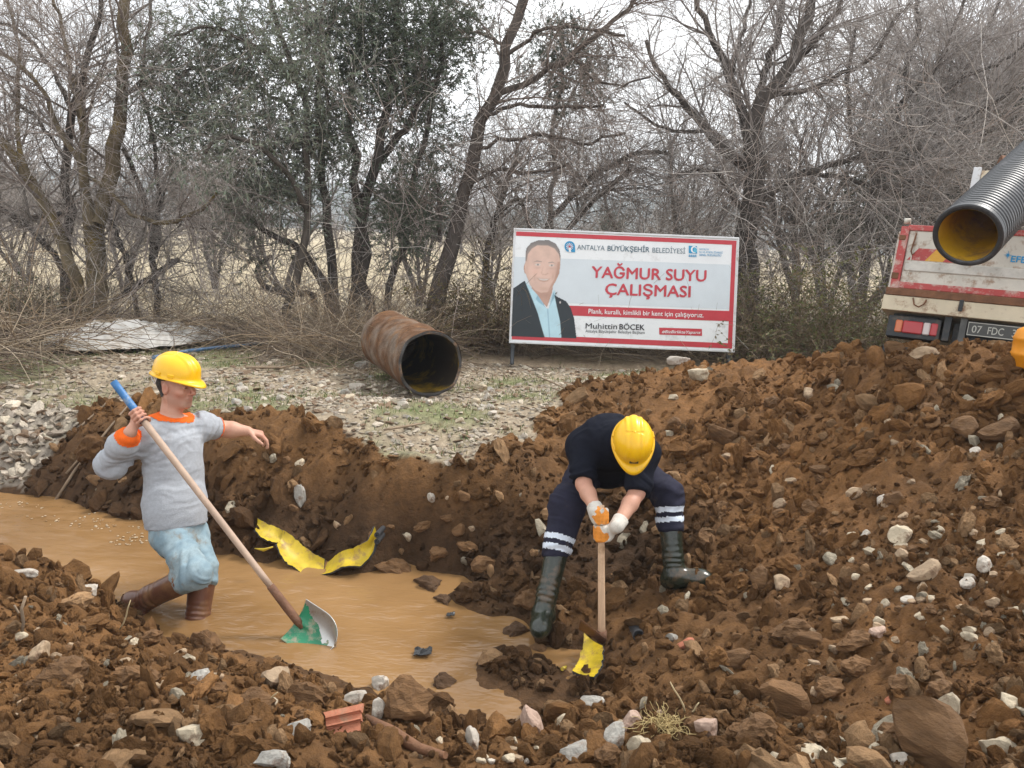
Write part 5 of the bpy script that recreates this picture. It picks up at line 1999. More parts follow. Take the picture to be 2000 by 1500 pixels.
# load bed, cab and wheels, mostly out of sight
tbox('bed_floor', -.04, .05, -.16, TW + .04, 3.2, -.05, M_tw)
for x0 in (-.04, TW):
    tbox('bed_side', x0, .052, -.048, x0 + .04, 3.2, .50, M_tw)
tbox('headboard', -.04, 3.2, -.16, TW + .04, 3.26, .62, M_tw)
cab = tbox('cab', .05, 3.4, -.55, TW - .05, 4.9, 1.15, M_tw, None, .08)
for x0 in (.02, TW - .28):
    for y0 in (.95, 4.1):
        V, F = lathe(T(x0, y0, -.72), T(x0 + .26, y0, -.72), [(0, .12), (.0, .20), (.02, .37), (.06, .40), (.20, .40), (.24, .37), (.26, .20), (.26, .12)], 36)
        wh = under(mesh_np('wheel', V, F, M_tyre, smooth=True), truck)
        V, F = lathe(T(x0, y0, -.72), T(x0 + .26, y0, -.72), [(.03, .001), (.03, .20), (.23, .20), (.23, .001)], 24)
        mesh_np('rim', V, F, M_tw, smooth=True, parent=wh)
# ladder post standing at the front of the bed
pp = P(1905, 385, 8.6)
px0, py0, pz0 = (pp - tO) @ tX, (pp - tO) @ tY, (pp - tO) @ tZ
tbox('stake', px0 - .07, 3.14, .60, px0 + .02, 3.20, pz0 + .42, M_frame)
tbox('stake', px0 + .03, 3.14, .60, px0 + .17, 3.19, pz0 + .38, M_tc)

# new pipes: one slung out over the tailgate, others in the bed
def corr_pipe(name, label, a, b, r, group=None):
    L_ = float(np.linalg.norm(b - a))
    t = thing(name, label, 'pipe', a - np.array((0, 0, r)), group=group)
    V, F = lathe(a, b, corr_prof(L_, r, .040, .008, .035), 72, True)
    o = under(mesh_np('corrugated_wall', V, F, M_pipeblack, smooth=False), t)
    V, F = lathe(a, b, [(k * L_ / 60, r - .036 + .0012 * (k % 2)) for k in range(61)], 72)
    under(mesh_np('yellow_lining', V, F, M_pipeyellow, smooth=True), t)
    V, F = lathe(a, b, [(0, r), (-.006, r - .006), (-.006, r - .030), (.004, r - .036)], 72)
    under(mesh_np('rim', V, F, M_pipeblack, smooth=True), t)
    return t
a_ = P(1889, 460, 5.00)
b_ = P(2000, 350, 5.64)
corr_pipe('corrugated_pipe', 'black corrugated pipe with yellow inside, sticking out over the tailgate', a_, a_ + unit(b_ - a_) * 3.4, .211, 'new corrugated pipes')
z_in = -.05 + .235
corr_pipe('corrugated_pipe', 'corrugated pipe lying in the truck bed behind the tailgate', T(.36, .30, z_in + .16), T(.40, 3.1, z_in), .232, 'new corrugated pipes')
corr_pipe('corrugated_pipe', 'corrugated pipe lying at the right of the truck bed', T(1.75, .20, z_in + .14), T(1.75, 3.1, z_in), .232, 'new corrugated pipes')
d_ = P(1951, 322, 8.2)
t = thing('dark_pipe_end', 'dark round pipe end standing above the truck bed', 'pipe', d_ - np.array((0, 0, .1)))
V, F = lathe(d_, d_ + unit(tX + .3 * tY) * 1.2, [(0, .02), (-.004, .085), (0, .1), (.3, .1), (1.2, .1), (1.2, .02)], 36, True)
under(mesh_np('tube_wall', V, F, M_trust, smooth=False), t)

# ------------------------------------------------------------------ broken pieces of yellow lined pipe in the trench
M_shell = mk('broken_pipe_yellow', (.50, .36, .012), .5, var=.22, scale=12, dirt=(.26, .15, .05), dscale=16, damt=.34)
def loft(label, back, front, seed, belly=.03, off=.085, group='broken pieces of yellow pipe'):
    """torn piece of pipe wall between its far edge and its near edge (photo pixel, depth)"""
    na, nl = 60, 14
    def curve(pts):
        p = np.array([P(a_, b_, min(c_, float((ground_at(a_, b_) - CAM) @ _f) - off)) for a_, b_, c_ in pts])
        s_ = np.concatenate([[0], np.cumsum(np.linalg.norm(np.diff(p, axis=0), axis=1))])
        t = np.linspace(0, s_[-1], na + 1)
        out = np.stack([np.interp(t, s_, p[:, k]) for k in range(3)], 1)
        for _ in range(6):
            out[1:-1] = out[1:-1] * .5 + .25 * (out[2:] + out[:-2])
        return out
    A_, B_ = curve(back), curve(front)
    uu_ = np.linspace(0, 1, na + 1)
    jag = lambda sd: .016 * fbm(np.stack([uu_ * 6, np.full(na + 1, 1.7)], 1), 2.0, 4, sd)[:, None]
    dirn = B_ - A_
    A_ = A_ + dirn * jag(seed) * 6
    B_ = B_ + dirn * jag(seed + 1) * 6
    V = []
    for i in range(na + 1):
        for j in range(nl + 1):
            v = j / nl
            V.append(A_[i] * (1 - v) + B_[i] * v + (CF * .8 - CU * .6) * belly * math.sin(math.pi * v))
    V = np.array(V)
    F = np.array([(i * (nl + 1) + j, (i + 1) * (nl + 1) + j, (i + 1) * (nl + 1) + j + 1, i * (nl + 1) + j + 1) for i in range(na) for j in range(nl)])
    # a few holes and torn corners
    fc = V[F].mean(1)
    hole = fbm(fc, 9, 3, seed + 9) > .72
    F = F[~hole]
    n_ = vnormals(V, F)
    if (n_ @ CF).sum() > 0:
        F = F[:, ::-1]
        n_ = -n_
    t = thing('pipe_fragment', label, 'pipe piece', V.mean(0) * np.array((1, 1, 0)) + np.array((0, 0, V[:, 2].min())), group=group)
    under(mesh_np('yellow_lining', V, F, M_shell, smooth=True), t)
    ridge = np.array([.008 + .009 * (j % 2) for i in range(na + 1) for j in range(nl + 1)])[:, None]
    VO = V - n_ * ridge
    e = np.concatenate([F[:, [0, 1]], F[:, [1, 2]], F[:, [2, 3]], F[:, [3, 0]]])
    key = np.sort(e, 1)
    _, idx, cnt = np.unique(key, axis=0, return_index=True, return_counts=True)
    be = e[idx[cnt == 1]]
    nV = len(V)
    rim = np.stack([be[:, 1], be[:, 0], be[:, 0] + nV, be[:, 1] + nV], 1)
    under(mesh_np('black_back', np.concatenate([V - n_ * .0005, VO]), np.concatenate([F[:, ::-1] + nV, rim]), M_pipeblack, smooth=False), t)
    return t
dw = float((onz(620, 1120, WATER_Z) - CAM) @ _f)
loft('torn yellow pipe piece rising on the left at the waterside', [(552, 1036, dw + .20), (572, 1048, dw + .20), (592, 1066, dw + .18), (612, 1080, dw + .14), (634, 1092, dw + .10)],
     [(541, 1062, dw + .10), (549, 1086, dw + .06), (566, 1104, dw + .03), (592, 1119, dw + .01), (626, 1122, dw)], 3)
loft('torn yellow pipe piece rising on the right at the waterside', [(640, 1098, dw + .12), (664, 1078, dw + .14), (694, 1068, dw + .15), (720, 1054, dw + .15), (732, 1028, dw + .15)],
     [(622, 1122, dw), (650, 1117, dw + .01), (668, 1106, dw + .03), (702, 1107, dw + .03), (727, 1084, dw + .06), (736, 1044, dw + .10)], 8)
loft('yellow pipe scrap bent up behind the left torn piece', [(503, 1012, dw + .30), (520, 1022, dw + .28), (540, 1030, dw + .24), (556, 1038, dw + .21)],
     [(498, 1034, dw + .22), (507, 1046, dw + .20), (524, 1056, dw + .18), (548, 1062, dw + .14)], 15, .02)
mb = MB()
mb.tube([P(497, 1071, 4.62), P(515, 1074, 4.6), P(533, 1068, 4.6)], [.002, .011, .004], 6)
o = mb.build('pipe_strip', M_shell, smooth=True)
tag(o, 'thin yellow strip torn off beside the left pipe piece', 'pipe piece', 'broken pieces of yellow pipe')
loft('yellow pipe piece stuck upright in the mud under the hoe', [(1141, 1236, 9), (1139, 1262, 9), (1130, 1288, 9), (1118, 1310, 9)], [(1178, 1262, 9), (1177, 1285, 9), (1172, 1308, 9), (1160, 1322, 9)], 21, .02, .14)
mb = MB()
g_ = [ground_at(x, y) + np.array((0, 0, .02)) for x, y in ((1098, 1314), (1112, 1306), (1126, 1300), (1137, 1286), (1142, 1268))]
mb.tube(g_, [.010, .006, .005, .006, .004], 6)
o = mb.build('pipe_strip', M_shell, smooth=True)
tag(o, 'curled yellow strip lying at the waterside below the hoe', 'pipe piece', 'broken pieces of yellow pipe')
for k, (x, y, lab) in enumerate(((736, 1045, 'short black tube end sticking out beside the right yellow piece, upper one'), (736, 1058, 'short black tube end sticking out beside the right yellow piece, lower one'))):
    p_ = P(x, y, 4.70)
    V, F = lathe(p_, p_ + CF * .25, [(.02, .002), (.02, .013), (0, .013), (0, .017), (.25, .017)], 20, True)
    tag(mesh_np('tube_end', V, F, M_pipeblack, smooth=False), lab, 'tube')
o = None
g_ = ground_at(1246, 1245)
V, F = lathe(g_ - CF * .02 + np.array((0, 0, .015)), g_ + CF * .2 + np.array((0, 0, .01)), [(.03, .002), (.03, .024), (0, .025), (0, .030), (.2, .030)], 24, True)
tag(mesh_np('tube_end', V, F, M_pipeblack, smooth=False), 'black tube end poking from the mud right of the hoe blade', 'tube')
# ------------------------------------------------------------------ trees and undergrowth
def mk_bark(name, moss=None, bump=.8):
    return mk(name, (1, 1, 1), .9, var=.3, scale=10, bump=bump, bscale=24, spec=.15, attr=True, dirt=moss, dscale=3.0, damt=.25 if moss else .0, stretch=(1, 1, .35))
M_bark = mk_bark('bark')
M_barkmoss = mk_bark('mossy_bark', (.21, .145, .03))
M_twig = mk('twigs', (1, 1, 1), .85, var=.2, scale=3, spec=.15, attr=True)
def mk_leaf(name, trans=.25):
    m, N, L, b = nodes_of(name)
    at = N.new('ShaderNodeAttribute')
    at.attribute_name = 'col'
    L.new(at.outputs['Color'], b.inputs['Base Color'])
    b.inputs['Roughness'].default_value = .55
    b.inputs['Specular IOR Level'].default_value = .35
    tr = N.new('ShaderNodeBsdfTranslucent')
    L.new(at.outputs['Color'], tr.inputs['Color'])
    mx = N.new('ShaderNodeMixShader')
    mx.inputs[0].default_value = trans
    L.new(b.outputs[0], mx.inputs[1])
    L.new(tr.outputs[0], mx.inputs[2])
    L.new(mx.outputs[0], N['Material Output'].inputs[0])
    return m
M_leaf = mk_leaf('leaves')

def nrm(a):
    return a / np.maximum(np.linalg.norm(a, axis=-1, keepdims=True), 1e-9)

def tubes(PT, RD, sides):
    """PT (N,n,3), RD (N,n) -> V, F of N tubes"""
    N_, n, _ = PT.shape
    T_ = np.empty_like(PT)
    T_[:, 1:-1] = PT[:, 2:] - PT[:, :-2]
    T_[:, 0] = PT[:, 1] - PT[:, 0]
    T_[:, -1] = PT[:, -1] - PT[:, -2]
    T_ = nrm(T_)
    ov = nrm(PT[:, -1] - PT[:, 0])
    ref = nrm(np.cross(ov, nrm(rng.normal(size=(N_, 3)))))[:, None, :]
    u = nrm(ref - T_ * (ref * T_).sum(-1, keepdims=True))
    w = np.cross(T_, u)
    an = np.arange(sides) * 2 * np.pi / sides
    V = PT[:, :, None, :] + RD[:, :, None, None] * (u[:, :, None, :] * np.cos(an)[None, None, :, None] + w[:, :, None, :] * np.sin(an)[None, None, :, None])
    idx = np.arange(N_ * n * sides).reshape(N_, n, sides)
    a = idx[:, :-1]
    b = idx[:, 1:]
    F = np.stack([a, np.roll(a, -1, 2), np.roll(b, -1, 2), b], -1).reshape(-1, 4)
    return V.reshape(-1, 3), F

def merge(parts):
    VV, FF, CC, o = [], [], [], 0
    for V, F, C in parts:
        VV.append(V)
        FF.append(F + o)
        CC.append(np.broadcast_to(C, (len(V), 3)))
        o += len(V)
    return np.concatenate(VV), np.concatenate(FF), np.concatenate(CC)

def sprout(PT, RD, count, len_rng, ang, wob, up, nseg, rscale=.55, t_rng=(.15, 1.0), rmin=.002, bias=None, lenscale=None):
    """children of the given polylines: all grown at once"""
    N_, n, _ = PT.shape
    L_ = np.linalg.norm(np.diff(PT, axis=1), axis=2).sum(1)
    pr = L_ / L_.sum()
    who = rng.choice(N_, count, p=pr)
    t = rng.uniform(t_rng[0], t_rng[1], count)
    k = np.minimum((t * (n - 1)).astype(int), n - 2)
    f = (t * (n - 1) - k)[:, None]
    p = PT[who, k] * (1 - f) + PT[who, k + 1] * f
    r = RD[who, k] * (1 - f[:, 0]) + RD[who, k + 1] * f[:, 0]
    d = nrm(PT[who, k + 1] - PT[who, k])
    side = nrm(rng.normal(size=(count, 3)))
    side = nrm(side - d * (side * d).sum(1, keepdims=True))
    a = rng.uniform(ang[0], ang[1], count)[:, None]
    d = d * np.cos(a) + side * np.sin(a)
    ln = rng.uniform(len_rng[0], len_rng[1], count) * (1.15 - .5 * t)
    if lenscale is not None:
        ln = ln * np.clip(r / lenscale, .4, 1.3)
    r0 = np.maximum(np.minimum(r * rscale, ln * .014), rmin)
    out = np.empty((count, nseg + 1, 3))
    out[:, 0] = p
    st = (ln / nseg)[:, None]
    bend = nrm(rng.normal(size=(count, 3))) * wob
    for s in range(nseg):
        d = d + bend * .35 + rng.normal(size=(count, 3)) * wob * .6 + np.array((0, 0, up))
        if bias is not None:
            d = d + np.asarray(bias)
        d = nrm(d)
        out[:, s + 1] = out[:, s] + d * st
    tp = np.linspace(1, .30, nseg + 1)[None]
    return out, np.maximum(r0[:, None] * tp, rmin * .7)

def limb(pix, D, wob=.25, seed=0, n=14):
    """a traced limb: list of (px, py, radius px) at about depth D, resampled and given depth of its own"""
    a = np.array(pix, float)
    s_ = np.concatenate([[0], np.cumsum(np.hypot(np.diff(a[:, 0]), np.diff(a[:, 1])))])
    t = np.linspace(0, s_[-1], n)
    r_ = np.random.default_rng(seed)
    x, y, r = [np.interp(t, s_, a[:, k]) for k in range(3)]
    k_ = np.array([.25, .5, .25])
    for v in (x, y):
        v[1:-1] = np.convolve(v, k_, 'valid')
    dz = np.cumsum(r_.normal(size=n)) * wob / math.sqrt(n) + D
    pts = np.array([P(a_, b_, d_) for a_, b_, d_ in zip(x, y, dz)])
    L_ = np.linalg.norm(np.diff(pts, axis=0), axis=1).mean()
    pts[1:-1] += r_.normal(size=(n - 2, 3)) * L_ * .10
    return pts, r * D / FPX * .70

def leaf_quads(p, d, size, wid, droop=.3, cols=(.07, .085, .05), var=.35, second_tone=None):
    """one slim four cornered leaf at each p, growing along d"""
    n = len(p)
    d = nrm(d + rng.normal(size=(n, 3)) * .55 + np.array((0, 0, -droop)))
    s_ = nrm(np.cross(d, rng.normal(size=(n, 3))))
    ln = (size * rng.uniform(.6, 1.25, n))[:, None]
    wd = (wid * rng.uniform(.7, 1.2, n))[:, None]
    nr = np.cross(d, s_)
    V = np.stack([p, p + d * ln * .5 + s_ * wd * .5 + nr * ln * .05, p + d * ln, p + d * ln * .5 - s_ * wd * .5 + nr * ln * .05], 1).reshape(-1, 3)
    F = np.arange(n * 4).reshape(n, 4)
    c = np.array(cols)[None] * rng.uniform(1 - var, 1 + var, (n, 1)) * (1 + rng.normal(size=(n, 3)) * .06)
    if second_tone is not None:
        m = rng.random(n) < second_tone[0]  # a random share of the leaves takes a second colour
        c[m] = np.array(second_tone[1]) * rng.uniform(.8, 1.2, (int(m.sum()), 1))
    return V, F, np.repeat(np.clip(c, .004, .8), 4, 0)

def on_lines(PT, count, t0=.2):
    N_, n, _ = PT.shape
    who = rng.integers(0, N_, count)
    t = rng.uniform(t0, 1, count) * (n - 1)
    k = np.minimum(t.astype(int), n - 2)
    f = (t - k)[:, None]
    return PT[who, k] * (1 - f) + PT[who, k + 1] * f, nrm(PT[who, k + 1] - PT[who, k])

DARK = np.array((.075, .064, .056))
MIDB = np.array((.178, .158, .14))
PALE = np.array((.385, .35, .32))
TANC = np.array((.26, .19, .115))

def tree(name, label, limbs, D, l1, l2, l3, bark=DARK, tw=(MIDB, PALE), mat=None, wob=.3, seed=0, up=(.02, .03, .03), len1=(.5, 1.5), len2=(.3, .8), len3=(.15, .45), leaves=None, clumps=None, group=None, ang=(.5, 1.2), w1=.16, trange=(.25, 1.0)):
    lp = [limb(p, D, wob, seed * 31 + i) for i, p in enumerate(limbs)]
    PT = np.stack([a for a, b in lp])
    RD = np.stack([b for a, b in lp])
    base = lp[0][0][0]
    t = thing(name, label, 'tree', (base[0], base[1], H1(base[0], base[1])), group=group)
    # the first limb is the trunk: run it into the ground
    gz_ = H1(base[0], base[1]) - .15
    if base[2] > gz_:
        root = np.array([[base[0], base[1], gz_]])
        PT0 = np.concatenate([root, PT[0]])[None]
        RD0 = np.concatenate([[RD[0, 0] * 1.25], RD[0]])[None]
    else:
        PT0, RD0 = PT[:1], RD[:1]
    V0, F0 = tubes(PT0, RD0, 12)
    parts = [(V0, F0, bark)]
    for i in range(1, len(PT)):
        p1, r1_ = PT[i], RD[i]
        if limbs[i][0][1] >= 540:                      # stems of their own stand in the ground
            p1 = np.concatenate([[[p1[0, 0] + (p1[0, 0] - p1[1, 0]) * .8, p1[0, 1], H1(p1[0, 0], p1[0, 1]) - .1]], p1])
            r1_ = np.concatenate([[r1_[0] * 1.15], r1_])
        V1, F1 = tubes(p1[None], r1_[None], 10)
        parts.append((V1, F1, bark))
    V, F, C = merge(parts)
    C = C * rng.uniform(.8, 1.2, (len(C), 1))
    V = V + nrm(rng.normal(size=V.shape)) * .003
    under(mesh_np('trunk', V, F, mat or M_bark, col=C, smooth=True), t)
    parts = []
    A1 = sprout(PT, RD, l1, len1, ang, w1, up[0], 8, .34, trange, .005)
    parts.append((*tubes(*A1, 5), tw[0]))
    A2 = sprout(*A1, l2, len2, (.4, 1.1), .18, up[1], 6, .6, (.15, 1), .0035)
    parts.append((*tubes(*A2, 3), (tw[0] + tw[1]) / 2))
    if l3:
        A3 = sprout(*A2, l3, len3, (.3, 1.0), .20, up[2], 3, .7, (.15, 1), .0022)
        parts.append((*tubes(*A3, 3), tw[1]))
    lv = []
    if clumps:
        cl = []
        for (cx, cy, cr, nn) in clumps:
            c = P(cx, cy, D + rng.normal() * .25)
            rr = cr * D / FPX
            o = nrm(rng.normal(size=(nn, 3))) * (rng.random((nn, 1)) ** .45) * rr * np.array((1, .8, 1))
            p0 = c + o
            d = nrm(o / rr * .5 + rng.normal(size=(nn, 3)) * .7 + np.array((0, 0, .25)))
            seq = [p0]
            for s in range(4):
                d = nrm(d + rng.normal(size=(nn, 3)) * .25)
                seq.append(seq[-1] + d * (.055 + .05 * rng.random((nn, 1))))
            cl.append(np.stack(seq, 1))
        cl = np.concatenate(cl)
        parts.append((*tubes(cl, np.tile(np.linspace(.0035, .0018, 5), (len(cl), 1)), 3), tw[0]))
        lv.append(cl)
    V, F, C = merge(parts)
    C = C * rng.uniform(.7, 1.3, (len(C), 1))
    crown = under(mesh_np('crown', V, F, M_twig, col=C, smooth=True), t)
    if leaves:
        n, size, wid, droop, colr, second_tone = leaves
        q = []
        if lv:
            p, d = on_lines(lv[0], int(n * .8), .0)
            q.append(leaf_quads(p, d, size, wid, droop, colr, .4, second_tone))
        p, d = on_lines(A2[0] if not l3 else A3[0], int(n * (.2 if lv else 1)), .2)
        q.append(leaf_quads(p, d, size, wid, droop, colr, .4, second_tone))
        V, F, C = merge(q)
        o = mesh_np('foliage', V, F, M_leaf, col=C)
        o.parent = crown
    return t

OLIVE = (.17, .195, .145)
OLIVE_D = (.10, .125, .083)
tree('mossy_tree', 'thick mossy trunk forking at the left, bare branches', [
    [(196, 690, 31), (192, 600, 28), (187, 500, 27), (182, 420, 28)],
    [(188, 440, 24), (210, 370, 21), (222, 300, 20), (234, 200, 17), (244, 90, 15), (250, -60, 13)],
    [(176, 440, 17), (166, 380, 14), (163, 300, 12), (160, 220, 12), (148, 150, 11), (143, 146, 8)],
    [(150, 545, 17), (122, 475, 16), (95, 420, 15), (60, 350, 14), (20, 290, 13), (-50, 235, 12)],
    [(163, 230, 7), (140, 160, 6), (118, 60, 5), (100, -30, 4)],
    [(158, 320, 8), (120, 260, 7), (80, 170, 6), (20, 110, 5), (-30, 90, 4)],
    [(170, 346, 6), (198, 350, 6), (225, 388, 6), (270, 428, 6), (330, 438, 6), (388, 420, 6), (424, 375, 4)],
    [(60, 352, 7), (30, 250, 6), (38, 120, 5), (10, -20, 4)],
  ], 10.2, 160, 1400, 3800, bark=np.array((.150, .118, .075)), tw=(np.array((.20, .165, .145)), np.array((.41, .36, .325))), mat=M_barkmoss, seed=1, len1=(.6, 1.9), len2=(.3, .9), up=(.0, -.02, -.05), group='trees along the field edge', trange=(.4, 1))
tree('dark_tree', 'dark thin trunk just left of the mossy trunk, leaning right at the top', [
    [(128, 560, 14), (128, 480, 13), (125, 400, 12), (130, 300, 11), (142, 200, 9), (170, 100, 8), (195, 20, 6), (220, -60, 5)],
    [(128, 420, 9), (95, 420, 9), (60, 425, 9), (40, 445, 8), (20, 430, 5)],
    [(140, 215, 6), (100, 130, 5), (40, 60, 5), (-20, 40, 4)],
    [(130, 310, 6), (70, 230, 5), (10, 180, 5)],
    [(142, 560, 9), (95, 480, 8), (30, 420, 7), (-30, 400, 6)],
  ], 10.9, 120, 1100, 3000, seed=2, up=(0, -.03, -.05), group='trees along the field edge')
tree('dark_tree', 'dark twisted trunk between the mossy trunk and the olive foliage', [
    [(305, 610, 9), (302, 520, 9), (298, 450, 9), (280, 385, 8), (260, 320, 7), (240, 290, 6)],
    [(302, 500, 9), (320, 440, 7), (300, 380, 6), (310, 280, 5), (270, 180, 5), (290, 60, 4), (300, -40, 3)],
    [(225, 585, 9), (290, 545, 9), (330, 520, 9), (348, 508, 8)],
    [(260, 560, 7), (240, 490, 7), (220, 430, 6)],
  ], 10.6, 70, 800, 2400, seed=3, up=(0, -.02, -.05), group='trees along the field edge', len1=(.4, 1.3))
tree('olive_tree', 'loose grey green olive tree hanging over the pale plastic sheet', [
    [(560, 600, 12), (585, 500, 11), (600, 400, 10), (612, 280, 9), (580, 160, 8), (540, 60, 6), (520, -40, 5)],
    [(600, 410, 8), (560, 330, 7), (500, 280, 6), (440, 260, 5), (400, 300, 4)],
    [(608, 300, 7), (560, 200, 6), (470, 140, 5), (380, 130, 4), (320, 180, 3)],
    [(580, 160, 6), (500, 90, 5), (420, 50, 4), (340, 70, 3)],
    [(600, 400, 6), (540, 370, 5), (490, 380, 4), (470, 420, 3)],
    [(610, 300, 6), (640, 200, 5), (620, 80, 5), (640, -20, 4)],
  ], 10.3, 100, 700, 1100, bark=np.array((.085, .072, .06)), tw=(MIDB, PALE), seed=4, up=(.0, -.05, -.10), len1=(.4, 1.1), len2=(.25, .6),
  clumps=[(330, 165, 70, 90), (390, 110, 80, 130), (420, 200, 90, 200), (480, 130, 80, 150), (460, 290, 90, 190), (380, 260, 70, 120), (540, 230, 80, 150), (560, 330, 80, 150), (500, 370, 70, 110), (330, 250, 50, 60), (560, 90, 80, 120), (620, 170, 70, 110), (600, 40, 80, 120), (470, 40, 70, 80), (640, 300, 60, 80), (590, 400, 60, 70)],
  leaves=(46000, .070, .0165, .35, OLIVE, (.22, (.22, .24, .18))), group='trees along the field edge')
tree('evergreen_tree', 'dense dark evergreen with several stems at top centre left', [
    [(690, 600, 17), (696, 520, 16), (704, 440, 15), (730, 350, 14), (750, 280, 13), (765, 180, 11), (775, 80, 9), (790, -40, 7)],
    [(652, 590, 14), (645, 500, 13), (638, 420, 12), (625, 320, 10), (620, 200, 8), (640, 90, 7), (660, -30, 6)],
    [(722, 590, 14), (716, 500, 13), (712, 420, 13), (690, 320, 11), (680, 200, 9), (700, 60, 8), (710, -40, 7)],
    [(742, 310, 11), (775, 270, 10), (806, 238, 9), (818, 190, 7), (812, 172, 5)],
    [(760, 560, 10), (800, 470, 9), (800, 380, 8), (830, 280, 7), (850, 150, 6), (870, 40, 5)],
    [(640, 580, 13), (600, 500, 11), (560, 470, 9), (500, 440, 7), (440, 400, 5)],
    [(612, 575, 9), (560, 572, 9), (510, 560, 9), (500, 520, 8), (530, 500, 6)],
  ], 11.0, 90, 500, 600, seed=5, up=(.02, .0, 0), len1=(.4, 1.0), len2=(.25, .6),
  clumps=[(700, 30, 100, 260), (790, 60, 110, 340), (850, 100, 90, 240), (740, 130, 90, 240), (650, 70, 90, 200), (680, 170, 70, 130), (830, 190, 70, 130), (880, 30, 80, 160), (780, 190, 60, 110), (850, 320, 60, 120), (800, 390, 65, 140), (840, 420, 50, 90), (760, 400, 50, 70), (790, 460, 55, 100), (720, 230, 50, 60), (640, 260, 60, 80), (860, 250, 50, 60), (930, 70, 50, 60), (760, -30, 120, 240), (860, -40, 90, 150)],
  leaves=(76000, .062, .0165, .15, OLIVE_D, (.14, (.15, .175, .13))), group='trees along the field edge')
tree('leaning_tree', 'bare tree leaning right behind the left corner of the board', [
    [(852, 590, 26), (872, 520, 23), (890, 450, 21), (915, 370, 19), (930, 290, 18), (945, 230, 17), (970, 160, 16), (998, 80, 15), (1020, 0, 14), (1035, -60, 13)],
    [(962, 188, 9), (1010, 172, 9), (1060, 150, 8), (1120, 110, 8), (1180, 60, 7), (1240, 5, 6), (1290, -50, 5)],
    [(930, 290, 6), (985, 270, 5), (1060, 265, 5), (1140, 280, 4), (1220, 260, 4)],
    [(945, 225, 6), (1010, 205, 5), (1100, 210, 5), (1180, 205, 4)],
    [(985, 110, 6), (1050, 60, 5), (1130, 50, 4), (1220, 70, 4)],
    [(918, 360, 6), (970, 330, 5), (1040, 340, 4), (1110, 320, 4)],
    [(858, 470, 6), (860, 420, 6), (856, 368, 5)],
    [(990, 90, 5), (930, 60, 4), (880, 70, 3)],
    [(1120, 110, 5), (1150, 150, 4), (1210, 170, 3), (1270, 150, 3)],
  ], 10.6, 150, 1300, 3400, bark=np.array((.085, .070, .060)), tw=(np.array((.17, .135, .115)), np.array((.30, .25, .215))), seed=6, up=(.0, .0, -.01), len1=(.5, 1.6), group='trees along the field edge')
tree('distant_evergreen', 'airy evergreen crown showing behind the leaning bare trunk', [
    [(1075, 470, 8), (1080, 350, 7), (1085, 250, 6), (1095, 150, 5), (1100, 60, 4)],
    [(1085, 250, 4), (1120, 180, 3), (1150, 120, 3)],
  ], 13.5, 40, 300, 400, seed=7, len1=(.4, 1.0),
  clumps=[(1060, 110, 60, 110), (1120, 120, 65, 140), (1150, 170, 55, 100), (1090, 190, 45, 50), (1110, 70, 45, 50)],
  leaves=(15000, .065, .018, .1, (.060, .080, .055), None), group='trees along the field edge')
tree('crooked_tree', 'small crooked dark tree above the left half of the board', [
    [(950, 500, 10), (965, 430, 9), (990, 360, 8), (1005, 310, 6), (1012, 280, 5)],
    [(968, 420, 7), (1010, 385, 6), (1030, 420, 6), (1040, 470, 6)],
    [(1055, 470, 8), (1090, 410, 8), (1140, 360, 7), (1200, 320, 7), (1260, 295, 6), (1310, 300, 5)],
    [(1090, 470, 8), (1150, 400, 8), (1180, 370, 7), (1230, 330, 6)],
    [(985, 370, 5), (960, 340, 4), (930, 330, 3)],
  ], 12.0, 100, 1000, 2600, seed=8, up=(0, .02, .02), group='trees along the field edge')
tree('spreading_tree', 'dark spreading bare tree behind the right half of the board', [
    [(1462, 520, 32), (1466, 440, 29), (1472, 360, 27), (1470, 290, 24), (1478, 220, 21), (1500, 180, 20), (1535, 125, 17), (1560, 60, 15), (1590, -10, 12), (1610, -60, 10)],
    [(1470, 300, 16), (1448, 220, 14), (1425, 160, 12), (1400, 90, 10), (1370, 30, 8), (1345, -40, 7)],
    [(1468, 330, 14), (1430, 300, 13), (1380, 255, 11), (1325, 195, 9), (1290, 140, 7), (1262, 80, 5)],
    [(1535, 125, 10), (1580, 90, 9), (1610, 55, 8), (1640, 10, 6), (1650, -40, 5)],
    [(1480, 400, 14), (1520, 365, 12), (1570, 335, 10), (1640, 315, 8), (1720, 305, 6), (1800, 310, 5), (1870, 330, 4)],
    [(1478, 220, 11), (1495, 130, 10), (1520, 60, 9), (1530, -30, 8)],
    [(1425, 165, 7), (1440, 90, 6), (1460, 30, 5), (1470, -40, 4)],
    [(1380, 255, 6), (1330, 260, 5), (1270, 240, 4), (1220, 200, 3)],
    [(1500, 185, 8), (1560, 180, 7), (1650, 150, 6), (1720, 90, 5), (1760, 20, 4)],
    [(1466, 430, 10), (1430, 380, 8), (1400, 330, 7), (1350, 330, 5), (1300, 360, 4)],
    [(1570, 335, 6), (1650, 350, 6), (1740, 370, 5), (1830, 360, 4)],
  ], 11.6, 240, 2200, 6200, seed=9, up=(.01, .0, -.01), tw=(np.array((.205, .182, .168)), np.array((.44, .405, .38))), len1=(.6, 2.0), len2=(.35, 1.0), group='trees along the field edge')
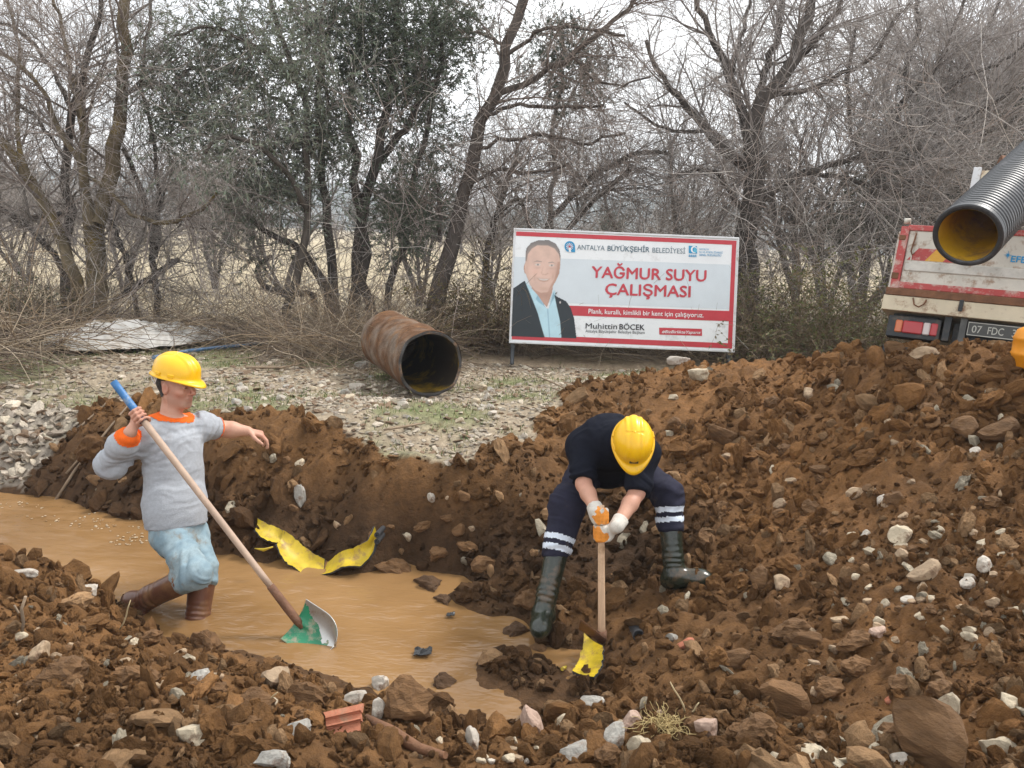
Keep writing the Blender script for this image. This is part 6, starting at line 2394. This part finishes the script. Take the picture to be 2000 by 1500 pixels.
tree('thicket_tree', 'fine twigged bare tree filling the top right corner', [
    [(1690, 520, 14), (1700, 400, 12), (1720, 300, 11), (1760, 200, 9), (1780, 90, 7), (1800, -30, 5)],
    [(1720, 300, 8), (1800, 240, 7), (1880, 150, 6), (1930, 60, 5), (1960, -30, 4)],
    [(1700, 400, 8), (1780, 350, 7), (1860, 300, 6), (1950, 250, 5), (2040, 200, 4)],
    [(1760, 200, 6), (1830, 130, 5), (1870, 40, 4), (1890, -40, 4)],
    [(1880, 150, 5), (1960, 120, 4), (2040, 60, 4)],
    [(1710, 350, 7), (1660, 250, 6), (1650, 140, 5), (1680, 40, 4)],
    [(1800, 240, 5), (1900, 230, 5), (1990, 170, 4)],
  ], 12.6, 220, 2200, 6200, seed=10, up=(.0, .0, -.01), tw=(np.array((.245, .22, .205)), np.array((.47, .435, .41))), len1=(.5, 1.7), len2=(.35, .9), group='trees along the field edge')
tree('dark_evergreen', 'dark bushy evergreen mass behind the truck', [
    [(1830, 560, 16), (1830, 450, 14), (1835, 340, 12), (1840, 250, 9), (1850, 160, 6)],
    [(1835, 360, 8), (1900, 300, 6), (1960, 260, 5)],
    [(1832, 400, 8), (1770, 350, 6), (1710, 320, 5)],
  ], 14.2, 60, 260, 200, seed=11, len1=(.5, 1.3),
  clumps=[(1750, 330, 90, 150), (1830, 300, 110, 220), (1920, 300, 100, 180), (1980, 260, 90, 140), (1780, 420, 90, 160), (1870, 390, 100, 180), (1700, 400, 80, 110), (1650, 450, 70, 90), (1960, 360, 90, 120), (1880, 210, 80, 100), (1740, 240, 70, 70), (2020, 180, 80, 80)],
  leaves=(34000, .075, .024, .1, (.060, .072, .042), None), group='trees along the field edge')

# ------------------------------------------------------------------ brushwood, brambles, dry grass
def stems(n, region, h_rng, len_rng, lean, col, name, label, cat, rad=(.0022, .005), nseg=5, gx=None, lift=(0, .1), flat=.0):
    """thin curved stems rising from or lying over the ground inside a world box region ((x0,x1),(y0,y1))"""
    x = rng.uniform(*region[0], n)
    y = rng.uniform(*region[1], n)
    z = H(x, y) + rng.uniform(lift[0], lift[1], n)
    d = nrm(np.stack([rng.normal(size=n), rng.normal(size=n) * .7, rng.uniform(h_rng[0], h_rng[1], n)], 1))
    ln = rng.uniform(*len_rng, n)
    PT = np.empty((n, nseg + 1, 3))
    PT[:, 0] = np.stack([x, y, z], 1)
    bend = nrm(rng.normal(size=(n, 3))) * .22
    for s in range(nseg):
        d = nrm(d + bend + rng.normal(size=(n, 3)) * .12 - np.array((0, 0, lean)))
        nxt = PT[:, s] + d * (ln / nseg)[:, None]
        nxt[:, 2] = np.maximum(nxt[:, 2], H(nxt[:, 0], nxt[:, 1]) + .01)
        PT[:, s + 1] = nxt
    r = rng.uniform(*rad, n)[:, None] * np.linspace(1, .4, nseg + 1)[None]
    V, F = tubes(PT, r, 3)
    c = np.repeat(np.array(col)[rng.integers(0, len(col), n)] * rng.uniform(.6, 1.35, (n, 1)), (nseg + 1) * 3, 0)
    return PT, V, F, c

BR = [(.26, .19, .12), (.20, .15, .11), (.30, .24, .17), (.13, .10, .08), (.33, .27, .20)]
for (reg, n, lab, hr, lr, ln_) in (
     (((-7.5, -2.0), (9.2, 10.5)), 2000, 'tangle of dry cut brushwood under the trees at the left', (-.1, .8), (.5, 1.6), .10),
     (((-2.8, -1.0), (8.2, 10.4)), 1700, 'tangle of dry twigs behind the rusty pipe', (-.1, .8), (.4, 1.4), .10),
     (((-.2, 3.2), (9.7, 11.2)), 1500, 'dry twigs and stalks behind the board', (.1, 1.4), (.5, 1.4), .06)):
    PT, V, F, c = stems(n, reg, hr, lr, ln_, BR, None, None, None, lift=(0, .30))
    o = mesh_np('brushwood', V, F, M_twig, col=c, smooth=True)
    o['kind'] = 'stuff'
    tag(o, lab, 'brushwood')

# the tangle of vines and suckers that fills the hedge
def tangle(n, x0, x1, y0, y1, z0, z1, ln, label, cols):
    p = np.stack([rng.uniform(x0, x1, n), rng.uniform(y0, y1, n), z0 + (z1 - z0) * rng.random(n) ** 1.6], 1)
    d = nrm(rng.normal(size=(n, 3)) * np.array((1, .5, .9)))
    nseg = 6
    L_ = rng.uniform(ln[0], ln[1], n)[:, None]
    PT = np.empty((n, nseg + 1, 3))
    PT[:, 0] = p
    bend = nrm(rng.normal(size=(n, 3))) * .30
    for s in range(nseg):
        d = nrm(d + bend + rng.normal(size=(n, 3)) * .16)
        PT[:, s + 1] = PT[:, s] + d * L_ / nseg
        PT[:, s + 1, 2] = np.maximum(PT[:, s + 1, 2], .14)
    RD = rng.uniform(.0022, .0065, n)[:, None] * np.linspace(1, .35, nseg + 1)[None]
    c = np.repeat(np.array(cols)[rng.integers(0, len(cols), n)] * rng.uniform(.6, 1.35, (n, 1)), (nseg + 1) * 3, 0)
    o = mesh_np('vine_tangle', *tubes(PT, RD, 3), M_twig, col=c, smooth=True)
    o['kind'] = 'stuff'
    return tag(o, label, 'vines')
VC = [(.38, .34, .31), (.27, .235, .21), (.47, .43, .39), (.16, .135, .12), (.32, .26, .225)]
tangle(1500, -8.0, -3.2, 9.9, 11.8, .15, 3.6, (.5, 1.9), 'tangle of bare vines among the trunks at the left', VC)
tangle(1500, -3.4, .4, 10.2, 11.9, .15, 3.4, (.5, 1.8), 'tangle of bare vines round the evergreen stems', VC)
tangle(1500, .2, 3.4, 10.6, 12.6, .4, 3.2, (.5, 1.8), 'tangle of bare twigs above the board', VC)
tangle(1900, 2.6, 7.5, 10.8, 12.8, .6, 4.0, (.6, 2.2), 'tangle of pale arching twigs above the bramble mound', VC)

def bush(name, label, x0, x1, y0, y1, h, nst, nleaf, cols, leafc, size, group=None, wid=.022):
    n = nst
    x = rng.uniform(x0, x1, n)
    y = rng.uniform(y0, y1, n)
    z = H(x, y)
    cx, cy = (x0 + x1) / 2, (y0 + y1) / 2
    t = thing(name, label, 'bush', (cx, cy, H1(cx, cy)), group=group)
    d = nrm(np.stack([rng.normal(size=n) * .5, rng.normal(size=n) * .5 - .1, np.ones(n)], 1))
    edge = 1 - .55 * (np.abs(x - cx) / (x1 - x0) * 2) ** 2
    ln = h * rng.uniform(.7, 1.7, n) * edge
    nseg = 8
    PT = np.empty((n, nseg + 1, 3))
    PT[:, 0] = np.stack([x, y, z - .02], 1)
    for s in range(nseg):
        d = nrm(d + rng.normal(size=(n, 3)) * .16 - np.array((0, 0, .16 if s > 2 else .0)))
        nxt = PT[:, s] + d * (ln / nseg)[:, None]
        nxt[:, 2] = np.maximum(nxt[:, 2], H(nxt[:, 0], nxt[:, 1]) + .02)
        PT[:, s + 1] = nxt
    RD = rng.uniform(.003, .006, n)[:, None] * np.linspace(1, .4, nseg + 1)[None]
    parts = [(*tubes(PT, RD, 3), np.array(cols[0]))]
    A2 = sprout(PT, RD, n * 4, (.12, .45), (.4, 1.2), .2, -.03, 4, .7, (.2, 1), .0018)
    parts.append((*tubes(*A2, 3), np.array(cols[1])))
    V, F, C = merge(parts)
    st = under(mesh_np('stems', V, F, M_twig, col=C * rng.uniform(.7, 1.3, (len(C), 1)), smooth=True), t)
    p, dd = on_lines(A2[0], nleaf, .1)
    V, F, C = leaf_quads(p, dd, size, wid, .2, leafc, .45, (.22, (.20, .15, .08)))
    under(mesh_np('foliage', V, F, M_leaf, col=C), t)
    return t
bush('bramble_bush', 'brown green bramble mound between the board and truck', 2.75, 5.2, 9.4, 10.8, 1.15, 520, 15000, ((.16, .115, .08), (.22, .165, .11)), (.115, .120, .045), .045, 'bushes at the field edge')
bush('bramble_bush', 'thin brown leafy bush left of the board', -1.1, .15, 9.9, 10.7, .95, 260, 6500, ((.13, .09, .065), (.19, .13, .085)), (.10, .085, .035), .042, 'bushes at the field edge')
bush('bramble_bush', 'low green brown bush at the foot of the mossy trunk', -7.2, -5.6, 9.0, 10.0, .6, 200, 5000, ((.13, .10, .07), (.2, .15, .1)), (.055, .070, .035), .045, 'bushes at the field edge')
bush('bramble_bush', 'bare brown thicket behind the right leg of the board', 2.2, 3.6, 10.6, 11.6, 1.3, 300, 2500, ((.11, .085, .07), (.18, .145, .12)), (.09, .08, .04), .04, 'bushes at the field edge')

# grass on the bank
n = 16000
q_ = np.stack([rng.uniform(-4.6, 3.2, n), rng.uniform(5.0, 9.4, n)], 1)
bk, _p = soil_masks(q_)
ok = bk & (fbm(q_, 1.5, 5, 50) + .25 * (rng.random(n) - .5) > -.04) & (rng.random(n) < .8)
q_ = q_[ok]
p = np.stack([q_[:, 0], q_[:, 1], H(q_[:, 0], q_[:, 1]) - .005], 1)
V, F, C = leaf_quads(p, np.tile((0, 0, 1.0), (len(p), 1)), .055, .007, -.3, (.105, .155, .042), .4, (.35, (.32, .27, .14)))
o = mesh_np('grass', V, F, M_leaf, col=C)
o['kind'] = 'stuff'
tag(o, 'short green and dry grass on the stony bank', 'grass')

# ------------------------------------------------------------------ far side of the field
def generic_tree(seed, h, l1, l2, l3, twc):
    r_ = np.random.default_rng(seed)
    n = 10
    tr = np.zeros((3, n, 3))
    rd = np.zeros((3, n))
    for k in range(3):
        d = nrm(np.array([r_.normal() * .25, r_.normal() * .25, 1.0]))
        p = np.zeros(3)
        for j in range(n):
            tr[k, j] = p
            rd[k, j] = h * .016 * (1 - .8 * j / n) * (1 if k == 0 else .7)
            d = nrm(d + r_.normal(size=3) * .12 + np.array((0, 0, .05)))
            p = p + d * h * .8 / n
    A1 = sprout(tr, rd, l1, (h * .2, h * .5), (.4, 1.0), .12, .05, 6, .5, (.2, 1), h * .002)
    A2 = sprout(*A1, l2, (h * .08, h * .25), (.4, 1.0), .15, .04, 4, .6, (.15, 1), h * .0012)
    parts = [(*tubes(A1[0], A1[1], 3), twc[0]), (*tubes(A2[0], A2[1], 3), twc[1])]
    A3 = None
    if l3:
        A3 = sprout(*A2, l3, (h * .05, h * .14), (.3, .9), .15, .02, 3, .7, (.15, 1), h * .0009)
        parts.append((*tubes(A3[0], A3[1], 3), twc[1]))
    V0, F0 = tubes(tr, rd, 6)
    V, F, C = merge(parts)
    return (V0, F0, np.tile(twc[0] * .7, (len(V0), 1))), (V, F, C * rng.uniform(.75, 1.25, (len(C), 1))), A2, A3

protos = []
for k in range(3):
    a, b_, A2, A3 = generic_tree(500 + k, 5.0, 60, 420, 900, (np.array((.18, .16, .148)), np.array((.38, .345, .325))))
    protos.append((a, b_, None))
for k in range(2):
    a, b_, A2, A3 = generic_tree(520 + k, 6.0, 70, 500, 0, (np.array((.06, .05, .04)), np.array((.08, .07, .05))))
    p, d = on_lines(A2[0], 9000, .1)
    protos.append((a, b_, leaf_quads(p, d, .16, .06, .0, (.045, .060, .036), .4)))
pm = []
for k, (a, b_, c) in enumerate(protos):
    o1 = mesh_np('trunk', *a[:2], M_bark, col=a[2], smooth=True)
    o2 = mesh_np('crown', *b_[:2], M_twig, col=b_[2], smooth=True)
    o3 = mesh_np('foliage', c[0], c[1], M_leaf, col=c[2]) if c else None
    pm.append((o1.data, o2.data, o3.data if o3 else None))
    for o in (o1, o2, o3):
        if o:
            bpy.data.objects.remove(o)

def place_tree(k, x, y, s, label, group, name):
    t = thing(name, label, 'tree', (x, y, H1(x, y) - .05), (0, 0, rnd.uniform(0, 6.28)), group)
    t.scale = (s * rnd.uniform(.9, 1.2), s * rnd.uniform(.9, 1.2), s)
    a, b_, c = pm[k]
    for nm, me in (('trunk', a), ('crown', b_), ('foliage', c)):
        if me is None:
            continue
        o = bpy.data.objects.new(nm, me)
        COL.objects.link(o)
        o.parent = t
    return t
for i in range(46):
    y = rnd.uniform(38, 62)
    x = (-.75 + 1.5 * (i + rnd.random()) / 46) * y
    place_tree(rnd.randrange(3), x, y, rnd.uniform(.55, .95), 'bare grey tree in the row across the field', 'bare trees across the field', 'far_bare_tree')
for i in range(16):
    y = rnd.uniform(48, 70)
    x = (-.75 + 1.5 * (i + rnd.random()) / 16) * y
    place_tree(3 + rnd.randrange(2), x, y, rnd.uniform(.6, 1.0), 'dark evergreen in the row across the field', 'evergreens across the field', 'far_evergreen')
# bare trees just behind the hedge at the right
for i, (px, d, s) in enumerate(((1330, 15, 1.0), (1560, 16, 1.15), (1680, 15.5, 1.3), (1790, 17, 1.45), (1900, 16, 1.5), (1990, 17, 1.6), (1240, 17, .9), (2080, 15, 1.5), (1620, 18, 1.3), (1850, 19, 1.7), (1950, 20, 1.9))):
    p = P(px, 560, d)
    place_tree(rnd.randrange(3), p[0], p[1], s, 'bare tree in the grey thicket behind the spreading tree', 'bare trees of the right thicket', 'thicket_tree')
for i, (px, d, s) in enumerate(((-60, 15, .9), (60, 17, .9), (240, 16, .8), (420, 18, .8), (560, 17, .8), (820, 16, .8), (960, 18, .75))):
    p = P(px, 560, d)
    place_tree(rnd.randrange(3), p[0], p[1], s, 'thin bare tree standing behind the hedge on the left', 'bare trees behind the left hedge', 'thin_tree')

# blue mountains
mx_ = np.linspace(-480, 480, 160)
V, F = [], []
for j, (yy, hh) in enumerate(((360, 0), (420, 1), (500, 0))):
    for i, x in enumerate(mx_):
        z = -1 + hh * (21 + 19 * float(fbm(np.array([[x / 115, 1.3]]), 1.0, 5, 71)[0]))
        V.append((x, yy, z))
n = len(mx_)
F = [(j * n + i, j * n + i + 1, (j + 1) * n + i + 1, (j + 1) * n + i) for j in range(2) for i in range(n - 1)]
o = mesh_np('mountains', np.array(V), np.array(F), mk('mountain_forest', (.12, .15, .15), .95, var=.3, scale=.01), smooth=True)
o['kind'] = 'structure'
# ------------------------------------------------------------------ small things lying about
M_sheet = mk('white_plastic_sheet', (.60, .58, .54), .45, var=.12, scale=3, spec=.4, dirt=(.42, .36, .29), dscale=3, damt=.3, bump=.25, bscale=14)
# crumpled plastic sheet under the trees
pa = [ground_at(x, y) for x, y in ((132, 694), (420, 668))]
sd_, se_ = pa[0], pa[1]
ux = unit((se_ - sd_) * np.array((1, 1, 0)))
uy = np.array((-ux[1], ux[0], 0))
Ls = float(np.linalg.norm((se_ - sd_)[:2]))
nu, nv = 90, 40
V = []
for j in range(nv + 1):
    for i in range(nu + 1):
        u, v = i / nu, j / nv
        q2 = np.array([[u * 3.1, v * 1.3]])
        ed = .16 * float(fbm(np.array([[u * 2.4, 3.0]]), 2.0, 3, 5)[0])
        wdt = (.45 + .75 * math.sin(math.pi * min(1, max(0, u * .95 + .03))) ** .7)
        p = sd_ + ux * (u * Ls + .05 * float(fbm(np.array([[v * 3, 1.0]]), 2, 2, 6)[0])) + uy * ((v - .25) * wdt + ed)
        hgt = .02 + math.sin(math.pi * v) ** .6 * (.06 + .22 * abs(float(fbm(q2, 1.6, 4, 15)[0])) + .08 * math.exp(-((u - .45) / .3) ** 2)) + .10 * (.5 - abs(float(fbm(q2 * np.array([[2.2, 3]]), 1.6, 3, 25)[0])))
        if v in (0, 1) or u in (0, 1):
            hgt *= .35
        V.append((p[0], p[1], H1(p[0], p[1]) + .045 + max(hgt, .012)))
F = [(j * (nu + 1) + i, j * (nu + 1) + i + 1, (j + 1) * (nu + 1) + i + 1, (j + 1) * (nu + 1) + i) for j in range(nv) for i in range(nu)]
o = mesh_np('plastic_sheet', np.array(V), np.array(F), M_sheet, smooth=True)
tag(o, 'crumpled whitish plastic sheet lying on the brushwood at the left', 'plastic sheet')

def lay(pts, r, n=8, lift=0.0, name='x', mat=None, label='', cat='', group=None, jitter=.0):
    """a rod lying along the ground through the given photo pixels"""
    g = np.array([ground_at(x, y) for x, y in pts])
    g[:, 2] += lift + (r if np.isscalar(r) else max(r))
    if len(g) > 2 and jitter:
        g[1:-1] += rng.normal(size=(len(g) - 2, 3)) * jitter
    mb = MB()
    mb.tube(g, r, n)
    return tag(mb.build(name, mat, smooth=True), label, cat, group)
lay([(300, 706), (372, 692), (430, 685), (480, 680), (548, 672)], .022, 10, .02, 'blue_pole', mk('faded_blue_pipe', (.05, .11, .20), .45, var=.3, scale=8, dirt=(.30, .33, .36), dscale=7, damt=.4), 'faded blue pole lying behind the yellow helmet on the left', 'pole')
M_deadwood = mk('dead_branch', (.24, .175, .115), .85, var=.3, scale=9, bump=.5, bscale=40)
M_root = mk('brown_root', (.17, .08, .038), .8, var=.3, scale=12, bump=.6, bscale=40, stretch=(1, 1, 1))
for k, (pts, r, lab) in enumerate((
    ([(95, 1010), (150, 930), (210, 850), (260, 790)], [.012, .011, .009, .005], 'long dry branch slanting down to the water at the left'),
    ([(60, 905), (130, 860), (200, 800), (225, 765)], [.012, .011, .009, .006], 'dry branch slanting across the white gravel pile'),
    ([(130, 935), (160, 900), (230, 840), (300, 745)], [.010, .009, .008, .004], 'thin dry branch beside the long slanting branch'),
    ([(480, 726), (540, 722), (600, 716)], [.012, .014, .008], 'grey stick lying on the stony bank'),
    ([(560, 690), (600, 712), (640, 722)], [.010, .012, .008], 'crooked grey stick lying left of the rusty pipe'),
    ([(750, 850), (790, 846), (830, 836)], [.008, .010, .006], 'pale stick on the lip of the trench'),
    ([(1050, 742), (1075, 756), (1100, 766)], [.007, .009, .006], 'short stick on the bank under the board'),
    )):
    lay(pts, r, 7, .03, 'branch', M_deadwood, lab, 'branch', 'dry branches on the bank', .02)
lay([(716, 1412), (760, 1440), (810, 1470), (870, 1488)], [.012, .024, .020, .011], 10, .0, 'wood_root', M_root, 'reddish brown root lying right of the broken orange tile', 'root', None, .006)
mb = MB()
for pts, r in (([(42, 1240), (46, 1215), (42, 1190), (50, 1165)], .006), ([(45, 1213), (36, 1196), (28, 1182)], .004)):
    g = ground_at(*pts[0])
    d = float((g - CAM) @ _f)
    mb.tube([P(x, y, d - .01 * i) for i, (x, y) in enumerate(pts)], r, 6)
tag(mb.build("twig", M_deadwood, smooth=True), "small forked twig standing in the far left foreground", "twig")
for (x0, y0, x1, y1, lab) in ((232, 1232, 258, 1172, 'single dry stalk standing before the trailing brown boot'), (1338, 1392, 1312, 1332, 'pale dry stalk standing above the root tuft'),
                              (1342, 1400, 1368, 1372, 'short pale stalk leaning right of the root tuft'), (505, 1382, 545, 1352, 'pale straw lying in the middle of the left foreground'), (335, 1392, 395, 1412, 'pale straw lying above the largest cream stone')):
    g = ground_at(x0, y0)
    d = float((g - CAM) @ _f)
    mb = MB()
    mb.tube([P(x0 + (x1 - x0) * t + 3 * math.sin(t * 5), y0 + (y1 - y0) * t, d - .02 * t) for t in (0, .25, .5, .75, 1)], [.004, .0038, .0034, .003, .002], 6)
    tag(mb.build('straw', mk('straw', (.45, .35, .2), .8), smooth=True), lab, 'straw', 'dry stalks')
# tuft of dry roots
g = ground_at(1292, 1420)
n = 130
d0 = nrm(rng.normal(size=(n, 3)) + np.array((0, -.4, .9)))
PT = np.empty((n, 6, 3))
PT[:, 0] = g + rng.normal(size=(n, 3)) * np.array((.03, .02, .006)) + np.array((0, 0, .01))
for s in range(5):
    d0 = nrm(d0 + rng.normal(size=(n, 3)) * .55 - np.array((0, 0, .12)))
    PT[:, s + 1] = PT[:, s] + d0 * rng.uniform(.008, .022, (n, 1))
V, F = tubes(PT, np.full((n, 6), .0011), 3)
o = mesh_np('root_tuft', V, F, mk('root_hairs', (.50, .38, .17), .85), smooth=True)
o['kind'] = 'stuff'
tag(o, 'tuft of fine yellowish roots at the bottom centre', 'roots')
# broken ridged roof tile and brick scraps
M_tile = mk('terracotta', (.42, .155, .085), .8, var=.2, scale=12, bump=.4, bscale=50, dirt=(.30, .19, .12), dscale=12, damt=.25)
g = ground_at(671, 1425)
dt = float((g - CAM) @ _f)
sc_ = dt / FPX
tx = unit(CR * .96 + CU * .22)
tu = unit(-CF * .75 + CU * .55 + np.array((0, 0, .3)))
tv = unit(np.cross(tu, tx))
cen = g + np.array((0, 0, .035))
prof = [(-1.0, 0), (-.55, 0), (-.5, .016), (-.38, .016), (-.33, 0), (.12, 0), (.17, .016), (.29, .016), (.34, 0), (1.0, 0)]
V = []
for s_ in (-1, -.6, -.2, .2, .6, 1):
    for (a, hgt) in prof:
        sk = .10 * a
        V.append(cen + tx * (s_ * 35 * sc_ * (1 - .12 * a) + .004 * math.sin(a * 7 + s_)) + tv * (-a * 26 * sc_) + tu * hgt)
m_ = len(prof)
F = [(j * m_ + i, j * m_ + i + 1, (j + 1) * m_ + i + 1, (j + 1) * m_ + i) for j in range(5) for i in range(m_ - 1)]
o = mesh_np('roof_tile', np.array(V), np.array(F), M_tile)
sm = o.modifiers.new('thick', 'SOLIDIFY')
sm.thickness = .014
sm.offset = -1
tag(o, 'broken ridged orange roof tile in the foreground', 'roof tile')
C_['o'] = (.42, .15, .085)
put_stone(1336, 1257, 42, 18, 'o', 'small orange brick scrap on the slope right of the hoe', None, 'brick_scrap', 15, 'brick')
put_stone(1734, 1367, 14, 14, 'o', 'tiny orange brick scrap left of the upright cream stone', None, 'brick_scrap', 15, 'brick')
# black plastic scraps
M_scrap = mk('black_plastic_scrap', (.02, .021, .022), .35, var=.3, scale=10)
for (x, y, w, lab) in ((826, 1280, 34, 'black plastic scrap sticking out of the water'), (880, 1205, 16, 'small dark scrap floating near the right shore'), (160, 1112, 44, 'grey black plastic scrap on the mound at the left')):
    g = onz(x, y, WATER_Z) if x > 500 else ground_at(x, y)
    s_ = float((g - CAM) @ _f) / FPX * w
    nn = 7
    V = []
    for j in range(nn):
        for i in range(nn):
            u, v = i / (nn - 1) - .5, j / (nn - 1) - .5
            h_ = float(fbm(np.array([[u * 2 + x, v * 2 + y]]), 2.0, 2, 3)[0])
            V.append(g + np.array((u * s_, v * s_ * .7, .012 + .35 * s_ * abs(h_) + .12 * s_ * (u + .5))))
    F = [(j * nn + i, j * nn + i + 1, (j + 1) * nn + i + 1, (j + 1) * nn + i) for j in range(nn - 1) for i in range(nn - 1)]
    o = mesh_np('plastic_scrap', np.array(V), np.array(F), M_scrap)
    sm = o.modifiers.new('thick', 'SOLIDIFY')
    sm.thickness = .004
    tag(o, lab, 'plastic scrap')
# mud islets and foam on the water
for (x, y, w, h, lab) in ((868, 1175, 40, 18, 'mud islet in the water before the trench wall'), (1010, 1235, 50, 26, 'mud lump at the right shore of the water'), (865, 1335, 46, 30, 'mud lump in the near end of the water'), (840, 1145, 60, 26, 'mud hump at the far right shore')):
    g = onz(x, y, WATER_Z - .005)
    s_ = float((g - CAM) @ _f) / FPX
    V, F = LUMP2[rnd.randrange(8)]
    V = V / np.abs(V).max(0) * np.array((w * s_ * .6, w * s_ * .5, h * s_ * .7))
    o = mesh_np('mud_lump', V, F, M_slab, col=np.tile(SOIL_D * 1.2, (len(V), 1)), smooth=False)
    o.location = [float(v) for v in g]
    tag(o, lab, 'mud lump')
n = 110
fp = []
for k in range(n):
    c = rnd.choice([(268, 1050, 24, 7), (262, 1056, 30, 6), (150, 1012, 60, 7), (200, 1022, 50, 8), (45, 985, 40, 6)])
    fp.append(onz(c[0] + rnd.gauss(0, c[2]), c[1] + rnd.gauss(0, c[3]), WATER_Z + .006))
fp = np.array(fp)
sz = rng.uniform(.003, .008, n)
V, F, C = scatter_mesh(ROCK0, fp, sz, np.tile((1.5, 1.2, .25), (n, 1)), np.tile((.46, .36, .24), (n, 1)), .2)
o = mesh_np('foam', V, F, mk('foam', (1, 1, 1), .5, attr=True, var=.1), col=C, smooth=True)
o['kind'] = 'stuff'
tag(o, 'pale foam flecks on the muddy water at the left', 'foam')
# rounded orange drum cut by the right edge of the picture
dO = P(2047, 640, 4.55)
zb = H1(dO[0], dO[1]) - .03
hD = max(float(dO[2]) - zb, .25)
dB = np.array((dO[0], dO[1], zb))
t = thing('orange_drum', 'rounded orange plastic drum just showing at the right edge', 'drum', dB)
V, F = lathe(dB, dB + np.array((0, 0, 1.0)), [(k * hD, r_) for k, r_ in ((0, .02), (0, .14), (.05, .155), (.30, .163), (.34, .170), (.38, .163), (.66, .163), (.70, .169), (.74, .162), (.90, .150), (.97, .120), (1, .06), (1, .01))], 40, True)
under(mesh_np('drum_wall', V, F, mk('orange_plastic', (.72, .27, .01), .45, var=.1), smooth=True), t)
mb = MB()
mb.tube([dB + np.array((0, 0, hD - .005)), dB + np.array((0, 0, hD + .025))], .035, 16)
under(mb.build('lid', M_helmet_dark, smooth=True), t)
# heap of cut branches at the far left
PT, V, F, c = stems(800, ((-6.8, -4.55), (6.9, 8.7)), (-.1, .7), (.5, 1.7), .10, BR, None, None, None, rad=(.003, .007), lift=(0, .45))
o = mesh_np('cut_branches', V, F, M_twig, col=c, smooth=True)
o['kind'] = 'stuff'
tag(o, 'heap of dry cut branches at the far left of the bank', 'brushwood')

# ------------------------------------------------------------------ the hazy air
mb = MB()
mb.box((-900, -60, -3.0), (900, 900, 48))
m, N, L, b = nodes_of('haze_air')
N.remove(b)
vol = N.new('ShaderNodeVolumePrincipled')
vol.inputs['Color'].default_value = (.93, .96, 1.0, 1)
vol.inputs['Density'].default_value = HAZE
vol.inputs['Anisotropy'].default_value = .0
L.new(vol.outputs[0], N['Material Output'].inputs['Volume'])
o = mb.build('haze', m)
o['kind'] = 'stuff'
tag(o, 'thin pale haze in the air over the whole scene', 'haze')
